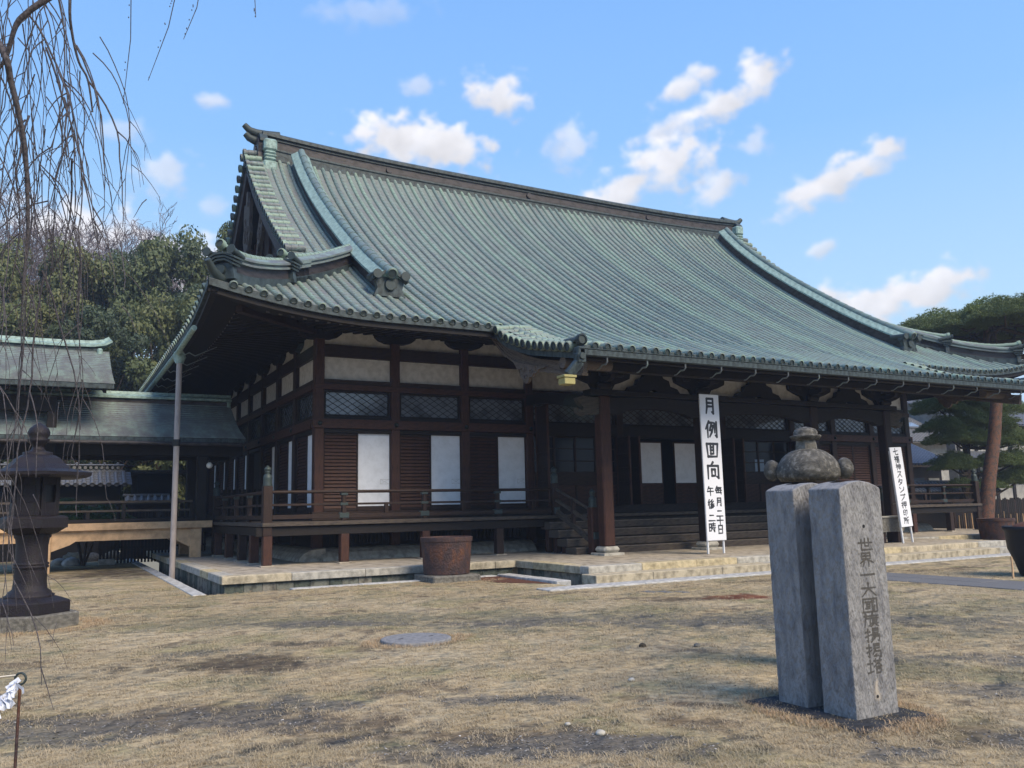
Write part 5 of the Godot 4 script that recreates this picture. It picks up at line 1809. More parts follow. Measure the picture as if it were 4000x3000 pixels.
		for e in [[4.48, 5.08], [4.74, 4.88], [5.02, 4.97], [5.3, 5.02], [4.74, 5.08]]:
			var p := PackedVector3Array()
			var rad := PackedFloat32Array()
			for k in 9:
				var a := k * 0.8
				p.append(pt * Vector3(e[0] + cos(a) * (0.085 - 0.008 * k), e[1] + sin(a) * (0.085 - 0.008 * k), 0.05))
				rad.append(0.016)
			mb.tube(p, rad, 6)
		obj("scrollwork", mb, M.weathered, vn)
		roll_obj("corner_roll", roll_mesh(PackedVector3Array([Vector3(0, prof(6.9) + 0.02, 6.9), Vector3(0, prof(7.2) + 0.05, 7.2), Vector3(0, prof(7.5) + 0.1, 7.56)]), Vector3.RIGHT, 0.11, true, 8), vn, Transform3D(Basis(), Vector3(mx(PX0 + 0.1, s), 0, 0)), M.copper_dark, M.copper_cap)
	# eave edge of the porch
	mb = MB.new()
	mb.box(Vector3(PX0 + 0.12, 5.05, 7.40), Vector3(PX1 - 0.12, 5.215, 7.52), 0.01)
	obj("eave_band", mb, M.copper_dark, h)
	mb = MB.new()
	mb.box(Vector3(PX0 + 0.2, 4.92, 7.24), Vector3(PX1 - 0.2, 5.04, 7.39), 0.01)
	obj("eave_board", mb, M.dark_x, h)
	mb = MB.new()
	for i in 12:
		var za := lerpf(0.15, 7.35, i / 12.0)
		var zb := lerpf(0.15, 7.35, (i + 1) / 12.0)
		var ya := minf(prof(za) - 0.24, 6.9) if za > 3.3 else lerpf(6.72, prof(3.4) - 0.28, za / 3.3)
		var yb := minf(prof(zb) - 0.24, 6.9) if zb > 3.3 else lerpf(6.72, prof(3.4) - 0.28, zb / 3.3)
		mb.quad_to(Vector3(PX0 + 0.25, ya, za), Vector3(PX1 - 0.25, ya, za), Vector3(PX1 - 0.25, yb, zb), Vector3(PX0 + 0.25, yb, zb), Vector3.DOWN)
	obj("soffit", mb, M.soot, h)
	mb = MB.new()
	mb.bar(Vector3(0, prof(4.3) - 0.31, 4.3), Vector3(0, prof(7.2) - 0.29, 7.2), 0.09, 0.11, 0.006)
	var raf := mb.mesh()
	var x := PX0 + 0.5
	while x < PX1 - 0.4:
		inst("porch_rafter", raf, M.dark_z, h, Transform3D(Basis(), Vector3(x, 0, 0)))
		x += 0.345
	# gutter, its hooks and the spout head
	var gt := Node3D.new()
	put(gt, "gutter", h)
	mb = MB.new()
	mb.box(Vector3(PX0 - 0.04, 4.945, 7.56), Vector3(PX1 + 0.04, 5.085, 7.70), 0.012)
	obj("trough", mb, M.copper_dark, gt)
	mb = MB.new()
	mb.box(Vector3(PX0 - 0.05, 5.088, 7.545), Vector3(PX1 + 0.05, 5.105, 7.715), 0.004)
	obj("rim", mb, M.copper_cap, gt)
	for k in 15:
		mb = MB.new()
		var hx := 4.5 + 1.14 * k
		mb.tube(PackedVector3Array([Vector3(hx, 4.95, 7.64), Vector3(hx, 4.84, 7.64), Vector3(hx, 4.79, 7.58), Vector3(hx, 4.80, 7.46), Vector3(hx, 4.77, 7.40), Vector3(hx, 4.72, 7.30), Vector3(hx, 4.72, 7.22)]), PackedFloat32Array([0.022, 0.022, 0.022, 0.02, 0.018, 0.016, 0.014]), 6)
		obj("hook", mb, M.copper_old, gt)
	mb = MB.new()
	mb.box(Vector3(3.70, 4.96, 7.50), Vector3(3.88, 5.14, 7.70), 0.02)
	mb.bar(Vector3(3.79, 5.0, 7.6), Vector3(3.80, 4.78, 7.58), 0.22, 0.22, 0.02, Vector3.BACK)
	mb.bar(Vector3(3.80, 4.82, 7.58), Vector3(3.55, 4.50, 7.46), 0.20, 0.20, 0.02, Vector3.BACK)
	obj("spout", mb, M.copper_dark, gt)
	mb = MB.new()
	mb.tube(PackedVector3Array([Vector3(3.79, 4.92, 7.70), Vector3(3.79, 4.92, 7.735)]), PackedFloat32Array([0.09, 0.07]), 14)
	obj("boss", mb, M.copper_cap, gt)
	mb = MB.new()
	mb.box(Vector3(3.40, 4.29, 7.28), Vector3(3.68, 4.44, 7.56), 0.01)
	mb.box(Vector3(3.375, 4.442, 7.255), Vector3(3.705, 4.50, 7.585), 0.008)
	obj("spout_box", mb, M.brass, gt)
	# round rain pipe that stands in the side ditch
	mb = MB.new()
	mb.tube(PackedVector3Array([Vector3(-3.56, 5.72, -1.05), Vector3(-3.56, -0.25, -1.0)]), PackedFloat32Array([0.075, 0.075]), 14)
	obj("rain_pipe", mb, M.pvc, h)
	mb = MB.new()
	mb.tube(PackedVector3Array([Vector3(-3.56, 3.62, -1.04), Vector3(-3.56, 3.44, -1.04)]), PackedFloat32Array([0.10, 0.10]), 14)
	obj("pipe_collar", mb, M.black, h)
	mb = MB.new()
	mb.tube(PackedVector3Array([Vector3(-3.56, 5.70, -1.05), Vector3(-3.56, 5.86, -1.05), Vector3(-3.6, 6.02, -1.0)]), PackedFloat32Array([0.10, 0.17, 0.12]), 14)
	mb.tube(PackedVector3Array([Vector3(-3.62, 6.08, 2.0), Vector3(-3.62, 5.98, -1.0), Vector3(-3.62, 6.05, -20.0)]), PackedFloat32Array([0.07, 0.075, 0.075]), 10)
	obj("side_gutter", mb, M.copper_light, h)
	for k in 7:
		mb = MB.new()
		var z := -0.4 - 1.6 * k
		mb.tube(PackedVector3Array([Vector3(-3.6, 5.95, z), Vector3(-3.5, 5.84, z), Vector3(-3.4, 5.9, z), Vector3(-3.25, 5.82, z), Vector3(-2.7, 6.1, z)]), PackedFloat32Array([0.016, 0.016, 0.016, 0.014, 0.012]), 6)
		obj("gutter_hook", mb, M.copper_old, h)

# ---------------------------------------------------------------- the covered corridor and the taller roof beside it
# a stepped copper slope between a ridge and an eave; concave, courses c
func shingle_slope(mb: MB, x0: float, x1: float, ridge: Vector2, eave: Vector2, sag: float, c: int, skew0 := 0.0, skew1 := 0.0):
	for i in c:
		var p := []
		for f in [float(i) / c, float(i + 1) / c]:
			var z := lerpf(ridge.x, eave.x, f)
			var y := lerpf(ridge.y, eave.y, f) - sag * sin(PI * f)
			p.append(Vector3(x0 + skew0 * f, y, z))
			p.append(Vector3(x1 + skew1 * f, y, z))
		var l := Vector3(0, 0.028, 0)
		var out := Vector3(0, 1, signf(eave.x - ridge.x))
		mb.quad_to(p[0], p[1], p[3] + l, p[2] + l, out)
		mb.quad_to(p[2] + l, p[3] + l, p[3], p[2], Vector3(0, -0.2, signf(eave.x - ridge.x)))
		# closing strip at the free ends
		for e in [0, 1]:
			mb.quad_to(p[e], p[e + 2] + l, p[e + 2] - Vector3(0, 0.10, 0), p[e] - Vector3(0, 0.10, 0), Vector3(-1 if e == 0 else 1, 0, 0))

func make_corridor():
	var t := thing("covered_corridor", "roofed corridor bridge on tan concrete beams joining the left side of the hall", "corridor")
	var zc := -6.55
	for s in 2:
		var zs := 1.0 if s == 0 else -1.0
		var mb := MB.new()
		shingle_slope(mb, -9.6, -1.25, Vector2(zc + zs * 0.1, 5.28), Vector2(zc + zs * 2.0, 3.98), 0.16, 22, 0.0, 0.18)
		obj("roof_slope", mb, M.copper_old, t)
		mb = MB.new()
		mb.box(Vector3(-9.6, 3.84, zc + zs * 1.9), Vector3(-1.10, 3.965, zc + zs * 2.03), 0.008)
		obj("eave_edge", mb, M.copper_dark, t)
		mb = MB.new()
		for k in 22: mb.bar(Vector3(-9.2 + k * 0.37, 4.0, zc + zs * 0.6), Vector3(-9.2 + k * 0.37, 3.78, zc + zs * 1.85), 0.07, 0.08, 0.0)
		obj("rafter_ends", mb, M.dark_z, t)
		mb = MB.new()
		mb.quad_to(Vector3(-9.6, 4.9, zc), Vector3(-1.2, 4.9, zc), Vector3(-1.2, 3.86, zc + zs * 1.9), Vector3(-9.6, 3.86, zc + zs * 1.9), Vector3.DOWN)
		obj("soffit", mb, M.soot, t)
		mb = MB.new()
		mb.box(Vector3(-9.6, 3.46, zc + zs * 1.16 - 0.09), Vector3(-1.0, 3.80, zc + zs * 1.16 + 0.09), 0.01)
		obj("wall_plate", mb, M.dark_x, t)
		# railing
		var z := zc + zs * 1.16
		for q in [[2.045, 0.045, 0.035], [1.775, 0.035, 0.03]]:
			mb = MB.new()
			mb.box(Vector3(-9.6, q[0] - q[2], z - q[1]), Vector3(-2.5, q[0] + q[2], z + q[1]), 0.008)
			obj("rail", mb, M.grey_x, t)
		mb = MB.new()
		mb.box(Vector3(-9.6, 1.42, z - 0.09), Vector3(-1.9, 1.535, z + 0.09), 0.01)
		obj("ground_sill", mb, M.dark_x, t)
		for k in 7:
			mb = MB.new()
			var x := -2.52 - 0.98 * k
			var tall := k % 2 == 0
			mb.box(Vector3(x - 0.055, 1.537, z - 0.045), Vector3(x + 0.055, 2.01 if tall else 1.745, z + 0.045), 0.008)
			obj("baluster", mb, M.dark_y, t)
		for x in [-2.25, -6.47, -9.3]:
			mb = MB.new()
			mb.box(Vector3(x - 0.15, 1.42, z - 0.15 - (0.0 if s == 0 else 0.05)), Vector3(x + 0.15, 3.455, z + 0.14), 0.015)
			obj("corridor_post", mb, M.dark_y, t)
		# concrete slab edge, beam, legs
		mb = MB.new()
		mb.box(Vector3(-9.6, 1.205, zc + zs * 1.32 - 0.12), Vector3(-1.92, 1.42, zc + zs * 1.32 + 0.12), 0.01)
		obj("slab_edge", mb, M.concrete, t)
		mb = MB.new()
		var beam := PackedVector2Array([Vector2(-6.38, 1.203), Vector2(-6.38, 0.62), Vector2(-5.9, 0.80), Vector2(-5.75, 0.90), Vector2(-3.05, 0.90), Vector2(-2.9, 0.80), Vector2(-2.56, 0.62), Vector2(-2.56, 1.203)])
		mb.plate(Transform3D(Basis(), Vector3(0, 0, zc + zs * 1.22)), beam, 0.2)
		mb.box(Vector3(-9.6, 0.90, zc + zs * 1.22 - 0.1), Vector3(-6.57, 1.203, zc + zs * 1.22 + 0.1), 0.0)
		obj("girder", mb, M.concrete, t)
		for x in [-6.475, -2.39]:
			mb = MB.new()
			mb.box(Vector3(x - (0.09 if x < -3 else 0.165), -0.3, zc + zs * 1.22 - 0.14), Vector3(x + (0.09 if x < -3 else 0.165), 1.204, zc + zs * 1.22 + 0.14), 0.015)
			obj("concrete_leg", mb, M.concrete, t)
	var mb := MB.new()
	mb.box(Vector3(-9.6, 1.25, zc - 1.2), Vector3(-1.9, 1.40, zc + 1.2), 0.0)
	obj("corridor_floor", mb, M.dark_x, t)
	mb = MB.new()
	mb.box(Vector3(-9.6, 5.12, zc - 0.17), Vector3(-1.32, 5.36, zc + 0.17), 0.01)
	obj("ridge_body", mb, M.copper_brown, t)
	mb = MB.new()
	mb.sweep(PackedVector3Array([Vector3(-9.6, 5.36, zc), Vector3(-1.22, 5.38, zc)]), Vector3(0, 0, 1), PackedVector2Array([Vector2(-0.25, 0.0), Vector2(0.25, 0.0), Vector2(0.25, 0.07), Vector2(0.1, 0.15), Vector2(0.06, 0.24), Vector2(-0.06, 0.24), Vector2(-0.1, 0.15), Vector2(-0.25, 0.07)]))
	obj("ridge_cover", mb, M.copper_light, t)
	mb = MB.new()
	mb.box(Vector3(-1.36, 4.86, zc - 0.22), Vector3(-1.24, 5.42, zc + 0.22), 0.03)
	obj("ridge_end", mb, M.copper_light, t)
	mb = MB.new()
	mb.plate(Transform3D(Basis(Vector3(0, 0, 1), Vector3.UP, Vector3(-1, 0, 0)), Vector3(-1.5, 0, 0)), PackedVector2Array([Vector2(zc - 1.9, 3.9), Vector2(zc + 1.9, 3.9), Vector2(zc, 5.1)]), 0.08)
	obj("gable_board", mb, M.dark_z, t)
	mb = MB.new()
	mb.tube(PackedVector3Array([Vector3(-9.6, 3.80, zc + 2.1), Vector3(-1.2, 3.78, zc + 2.1)]), PackedFloat32Array([0.055, 0.055]), 8)
	obj("gutter", mb, M.copper_brown, t)
	mb = MB.new()
	mb.ball(Vector3(-2.05, 3.16, -5.2), Vector3(0.10, 0.10, 0.10), 14, 8)
	obj("globe_lamp", mb, M.lamp_white, t)
	mb = MB.new()
	mb.tube(PackedVector3Array([Vector3(-2.05, 3.25, -5.2), Vector3(-2.05, 3.34, -5.2), Vector3(-2.0, 3.42, -5.3), Vector3(-2.0, 3.47, -5.38)]), PackedFloat32Array([0.025, 0.015, 0.015, 0.015]), 6)
	obj("lamp_arm", mb, M.black, t)

	var u := thing("raised_corridor_roof", "taller grey green copper roof at the left frame edge above the corridor", "roof")
	for s in 2:
		var zs := 1.0 if s == 0 else -1.0
		mb = MB.new()
		shingle_slope(mb, -13.0, -5.05, Vector2(zc + zs * 0.14, 6.86), Vector2(zc + zs * 2.3, 5.52), 0.13, 24, 0.0, 0.1)
		obj("roof_slope", mb, M.copper_old, u)
		mb = MB.new()
		mb.box(Vector3(-13.0, 5.36, zc + zs * 2.18), Vector3(-4.97, 5.50, zc + zs * 2.33), 0.008)
		obj("eave_edge", mb, M.copper_dark, u)
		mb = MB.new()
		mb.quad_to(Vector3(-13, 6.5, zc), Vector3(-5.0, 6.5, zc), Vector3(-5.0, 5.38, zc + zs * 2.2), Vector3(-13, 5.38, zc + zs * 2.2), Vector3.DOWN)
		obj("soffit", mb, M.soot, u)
		mb = MB.new()
		mb.box(Vector3(-13.0, 4.74, zc + zs * 1.35 - 0.1), Vector3(-6.43, 5.2, zc + zs * 1.35 + 0.1), 0.01)
		obj("beam", mb, M.dark_x, u)
		for x in [-6.55, -9.6]:
			mb = MB.new()
			mb.box(Vector3(x - 0.13, 1.42, zc + zs * 1.36 - 0.12), Vector3(x + 0.13, 4.738, zc + zs * 1.36 + 0.12), 0.015)
			obj("tall_post", mb, M.dark_y, u)
		for k in 14:
			mb = MB.new()
			var x := -5.2 - 0.42 * k
			mb.bar(Vector3(x, 5.52, zc + zs * 1.0), Vector3(x, 5.30, zc + zs * 2.1), 0.08, 0.09, 0.0)
			obj("rafter", mb, M.brown_z, u)
	mb = MB.new()
	mb.box(Vector3(-13.0, 6.66, zc - 0.2), Vector3(-5.28, 6.94, zc + 0.2), 0.01)
	obj("ridge_body", mb, M.copper_dark, u)
	mb = MB.new()
	mb.sweep(PackedVector3Array([Vector3(-13, 6.94, zc), Vector3(-6.2, 6.94, zc), Vector3(-5.5, 6.97, zc), Vector3(-5.15, 7.04, zc), Vector3(-4.95, 7.16, zc)]), Vector3(0, 0, 1), PackedVector2Array([Vector2(-0.27, 0.0), Vector2(0.27, 0.0), Vector2(0.27, 0.07), Vector2(0.1, 0.14), Vector2(0.06, 0.24), Vector2(-0.06, 0.24), Vector2(-0.1, 0.14), Vector2(-0.27, 0.07)]))
	obj("ridge_cover", mb, M.copper_light, u)
	mb = MB.new()
	mb.box(Vector3(-5.40, 6.30, zc - 0.32), Vector3(-5.24, 6.93, zc + 0.32), 0.04)
	mb.box(Vector3(-5.41, 6.22, zc - 0.25), Vector3(-5.23, 6.32, zc + 0.35), 0.03)
	obj("ridge_end", mb, M.copper_light, u)

# tiled slope: rolls down the slope over flat courses, each roll a piece
func tile_roof(parent: Node3D, x0: float, x1: float, ridge: Vector2, eave: Vector2, pitch: float, m: Material, single: bool):
	var dir := Vector3(0, eave.y - ridge.y, eave.x - ridge.x)
	var l := dir.length()
	var mb := MB.new()
	var c := int(l / 0.24)
	for i in c:
		var a := Vector3(0, ridge.y, ridge.x) + dir * (float(i) / c)
		var b := Vector3(0, ridge.y, ridge.x) + dir * (float(i + 1) / c)
		var up := Vector3(0, 0.03, 0)
		mb.quad_to(a + Vector3(x0, 0, 0), a + Vector3(x1, 0, 0), b + up + Vector3(x1, 0, 0), b + up + Vector3(x0, 0, 0), Vector3.UP)
		mb.quad_to(b + up + Vector3(x0, 0, 0), b + up + Vector3(x1, 0, 0), b + Vector3(x1, 0, 0), b + Vector3(x0, 0, 0), Vector3(0, 0, signf(dir.z)))
	obj("tile_course", mb, m, parent)
	var path := PackedVector3Array()
	for i in c + 1: path.append(Vector3(0, ridge.y, ridge.x) + dir * (float(i) / c) + Vector3(0, 0.02, 0))
	var me := roll_mesh(path, Vector3.RIGHT, pitch * 0.28, single, 5)
	var x := x0 + pitch * 0.5
	while x < x1:
		roll_obj("tile_row", me, parent, Transform3D(Basis(), Vector3(x, 0, 0)), m, m)
		x += pitch

func make_background():
	# tiled shed seen under the corridor
	var t := thing("tiled_shed", "low shed with a grey tiled roof seen beneath the corridor on the left", "shed")
	var mb := MB.new()
	tile_roof(t, -11.0, -3.62, Vector2(-15.2, 3.42), Vector2(-14.0, 2.86), 0.29, M.tile_grey, true)
	tile_roof(t, -11.0, -3.62, Vector2(-15.2, 3.42), Vector2(-16.4, 2.86), 0.29, M.tile_grey, true)
	mb.box(Vector3(-11.0, 3.36, -15.34), Vector3(-3.9, 3.52, -15.06), 0.02)
	mb.box(Vector3(-11.0, 3.66, -15.36), Vector3(-3.86, 3.74, -15.04), 0.03)
	obj("ridge", mb, M.tile_grey, t)
	for k in 22:
		mb = MB.new()
		mb.tube(PackedVector3Array([Vector3(-4.1 - k * 0.2, 3.59, -15.02), Vector3(-4.1 - k * 0.2, 3.59, -15.35)]), PackedFloat32Array([0.065, 0.065]), 8)
		obj("ridge_pattern_tile", mb, M.tile_pale, t)
	for k in 14:
		mb = MB.new()
		mb.ball(Vector3(-4.1 - k * 0.5, 3.77, -15.2), Vector3(0.06, 0.05, 0.06), 8, 5)
		obj("ridge_cap_tile", mb, M.tile_grey, t)
	mb = MB.new()
	mb.box(Vector3(-11, 0, -16.0), Vector3(-4.0, 2.9, -14.5), 0.0)
	obj("wall", mb, M.soot, t)
	mb = MB.new()
	mb.plate(Transform3D(Basis(Vector3(0, 0, 1), Vector3.UP, Vector3(-1, 0, 0)), Vector3(-3.95, 0, 0)), PackedVector2Array([Vector2(-16.3, 2.85), Vector2(-14.1, 2.85), Vector2(-15.2, 3.4)]), 0.06)
	obj("gable", mb, M.brown_x, t)
	t = thing("pale_coping_wall", "low wall with a pale tiled coping behind the corridor rails", "wall")
	tile_roof(t, -4.0, -2.4, Vector2(-12.3, 2.36), Vector2(-11.9, 2.14), 0.24, M.tile_pale, true)
	mb = MB.new()
	mb.box(Vector3(-4.05, 2.36, -12.4), Vector3(-2.4, 2.45, -12.2), 0.02)
	obj("coping", mb, M.tile_pale, t)
	mb = MB.new()
	mb.box(Vector3(-4.0, 0, -12.5), Vector3(-2.4, 2.12, -12.1), 0.0)
	obj("wall_face", mb, M.brown_x, t)
	t = thing("paling_fence", "dark wooden paling fence standing behind the corridor rails", "fence")
	for k in 32:
		mb = MB.new()
		mb.box(Vector3(-4.9 + k * 0.11, 0, -9.62), Vector3(-4.83 + k * 0.11, 1.78, -9.59), 0.0)
		obj("pale", mb, M.dark_y, t)
	for y in [0.5, 1.5]:
		mb = MB.new()
		mb.box(Vector3(-4.95, y, -9.66), Vector3(-1.4, y + 0.07, -9.625), 0.0)
		obj("fence_rail", mb, M.dark_x, t)
	t = thing("dark_outbuilding", "dark timber outbuilding behind the corridor beside the hall", "building")
	mb = MB.new()
	mb.box(Vector3(-2.9, 0.2, -24.0), Vector3(-1.2, 3.6, -20.5), 0.0)
	obj("wall", mb, M.dark_y, t)
	mb = MB.new()
	mb.box(Vector3(-3.6, 3.6, -24.5), Vector3(-0.8, 3.75, -20.0), 0.03)
	obj("flat_roof", mb, M.grey_x, t)

	# houses beyond the right end of the hall
	t = thing("skylight_house", "house with a weathered pale grey tiled roof and a small skylight", "house")
	tile_roof(t, 33.0, 50.3, Vector2(-20.5, 9.05), Vector2(-14.0, 5.4), 0.36, M.tile_pale, false)
	tile_roof(t, 33.0, 50.3, Vector2(-20.5, 9.05), Vector2(-27.0, 5.4), 0.9, M.tile_pale, false)
	mb = MB.new()
	mb.box(Vector3(32.9, 8.95, -20.75), Vector3(50.4, 9.35, -20.25), 0.06)
	obj("ridge", mb, M.tile_grey, t)
	mb = MB.new()
	mb.box(Vector3(33.6, 0, -26.3), Vector3(49.8, 5.5, -14.9), 0.0)
	obj("wall", mb, M.wall_white, t)
	mb = MB.new()
	mb.plate(Transform3D(Basis(Vector3(0, 0, 1), Vector3.UP, Vector3(-1, 0, 0)), Vector3(33.7, 0, 0)), PackedVector2Array([Vector2(-26.5, 5.4), Vector2(-14.5, 5.4), Vector2(-20.5, 8.9)]), 0.1)
	obj("gable", mb, M.wall_white, t)
	var sl := Basis(Vector3.RIGHT, 0.512)
	var sk := Node3D.new()
	put(sk, "skylight", t)
	mb = MB.new()
	mb.cbox(Transform3D(sl, Vector3(47.8, 6.85, -16.2)), Vector3(1.5, 0.16, 0.9), 0.02)
	obj("frame", mb, M.tile_grey, sk)
	mb = MB.new()
	mb.cbox(Transform3D(sl, Vector3(47.8, 6.92, -16.16)), Vector3(1.3, 0.06, 0.7), 0.0)
	obj("pane", mb, M.glass_blue, sk)
	t = thing("blue_tiled_house", "low house with a dark blue tiled roof behind the pine", "house")
	tile_roof(t, 29.0, 40.6, Vector2(-11.4, 5.1), Vector2(-8.2, 3.55), 0.3, M.tile_blue, true)
	tile_roof(t, 29.0, 40.6, Vector2(-11.4, 5.1), Vector2(-14.6, 3.55), 0.6, M.tile_blue, true)
	mb = MB.new()
	mb.box(Vector3(28.9, 5.0, -11.6), Vector3(40.8, 5.34, -11.2), 0.06)
	obj("ridge", mb, M.tile_blue, t)
	mb = MB.new()
	mb.box(Vector3(28.8, 3.4, -8.35), Vector3(40.8, 3.54, -8.2), 0.01)
	obj("eave_board", mb, M.grey_x, t)
	mb = MB.new()
	mb.box(Vector3(29.4, 0, -14), Vector3(40.2, 3.6, -8.9), 0.0)
	obj("wall", mb, M.brown_x, t)
	for k in 4:
		mb = MB.new()
		mb.box(Vector3(34.7 + k * 1.4, 1.4, -8.9), Vector3(35.7 + k * 1.4, 2.8, -8.86), 0.0)
		obj("window", mb, M.wall_white if k % 2 else M.glass, t)
	t = thing("white_walled_house", "two storey house with white walls, dark posts and dark roof at the right", "house")
	mb = MB.new()
	mb.box(Vector3(51.0, 0, -24.0), Vector3(67.0, 7.2, -15.0), 0.0)
	obj("wall", mb, M.wall_white, t)
	for k in 8:
		mb = MB.new()
		mb.box(Vector3(51.1 + k * 2.1, 0, -15.0), Vector3(51.4 + k * 2.1, 7.2, -14.9), 0.0)
		obj("post", mb, M.dark_y, t)
	for y in [2.6, 4.3, 6.9]:
		mb = MB.new()
		mb.box(Vector3(51.0, y, -14.99), Vector3(67.0, y + 0.28, -14.88), 0.0)
		obj("beam", mb, M.dark_x, t)
	tile_roof(t, 50.4, 68.0, Vector2(-19.5, 9.4), Vector2(-14.0, 6.9), 0.4, M.tile_grey, false)
	tile_roof(t, 50.4, 68.0, Vector2(-19.5, 9.4), Vector2(-25.0, 6.9), 1.0, M.tile_grey, false)
	tile_roof(t, 50.4, 68.0, Vector2(-15.0, 4.9), Vector2(-13.4, 4.25), 0.4, M.tile_grey, false)
	mb = MB.new()
	mb.plate(Transform3D(Basis(Vector3(0, 0, 1), Vector3.UP, Vector3(-1, 0, 0)), Vector3(51.05, 0, 0)), PackedVector2Array([Vector2(-24.5, 7.1), Vector2(-14.5, 7.1), Vector2(-19.5, 9.3)]), 0.1)
	obj("gable", mb, M.wall_white, t)
	t = thing("tiled_garden_wall", "long low garden wall with grey tile coping behind the far veranda rails", "wall")
	tile_roof(t, 29.0, 37.5, Vector2(-4.5, 2.42), Vector2(-3.8, 1.9), 0.26, M.tile_grey, true)
	mb = MB.new()
	mb.box(Vector3(29.0, 2.4, -4.65), Vector3(37.5, 2.52, -4.4), 0.03)
	obj("coping", mb, M.tile_grey, t)
	mb = MB.new()
	mb.box(Vector3(29.1, 0, -4.7), Vector3(37.4, 1.95, -4.2), 0.0)
	obj("wall_face", mb, M.dark_x, t)
	t = thing("board_fence", "dark upright board fence at the right behind the rusty tub", "fence")
	for k in 66:
		mb = MB.new()
		mb.box(Vector3(29.3 + k * 0.145, 0, -1.03), Vector3(29.43 + k * 0.145, 1.52 + 0.05 * sin(k * 1.7), -1.0), 0.0)
		obj("board", mb, M.dark_y if k % 4 else M.brown_y, t)
	for y in [0.4, 1.3]:
		mb = MB.new()
		mb.box(Vector3(29.2, y, -1.09), Vector3(39.0, y + 0.09, -1.035), 0.0)
		obj("fence_rail", mb, M.dark_x, t)
	t = thing("bamboo_low_fence", "low fence of pale upright sticks in front of the dark board fence", "fence")
	for k in 34:
		mb = MB.new()
		mb.tube(PackedVector3Array([Vector3(28.7 + k * 0.16, 0, -0.4), Vector3(28.7 + k * 0.16 + rng.randf_range(-0.03, 0.03), 0.75 + rng.randf() * 0.2, -0.4)]), PackedFloat32Array([0.025, 0.022]), 5)
		obj("stick", mb, M.grey_y if k % 3 else M.concrete, t)
	t = thing("bronze_lantern_post", "slim dark green metal lantern standing behind the far veranda rails", "lantern")
	mb = MB.new()
	mb.lathe(Vector3(33.6, 0, -1.9), PackedVector2Array([Vector2(0.3, 0), Vector2(0.3, 0.2), Vector2(0.16, 0.3), Vector2(0.14, 2.1), Vector2(0.24, 2.2), Vector2(0.24, 2.3)]), 10)
	obj("shaft", mb, M.bronze, t)
	mb = MB.new()
	mb.lathe(Vector3(33.6, 2.3, -1.9), PackedVector2Array([Vector2(0.2, 0), Vector2(0.2, 0.5), Vector2(0.36, 0.52), Vector2(0.34, 0.6), Vector2(0.1, 0.72), Vector2(0.0, 0.74)]), 8)
	obj("cap", mb, M.copper_light, t)
	mb = MB.new()
	for j in 9:
		for i in 12:
			var p := []
			for q in [[i, j], [i + 1, j], [i + 1, j + 1], [i, j + 1]]:
				var x: float = 40.0 + q[0] * 14.0
				var z: float = -45.0 - q[1] * 10.0
				p.append(Vector3(x, 9.5 * smoothstep(0.0, 4.0, q[1]) + 1.5 * sin(x * 0.05) - 1.0 + 1.2 * sin(z * 0.11), z))
			mb.quad_to(p[0], p[1], p[2], p[3], Vector3.UP)
	struct("hill", mb, M.mud)

# ---------------------------------------------------------------- things in the court
func tub(o: Node3D, r0: float, r1: float, hgt: float, m: Material, fill: Material):
	var mb := MB.new()
	mb.lathe(Vector3.ZERO, PackedVector2Array([Vector2(0, 0.0), Vector2(r0 * 0.97, 0.0), Vector2(r0, 0.02), Vector2(lerpf(r0, r1, 0.86), hgt * 0.86), Vector2(lerpf(r0, r1, 0.9) + 0.012, hgt * 0.875), Vector2(r1 + 0.012, hgt * 0.885), Vector2(r1 + 0.018, hgt * 0.99), Vector2(r1 + 0.006, hgt), Vector2(r1 - 0.04, hgt), Vector2(r1 - 0.05, hgt * 0.97), Vector2(r1 - 0.06, hgt * 0.6)]), 40)
	obj("tub_wall", mb, m, o)
	mb = MB.new()
	mb.lathe(Vector3.ZERO, PackedVector2Array([Vector2(0, hgt * 0.80), Vector2(r1 - 0.03, hgt * 0.80)]), 32)
	obj("filling", mb, fill, o)

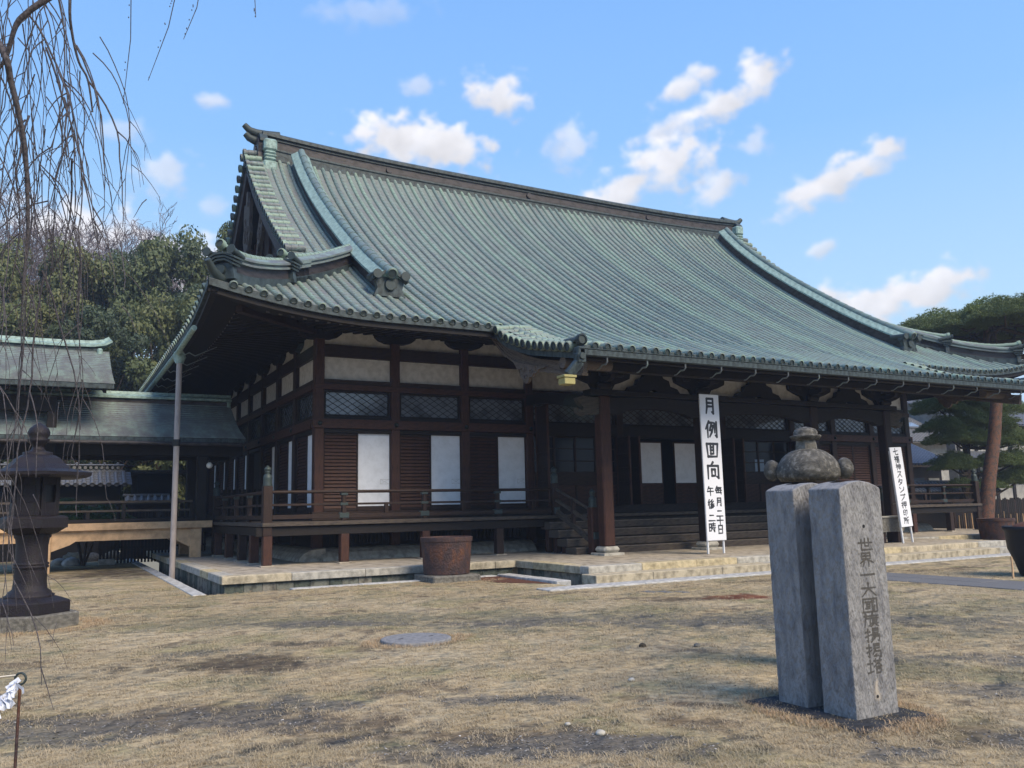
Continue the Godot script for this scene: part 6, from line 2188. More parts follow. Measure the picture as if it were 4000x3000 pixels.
func make_objects():
	var mb := MB.new()
	var o := thing("rusty_iron_tub", "big rusty iron tub standing before the veranda of the hall", "tub", Vector3(1.56, 0.15, 5.18), "rusty iron tubs")
	tub(o, 0.525, 0.585, 0.83, M.rust, M.glass)
	var far: Node3D = o.duplicate()
	put(far, "rusty_iron_tub", self)
	far.position = Vector3(22.75, 0.04, 4.95)
	tag(far, "rusty iron tub in the distance beside the leaning red pine trunk", "tub", "rusty iron tubs")
	mb.box(Vector3(0.98, -0.3, 4.60), Vector3(2.14, 0.148, 5.78), 0.03)
	tag(obj("tub_slab", mb, M.stone_old), "flat dark stone slab under the big rusty iron tub", "slab")
	o = thing("black_tub", "black metal tub with rusty earth at the right frame edge", "tub", Vector3(11.3, 0, 12.95))
	mb = MB.new()
	mb.lathe(Vector3.ZERO, PackedVector2Array([Vector2(0, 0), Vector2(0.40, 0), Vector2(0.42, 0.03), Vector2(0.50, 0.30), Vector2(0.60, 0.55), Vector2(0.62, 0.9), Vector2(0.66, 0.93), Vector2(0.66, 1.0), Vector2(0.6, 1.0), Vector2(0.56, 0.9)]), 36)
	obj("tub_wall", mb, M.black_pot, o)
	mb = MB.new()
	mb.ball(Vector3(0, 0.86, 0), Vector3(0.57, 0.26, 0.57), 24, 8)
	obj("earth", mb, M.soil_red, o)
	mb = MB.new()
	mb.box(Vector3(10.33, -0.05, 12.88), Vector3(10.36, 0.42, 12.91), 0.004)
	tag(obj("wooden_stake", mb, M.concrete), "thin pale wooden stake standing in the grass beside the black tub", "stake")
	make_lantern()
	make_monument()
	make_signs()
	# manhole cover
	o = thing("concrete_cover", "round concrete manhole cover lying in the grass of the court", "manhole cover", Vector3(-2.41, 0, 13.12))
	mb = MB.new()
	mb.lathe(Vector3.ZERO, PackedVector2Array([Vector2(0, 0.046), Vector2(0.36, 0.046), Vector2(0.365, 0.040), Vector2(0.375, 0.040), Vector2(0.38, 0.046), Vector2(0.42, 0.044), Vector2(0.435, 0.035), Vector2(0.435, -0.03)]), 40)
	obj("disc", mb, M.stone, o)
	for q in [-0.2, 0.2]:
		mb = MB.new()
		mb.box(Vector3(q - 0.03, 0.03, -0.012), Vector3(q + 0.03, 0.05, 0.012), 0.004)
		obj("lifting_bar", mb, M.iron, o)
	# stand with a trough near the last porch column
	o = thing("trough_stand", "grey stone trough on a low stand between the twin pillars and the leaning sign", "trough", Vector3(16.1, 0.3, 5.65))
	mb = MB.new()
	mb.plate(Transform3D(), PackedVector2Array([Vector2(-0.6, 0.33), Vector2(0.45, 0.33), Vector2(0.62, 0.76), Vector2(0.55, 0.78), Vector2(-0.72, 0.78), Vector2(-0.78, 0.76)]), 0.5)
	obj("basin", mb, M.stone_old, o)
	mb = MB.new()
	mb.box(Vector3(-0.74, 0.76, -0.29), Vector3(0.62, 0.80, 0.29), 0.01)
	obj("rim", mb, M.ledge_grey, o)
	for q in [-0.4, 0.3]:
		mb = MB.new()
		mb.box(Vector3(q - 0.08, 0.0, -0.2), Vector3(q + 0.08, 0.328, 0.2), 0.01)
		obj("stand_leg", mb, M.brown_y, o)
	mb = MB.new()
	var hose := PackedVector3Array()
	var hr := PackedFloat32Array()
	for i in 60:
		var a := i * 0.42
		hose.append(Vector3(15.1 + cos(a) * (0.2 + 0.002 * i), 0.33 + 0.0022 * i, 5.7 + sin(a) * 0.2))
		hr.append(0.014)
	mb.tube(hose, hr, 6)
	tag(obj("hose", mb, M.black), "dark coiled hose on the platform behind the twin pillars", "hose")
	# block and rocks under the corridor
	mb = MB.new()
	mb.box(Vector3(-4.95, 0, -8.95), Vector3(-4.45, 0.19, -8.75), 0.01)
	tag(obj("concrete_block", mb, M.kerb), "single grey concrete block on bare earth beneath the corridor", "block")
	var words := ["pale rock in the rubble beside the left concrete leg", "broken white stone on top of the rubble by the corridor leg", "dark rounded rock under the middle of the corridor", "mossy rock at the back beneath the corridor", "low dark rock left of the concrete block"]
	var at := [Vector3(-6.1, 0, -9.9), Vector3(-5.75, 0, -9.3), Vector3(-5.0, 0, -12.0), Vector3(-4.3, 0, -12.6), Vector3(-5.6, 0, -12.2)]
	for k in 5:
		mb = MB.new()
		mb.ball(Vector3.ZERO, Vector3(0.32, 0.22, 0.26) * (0.8 + 0.12 * k), 9, 6)
		for i in mb.v.size(): mb.v[i] *= 1.0 + 0.16 * sin(mb.v[i].x * 21.0 + k * 2.0) * cos(mb.v[i].z * 17.0 + k)
		var r := obj("rock", mb, [M.ledge_grey, M.kerb, M.stone_old, M.facing, M.facing_dark][k])
		r.position = at[k] + Vector3(0, 0.08, 0)
		tag(r, words[k], "rock", "rocks beneath the corridor")
	# iron rod with tied paper fortunes
	o = thing("iron_rod", "thin rusty iron rod with a ring on top at the lower left", "rod", Vector3(-6.545, 0, 17.36))
	mb = MB.new()
	mb.tube(PackedVector3Array([Vector3(0, -0.1, 0), Vector3(0, 0.66, 0)]), PackedFloat32Array([0.0085, 0.008]), 8)
	obj("rod", mb, M.rust, o)
	mb = MB.new()
	var ring := PackedVector3Array()
	var rr := PackedFloat32Array()
	for i in 21:
		var a := TAU * i / 20.0
		ring.append(Vector3(cos(a) * 0.031 * 0.88, 0.695 + sin(a) * 0.031, cos(a) * 0.031 * 0.48))
		rr.append(0.0065)
	mb.tube(ring, rr, 8, false)
	obj("ring", mb, M.bronze, o)
	o = thing("fortune_rope", "white rope crowded with knotted paper fortune strips beside the iron rod", "rope")
	var a0 := Vector3(-6.555, 0.690, 17.37)
	var a1 := Vector3(-6.72, 0.45, 17.42)
	var a2 := Vector3(-7.1, 0.30, 17.5)
	var rp := PackedVector3Array()
	var rs := PackedFloat32Array()
	for i in 16:
		var f := i / 15.0
		rp.append(a0.lerp(a1, f).lerp(a1.lerp(a2, f), f))
		rs.append(0.006)
	mb = MB.new()
	mb.tube(rp, rs, 6)
	mb.tube(PackedVector3Array([Vector3(-6.57, 0.718, 17.36), Vector3(-6.9, 0.712, 17.36)]), PackedFloat32Array([0.004, 0.004]), 6)
	obj("cord", mb, M.rope, o)
	for k in 84:
		var f := k / 84.0
		var p := a0.lerp(a1, f).lerp(a1.lerp(a2, f), f)
		mb = MB.new()
		# a strip folded over the rope and creased once
		var tb := Basis.from_euler(Vector3(rng.randf_range(-0.9, 0.9), rng.randf() * TAU, rng.randf_range(-0.9, 0.9)))
		var l := rng.randf_range(0.028, 0.052)
		var w := tb * Vector3(rng.randf_range(0.010, 0.017), 0, 0)
		var m1: Vector3 = p + tb * Vector3(0, -l, 0.012)
		var m2: Vector3 = m1 + tb * Vector3(0.006, -l * 0.5, -0.012)
		var m0: Vector3 = p + tb * Vector3(0, 0.012, -0.004)
		var mm: Vector3 = p + tb * Vector3(0.004, -l * 0.8, -0.016)
		mb.quad(m0 - w, m0 + w, m1 + w, m1 - w)
		mb.quad(m1 - w, m1 + w, m2 + w * 0.8, m2 - w * 0.8)
		mb.quad(m0 - w, m0 + w, mm + w, mm - w)
		obj("paper_strip", mb, M.strip_paper, o)

func make_lantern():
	var c := Vector3(-6.66, 0, 8.32)
	var o := thing("iron_lantern", "tall dark iron lantern with broad cap and jewel top beside the corridor", "lantern", c)
	var mb := MB.new()
	var tn := 0.28
	mb.lathe(Vector3.ZERO, PackedVector2Array([Vector2(0.70, -0.1), Vector2(0.70, 0.19), Vector2(0.68, 0.21), Vector2(0, 0.212)]), 6, tn, false)
	obj("stone_plinth", mb, M.stone_old, o)
	mb = MB.new()
	mb.lathe(Vector3.ZERO, PackedVector2Array([Vector2(0.57, 0.213), Vector2(0.57, 0.37), Vector2(0.55, 0.39), Vector2(0.44, 0.43), Vector2(0.30, 0.46), Vector2(0, 0.46)]), 6, tn, false)
	obj("base", mb, M.iron, o)
	mb = MB.new()
	mb.lathe(Vector3.ZERO, PackedVector2Array([Vector2(0.33, 0.44), Vector2(0.34, 0.47), Vector2(0.30, 0.49), Vector2(0.29, 0.52), Vector2(0.235, 0.56), Vector2(0.222, 0.66), Vector2(0.218, 0.86), Vector2(0.24, 0.87), Vector2(0.24, 0.895), Vector2(0.225, 0.905), Vector2(0.24, 0.915), Vector2(0.24, 0.94), Vector2(0.218, 0.95), Vector2(0.215, 1.2), Vector2(0.23, 1.3), Vector2(0.25, 1.32), Vector2(0.25, 1.36)]), 28)
	obj("shaft", mb, M.iron, o)
	mb = MB.new()
	mb.lathe(Vector3.ZERO, PackedVector2Array([Vector2(0.24, 1.35), Vector2(0.34, 1.38), Vector2(0.45, 1.45), Vector2(0.48, 1.46), Vector2(0.48, 1.60), Vector2(0.46, 1.62), Vector2(0.40, 1.64), Vector2(0, 1.65)]), 6, tn, false)
	obj("platform", mb, M.iron, o)
	var fb := Node3D.new()
	put(fb, "fire_box", o)
	mb = MB.new()
	mb.lathe(Vector3.ZERO, PackedVector2Array([Vector2(0.29, 1.64), Vector2(0.29, 2.24)]), 6, tn, false)
	obj("core", mb, M.black, fb)
	for k in 6:
		var a := tn + TAU * (k + 0.5) / 6.0
		var t := Transform3D(Basis(Vector3.UP, -a + PI / 2.0), Vector3(cos(a), 0, sin(a)) * 0.262)
		mb = MB.new()
		for q in [[-0.155, -0.09, 1.64, 2.24], [0.09, 0.155, 1.64, 2.24], [-0.09, 0.09, 1.64, 1.84], [-0.09, 0.09, 2.10, 2.24]]:
			mb.cbox(t * Transform3D(Basis(), Vector3((q[0] + q[1]) * 0.5, (q[2] + q[3]) * 0.5, 0.015)), Vector3(q[1] - q[0], q[3] - q[2], 0.05), 0.006)
		obj("side_panel", mb, M.iron, fb)
		if k % 2:
			mb = MB.new()
			mb.cbox(t * Transform3D(Basis(), Vector3(0, 1.97, 0.01)), Vector3(0.178, 0.258, 0.03), 0.004)
			obj("inset_panel", mb, M.iron, fb)
	mb = MB.new()
	mb.lathe(Vector3.ZERO, PackedVector2Array([Vector2(0.30, 2.235), Vector2(0.70, 2.20), Vector2(0.775, 2.235), Vector2(0.785, 2.285), Vector2(0.72, 2.30), Vector2(0.50, 2.345), Vector2(0.40, 2.42), Vector2(0.32, 2.51), Vector2(0.24, 2.555), Vector2(0.20, 2.56)]), 6, tn, false)
	obj("cap", mb, M.iron, o)
	mb = MB.new()
	mb.lathe(Vector3.ZERO, PackedVector2Array([Vector2(0.20, 2.55), Vector2(0.205, 2.60), Vector2(0.11, 2.62), Vector2(0.085, 2.66), Vector2(0.08, 2.70), Vector2(0.14, 2.76), Vector2(0.155, 2.80), Vector2(0.12, 2.815), Vector2(0.15, 2.86), Vector2(0.155, 2.91), Vector2(0.13, 2.97), Vector2(0.07, 3.02), Vector2(0.02, 3.05), Vector2(0, 3.07)]), 24)
	obj("jewel", mb, M.iron, o)

func make_monument():
	var o := thing("twin_stone_pillars", "pair of square grey granite pillars with an inscription down the front face", "monument")
	var mb: MB
	for k in 2:
		mb = worn_pillar(Vector2(-1.222, [18.352, 17.90][k]), Vector2(-0.757, [18.66, 18.205][k]), k)
		obj("pillar", mb, M.stone, o)
	inscription(o)
	mb = MB.new()
	mb.box(Vector3(-1.45, -0.2, 17.74), Vector3(-0.62, 0.016, 18.90), 0.012)
	obj("base_slab", mb, M.slate, o)
	for y in [1.40, 0.155]:
		mb = MB.new()
		mb.tube(PackedVector3Array([Vector3(-0.985, y, 18.655), Vector3(-0.985, y, 18.663)]), PackedFloat32Array([0.014, 0.013]), 10)
		obj("bolt_hole", mb, M.black, o)
	# stone lantern top behind
	var c := Vector3(0.235, 0, 17.06)
	var f := thing("stone_finial", "weathered round stone finial with corner scrolls and knob behind the twin pillars", "stone ornament", c)
	mb = MB.new()
	mb.box(Vector3(-0.17, -0.1, -0.17), Vector3(0.17, 1.72, 0.17), 0.02)
	obj("shaft", mb, M.stone_old, f)
	mb = MB.new()
	var prof_ := [[0.10, 1.80], [0.27, 1.80], [0.308, 1.845], [0.312, 1.90], [0.295, 1.965], [0.25, 2.035], [0.18, 2.09], [0.11, 2.118], [0.0, 2.12]]
	var k0 := 0
	var sides := 64
	for i in prof_.size():
		for j in sides + 1:
			var a := TAU * j / sides
			var r: float = prof_[i][0] * (1.0 - 0.05 * pow(absf(cos(a * 4.0)), 14.0))
			mb.v.append(Vector3(cos(a) * r, prof_[i][1], sin(a) * r))
			var t := Vector2(prof_[mini(i + 1, 8)][0] - prof_[maxi(i - 1, 0)][0], prof_[mini(i + 1, 8)][1] - prof_[maxi(i - 1, 0)][1])
			mb.n.append(Vector3(cos(a) * t.y, -t.x, sin(a) * t.y).normalized())
	for i in prof_.size() - 1:
		for j in sides:
			var a := i * (sides + 1) + j
			mb.ix.append_array([a, a + sides + 2, a + 1, a, a + sides + 1, a + sides + 2])
	obj("cap", mb, M.lichen, f)
	for k in 2:
		var a := 0.83 + k * PI
		mb = MB.new()
		mb.ball(Vector3(cos(a) * 0.345, 1.915, sin(a) * 0.345), Vector3(0.082, 0.108, 0.085), 14, 9)
		obj("corner_scroll", mb, M.lichen, f)
	mb = MB.new()
	mb.lathe(Vector3.ZERO, PackedVector2Array([Vector2(0.115, 2.10), Vector2(0.112, 2.16), Vector2(0.10, 2.22)]), 6, 0.4, false)
	obj("neck", mb, M.stone_old, f)
	mb = MB.new()
	var kn := [[0.08, 2.205], [0.13, 2.215], [0.155, 2.245], [0.15, 2.255], [0.115, 2.26], [0.118, 2.29], [0.10, 2.32], [0.06, 2.335], [0.02, 2.345], [0.0, 2.346]]
	var kp := PackedVector2Array()
	for q in kn: kp.append(Vector2(q[0], q[1]))
	mb.lathe(Vector3.ZERO, kp, 24)
	obj("knob", mb, M.lichen, f)

# a square stone post with rounded, slightly chipped edges and a bowed top
func worn_pillar(lo: Vector2, hi: Vector2, sd: int) -> MB:
	var nz := FastNoiseLite.new()
	nz.seed = 80 + sd
	nz.frequency = 7.0
	nz.fractal_octaves = 3
	var mb := MB.new()
	var c := (lo + hi) * 0.5
	var h := (hi - lo) * 0.5
	var ring := []
	for e in 4:
		var a := Vector2(-h.x, -h.y).rotated(0) if e == 0 else (Vector2(h.x, -h.y) if e == 1 else (Vector2(h.x, h.y) if e == 2 else Vector2(-h.x, h.y)))
		var b := Vector2(h.x, -h.y) if e == 0 else (Vector2(h.x, h.y) if e == 1 else (Vector2(-h.x, h.y) if e == 2 else Vector2(-h.x, -h.y)))
		var l := (b - a).length()
		var d := (b - a) / l
		for f in [0.004, 0.012, 0.03, l * 0.25, l * 0.5, l * 0.75, l - 0.03, l - 0.012, l - 0.004]: ring.append([a + d * f, minf(f, l - f)])
	var n := ring.size()
	var rows := 46
	for i in rows + 5:
		for j in n:
			var p: Vector2 = ring[j][0]
			var edge: float = ring[j][1]
			var y := -0.1 + 1.79 * minf(i, rows) / rows
			var shrink := 1.0
			if i > rows: shrink = [0.985, 0.95, 0.75, 0.4, 0.0][i - rows - 1]
			var q := c + p * shrink
			if i >= rows: y = 1.69 + 0.058 * sin(PI * clampf((q.x - lo.x) / (hi.x - lo.x), 0, 1)) - 0.012 * (1.0 if i == rows else (0.4 if i == rows + 1 else 0.0)) 
			else: y *= 1.0
			var g := nz.get_noise_3d(q.x * 1.0, y, q.y * 1.0)
			var wear := 0.0016 * g
			if edge < 0.02: wear -= maxf(0.0, g - 0.12) * 0.015 * (1.0 - edge / 0.02) + 0.002
			var dir := Vector2(signf(p.x) if absf(absf(p.x) - h.x) < 0.02 else 0.0, signf(p.y) if absf(absf(p.y) - h.y) < 0.02 else 0.0)
			q += dir * wear
			mb.v.append(Vector3(q.x, y, q.y))
			mb.n.append(Vector3.UP)
	for i in rows + 4:
		for j in n:
			var a := i * n + j
			var b := i * n + (j + 1) % n
			mb.ix.append_array([a, b, b + n, a, b + n, a + n])
	# normals from the faces round each point, turned outwards
	var acc := PackedVector3Array()
	acc.resize(mb.v.size())
	for t in range(0, mb.ix.size(), 3):
		var va := mb.v[mb.ix[t]]
		var fn := (mb.v[mb.ix[t + 2]] - va).cross(mb.v[mb.ix[t + 1]] - va)
		var out := va - Vector3(c.x, minf(va.y, 1.4), c.y)
		if fn.dot(out) < 0.0: fn = -fn
		for e in 3: acc[mb.ix[t + e]] += fn
	for i in mb.v.size(): mb.n[i] = acc[i].normalized()
	return mb

# ---------------------------------------------------------------- trees
# a crown of leaf-sized faces gathered in clumps; one mesh per variant, shared
func crown_mesh(seed_: int, clumps: int, leaves: int, spread_: Vector3, leaf: float, low: float) -> Array:
	var r := RandomNumberGenerator.new()
	r.seed = seed_
	var light := MB.new()
	var dark := MB.new()
	var centres := []
	for k in clumps:
		var a := r.randf() * TAU
		var h := r.randf_range(low, 1.0)
		var env := pow(maxf(0.0, 1.0 - pow(absf(h - 0.42) / 0.62, 2.2)), 0.6)
		var rad := sqrt(r.randf()) * env
		var c := Vector3(cos(a) * rad * spread_.x, h * spread_.y, sin(a) * rad * spread_.z)
		centres.append(c)
		var cr := r.randf_range(0.5, 1.05) * spread_.x * 0.25
		var mb: MB = light if r.randf() < 0.55 else dark
		for i in leaves:
			var d := Vector3(r.randfn(), r.randfn() * 0.75 + 0.15, r.randfn()).normalized() * cr * pow(r.randf(), 0.4)
			d.y *= 0.72
			var p := c + d
			var nn := (d.normalized() + Vector3(r.randfn(), r.randfn() + 0.8, r.randfn()) * 0.7).normalized()
			var t := nn.cross(Vector3(r.randfn(), r.randfn(), r.randfn())).normalized()
			var b := nn.cross(t)
			var s := leaf * r.randf_range(0.6, 1.35)
			var k0 := mb.v.size()
			mb.v.append_array([p - t * s, p + b * s * 0.5, p + t * s, p - b * s * 0.5])
			mb.n.append_array([nn, nn, nn, nn])
			mb.ix.append_array([k0, k0 + 1, k0 + 2, k0, k0 + 2, k0 + 3])
	return [light.mesh(), dark.mesh(), centres]

func trunk_mb(h: float, r0: float, lean: Vector3, centres: Array, limbs: int, sd: int) -> MB:
	var r := RandomNumberGenerator.new()
	r.seed = sd
	var mb := MB.new()
	var p := PackedVector3Array()
	var rad := PackedFloat32Array()
	for i in 8:
		var f := i / 7.0
		p.append(Vector3(0, h * f, 0) + lean * f * f + Vector3(sin(f * 5.0 + sd), 0, cos(f * 4.0 + sd)) * 0.12 * h * 0.1)
		rad.append(r0 * (1.0 - 0.75 * f))
	mb.tube(p, rad, 9)
	for k in limbs:
		var c: Vector3 = centres[r.randi() % centres.size()]
		var i := 2 + r.randi() % 5
		var a := p[i]
		var m := a.lerp(c, 0.5) + Vector3(0, -0.06 * h, 0)
		mb.tube(PackedVector3Array([a, m, c]), PackedFloat32Array([rad[i] * 0.5, rad[i] * 0.3, 0.02]), 6)
	return mb

func branching(mb: MB, r: RandomNumberGenerator, p: Vector3, d: Vector3, l: float, rad: float, depth: int):
	var m := p + d * l * 0.5 + Vector3(r.randfn(), r.randfn(), r.randfn()) * l * 0.06
	var e := p + d * l + Vector3(r.randfn(), r.randfn(), r.randfn()) * l * 0.05
	mb.tube(PackedVector3Array([p, m, e]), PackedFloat32Array([maxf(rad, 0.016), maxf(rad * 0.85, 0.014), maxf(rad * 0.65, 0.011)]), 5 if depth > 3 else 3, false)
	if depth == 0: return
	var n := 2 + (1 if r.randf() < 0.55 else 0)
	for k in n:
		var q := (d + Vector3(r.randfn(), r.randfn() * 0.6 + 0.22, r.randfn()) * 0.52).normalized()
		branching(mb, r, e if k < 2 else m, q, l * r.randf_range(0.62, 0.86), rad * 0.62, depth - 1)

func make_trees():
	var leaf := [leaf_mat(0.078, 0.10, 0.042), leaf_mat(0.06, 0.082, 0.042), leaf_mat(0.105, 0.12, 0.046), leaf_mat(0.045, 0.064, 0.036), leaf_mat(0.12, 0.128, 0.05)]
	var crowns := []
	for k in 3: crowns.append(crown_mesh(70 + k, 90, 480, Vector3(4.6, 12.0, 4.6), 0.125, 0.02))
	var spec := [
		[-14.0, -36, 17.2, 1.0, "broad evergreen tree at the far left behind the hanging twigs"],
		[-9.8, -39, 19.0, 0.95, "evergreen tree rising left of the bare grey trees"],
		[-6.2, -36, 18.2, 0.9, "yellowish green tree in front of the bare grey trees"],
		[-2.6, -38, 19.0, 0.85, "evergreen tree under the bare branches nearer the hall"],
		[0.6, -36, 20.2, 0.95, "tall leafy tree standing second from the gable of the hall"],
		[4.6, -37, 21.4, 1.0, "tall leafy tree directly left of the hall gable"],
		[8.5, -42, 20.5, 1.0, "evergreen tree mostly hidden behind the hall gable"],
		[-12.0, -27, 12.2, 0.85, "lower evergreen tree above the raised copper roof at the left"],
		[-8.2, -28, 12.8, 0.8, "yellow green bushy tree just above the raised copper roof"],
		[-4.7, -27, 12.2, 0.75, "dark green tree above the end of the raised copper roof"],
		[-1.2, -29, 14.2, 0.85, "dense tree between the raised roof and the eave of the hall"],
		[2.4, -31, 15.5, 0.9, "dark tree behind the left eave of the hall"],
		[-18.5, -38, 18.0, 1.1, "evergreen tree outside the left edge behind the weeping branches"],
		[-6.5, -20.5, 8.0, 0.6, "small leafy tree seen under the raised copper roof"],
		[-10.0, -19.5, 7.5, 0.7, "small dark tree behind the iron lantern"]]
	for k in spec.size():
		var s = spec[k]
		var o := thing("evergreen_tree", s[4], "tree", Vector3(s[0], 0, s[1]), "evergreen trees behind the corridor")
		var c = crowns[k % 3]
		var sy: float = s[2] / 11.9
		var sx: float = s[3] * 1.02
		var b := Basis(Vector3.UP, k * 1.7).scaled(Vector3(sx, sy, sx))
		var la: int = [0, 2, 4, 1, 0, 0, 1, 1, 4, 3, 2, 3, 1, 2, 3][k]
		inst("crown", c[0], leaf[la], o, Transform3D(b, Vector3.ZERO))
		inst("crown", c[1], leaf[[1, 0, 2, 3, 1, 3, 3, 3, 2, 1, 0, 1, 3, 0, 1][k]], o, Transform3D(b, Vector3.ZERO))
		var cs := []
		for q in c[2]: cs.append(b * q)
		obj("trunk", trunk_mb(s[2] * 0.8, 0.3, Vector3(0.4, 0, 0.2), cs, 14, k), M.bark, o)
	# bare trees
	var bare := []
	for k in 2:
		var mb := MB.new()
		var r := RandomNumberGenerator.new()
		r.seed = 90 + k
		for q in 3: branching(mb, r, Vector3(0, 4.2 + q * 1.3, 0), Vector3(r.randfn() * 0.35, 1, r.randfn() * 0.35).normalized(), 4.6, 0.14, 8)
		bare.append(mb.mesh())
	var tr := MB.new()
	tr.tube(PackedVector3Array([Vector3.ZERO, Vector3(0.1, 3, 0), Vector3(0, 6.9, 0)]), PackedFloat32Array([0.36, 0.28, 0.17]), 10)
	var words := ["bare grey winter tree behind the weeping branches", "tall bare tree with fine grey twigs in the gap between evergreens", "bare leafless tree left of the tall leafy trees by the gable", "bare tree low between two evergreens left of centre", "grey leafless tree on the hillside at the right beyond the porch", "second leafless tree on the slope behind the skylight house"]
	var sp := [[-10.5, -50, 1.16, 0], [-6.2, -47, 1.16, 1], [-2.8, -47, 1.16, 0], [-8.2, -52, 1.2, 1], [60.0, -34, 0.8, 0], [70.0, -36, 0.85, 1]]
	for k in 6:
		var s = sp[k]
		var o := thing("bare_tree", words[k], "tree", Vector3(s[0], 0, s[1]), "leafless winter trees")
		var b := Basis(Vector3.UP, k * 2.1).scaled(Vector3.ONE * s[2])
		inst("branches", bare[s[3]], M.twig, o, Transform3D(b, Vector3.ZERO))
		inst("trunk", tr.mesh(), M.bark, o, Transform3D(b, Vector3.ZERO))
	make_pines()
	make_shrub()
	make_cherry()

# a cloud of needle tufts
func pad_mesh(seed_: int, tufts: int) -> ArrayMesh:
	var r := RandomNumberGenerator.new()
	r.seed = seed_
	var mb := MB.new()
	for k in tufts:
		var a := r.randf() * TAU
		var q := sqrt(r.randf())
		var lump := 0.16 * sin(a * 5.0 + seed_) + 0.1 * sin(a * 9.0)
		var y := (1.0 - q * q) * r.randf_range(0.1, 1.0) - 0.15 * r.randf()
		var p := Vector3(cos(a) * q * (1.0 + lump), y, sin(a) * q * (1.0 + lump))
		var up := Vector3(p.x * 0.5 + r.randfn() * 0.3, 0.9, p.z * 0.5 + r.randfn() * 0.3).normalized()
		for i in 7:
			var d := (up + Vector3(r.randfn(), r.randfn() * 0.5, r.randfn()) * 0.62).normalized()
			var s := d.cross(Vector3(r.randfn(), r.randfn(), r.randfn())).normalized() * 0.011
			var l := r.randf_range(0.07, 0.14)
			mb.tri(p - s, p + d * l, p + s)
	return mb.mesh()

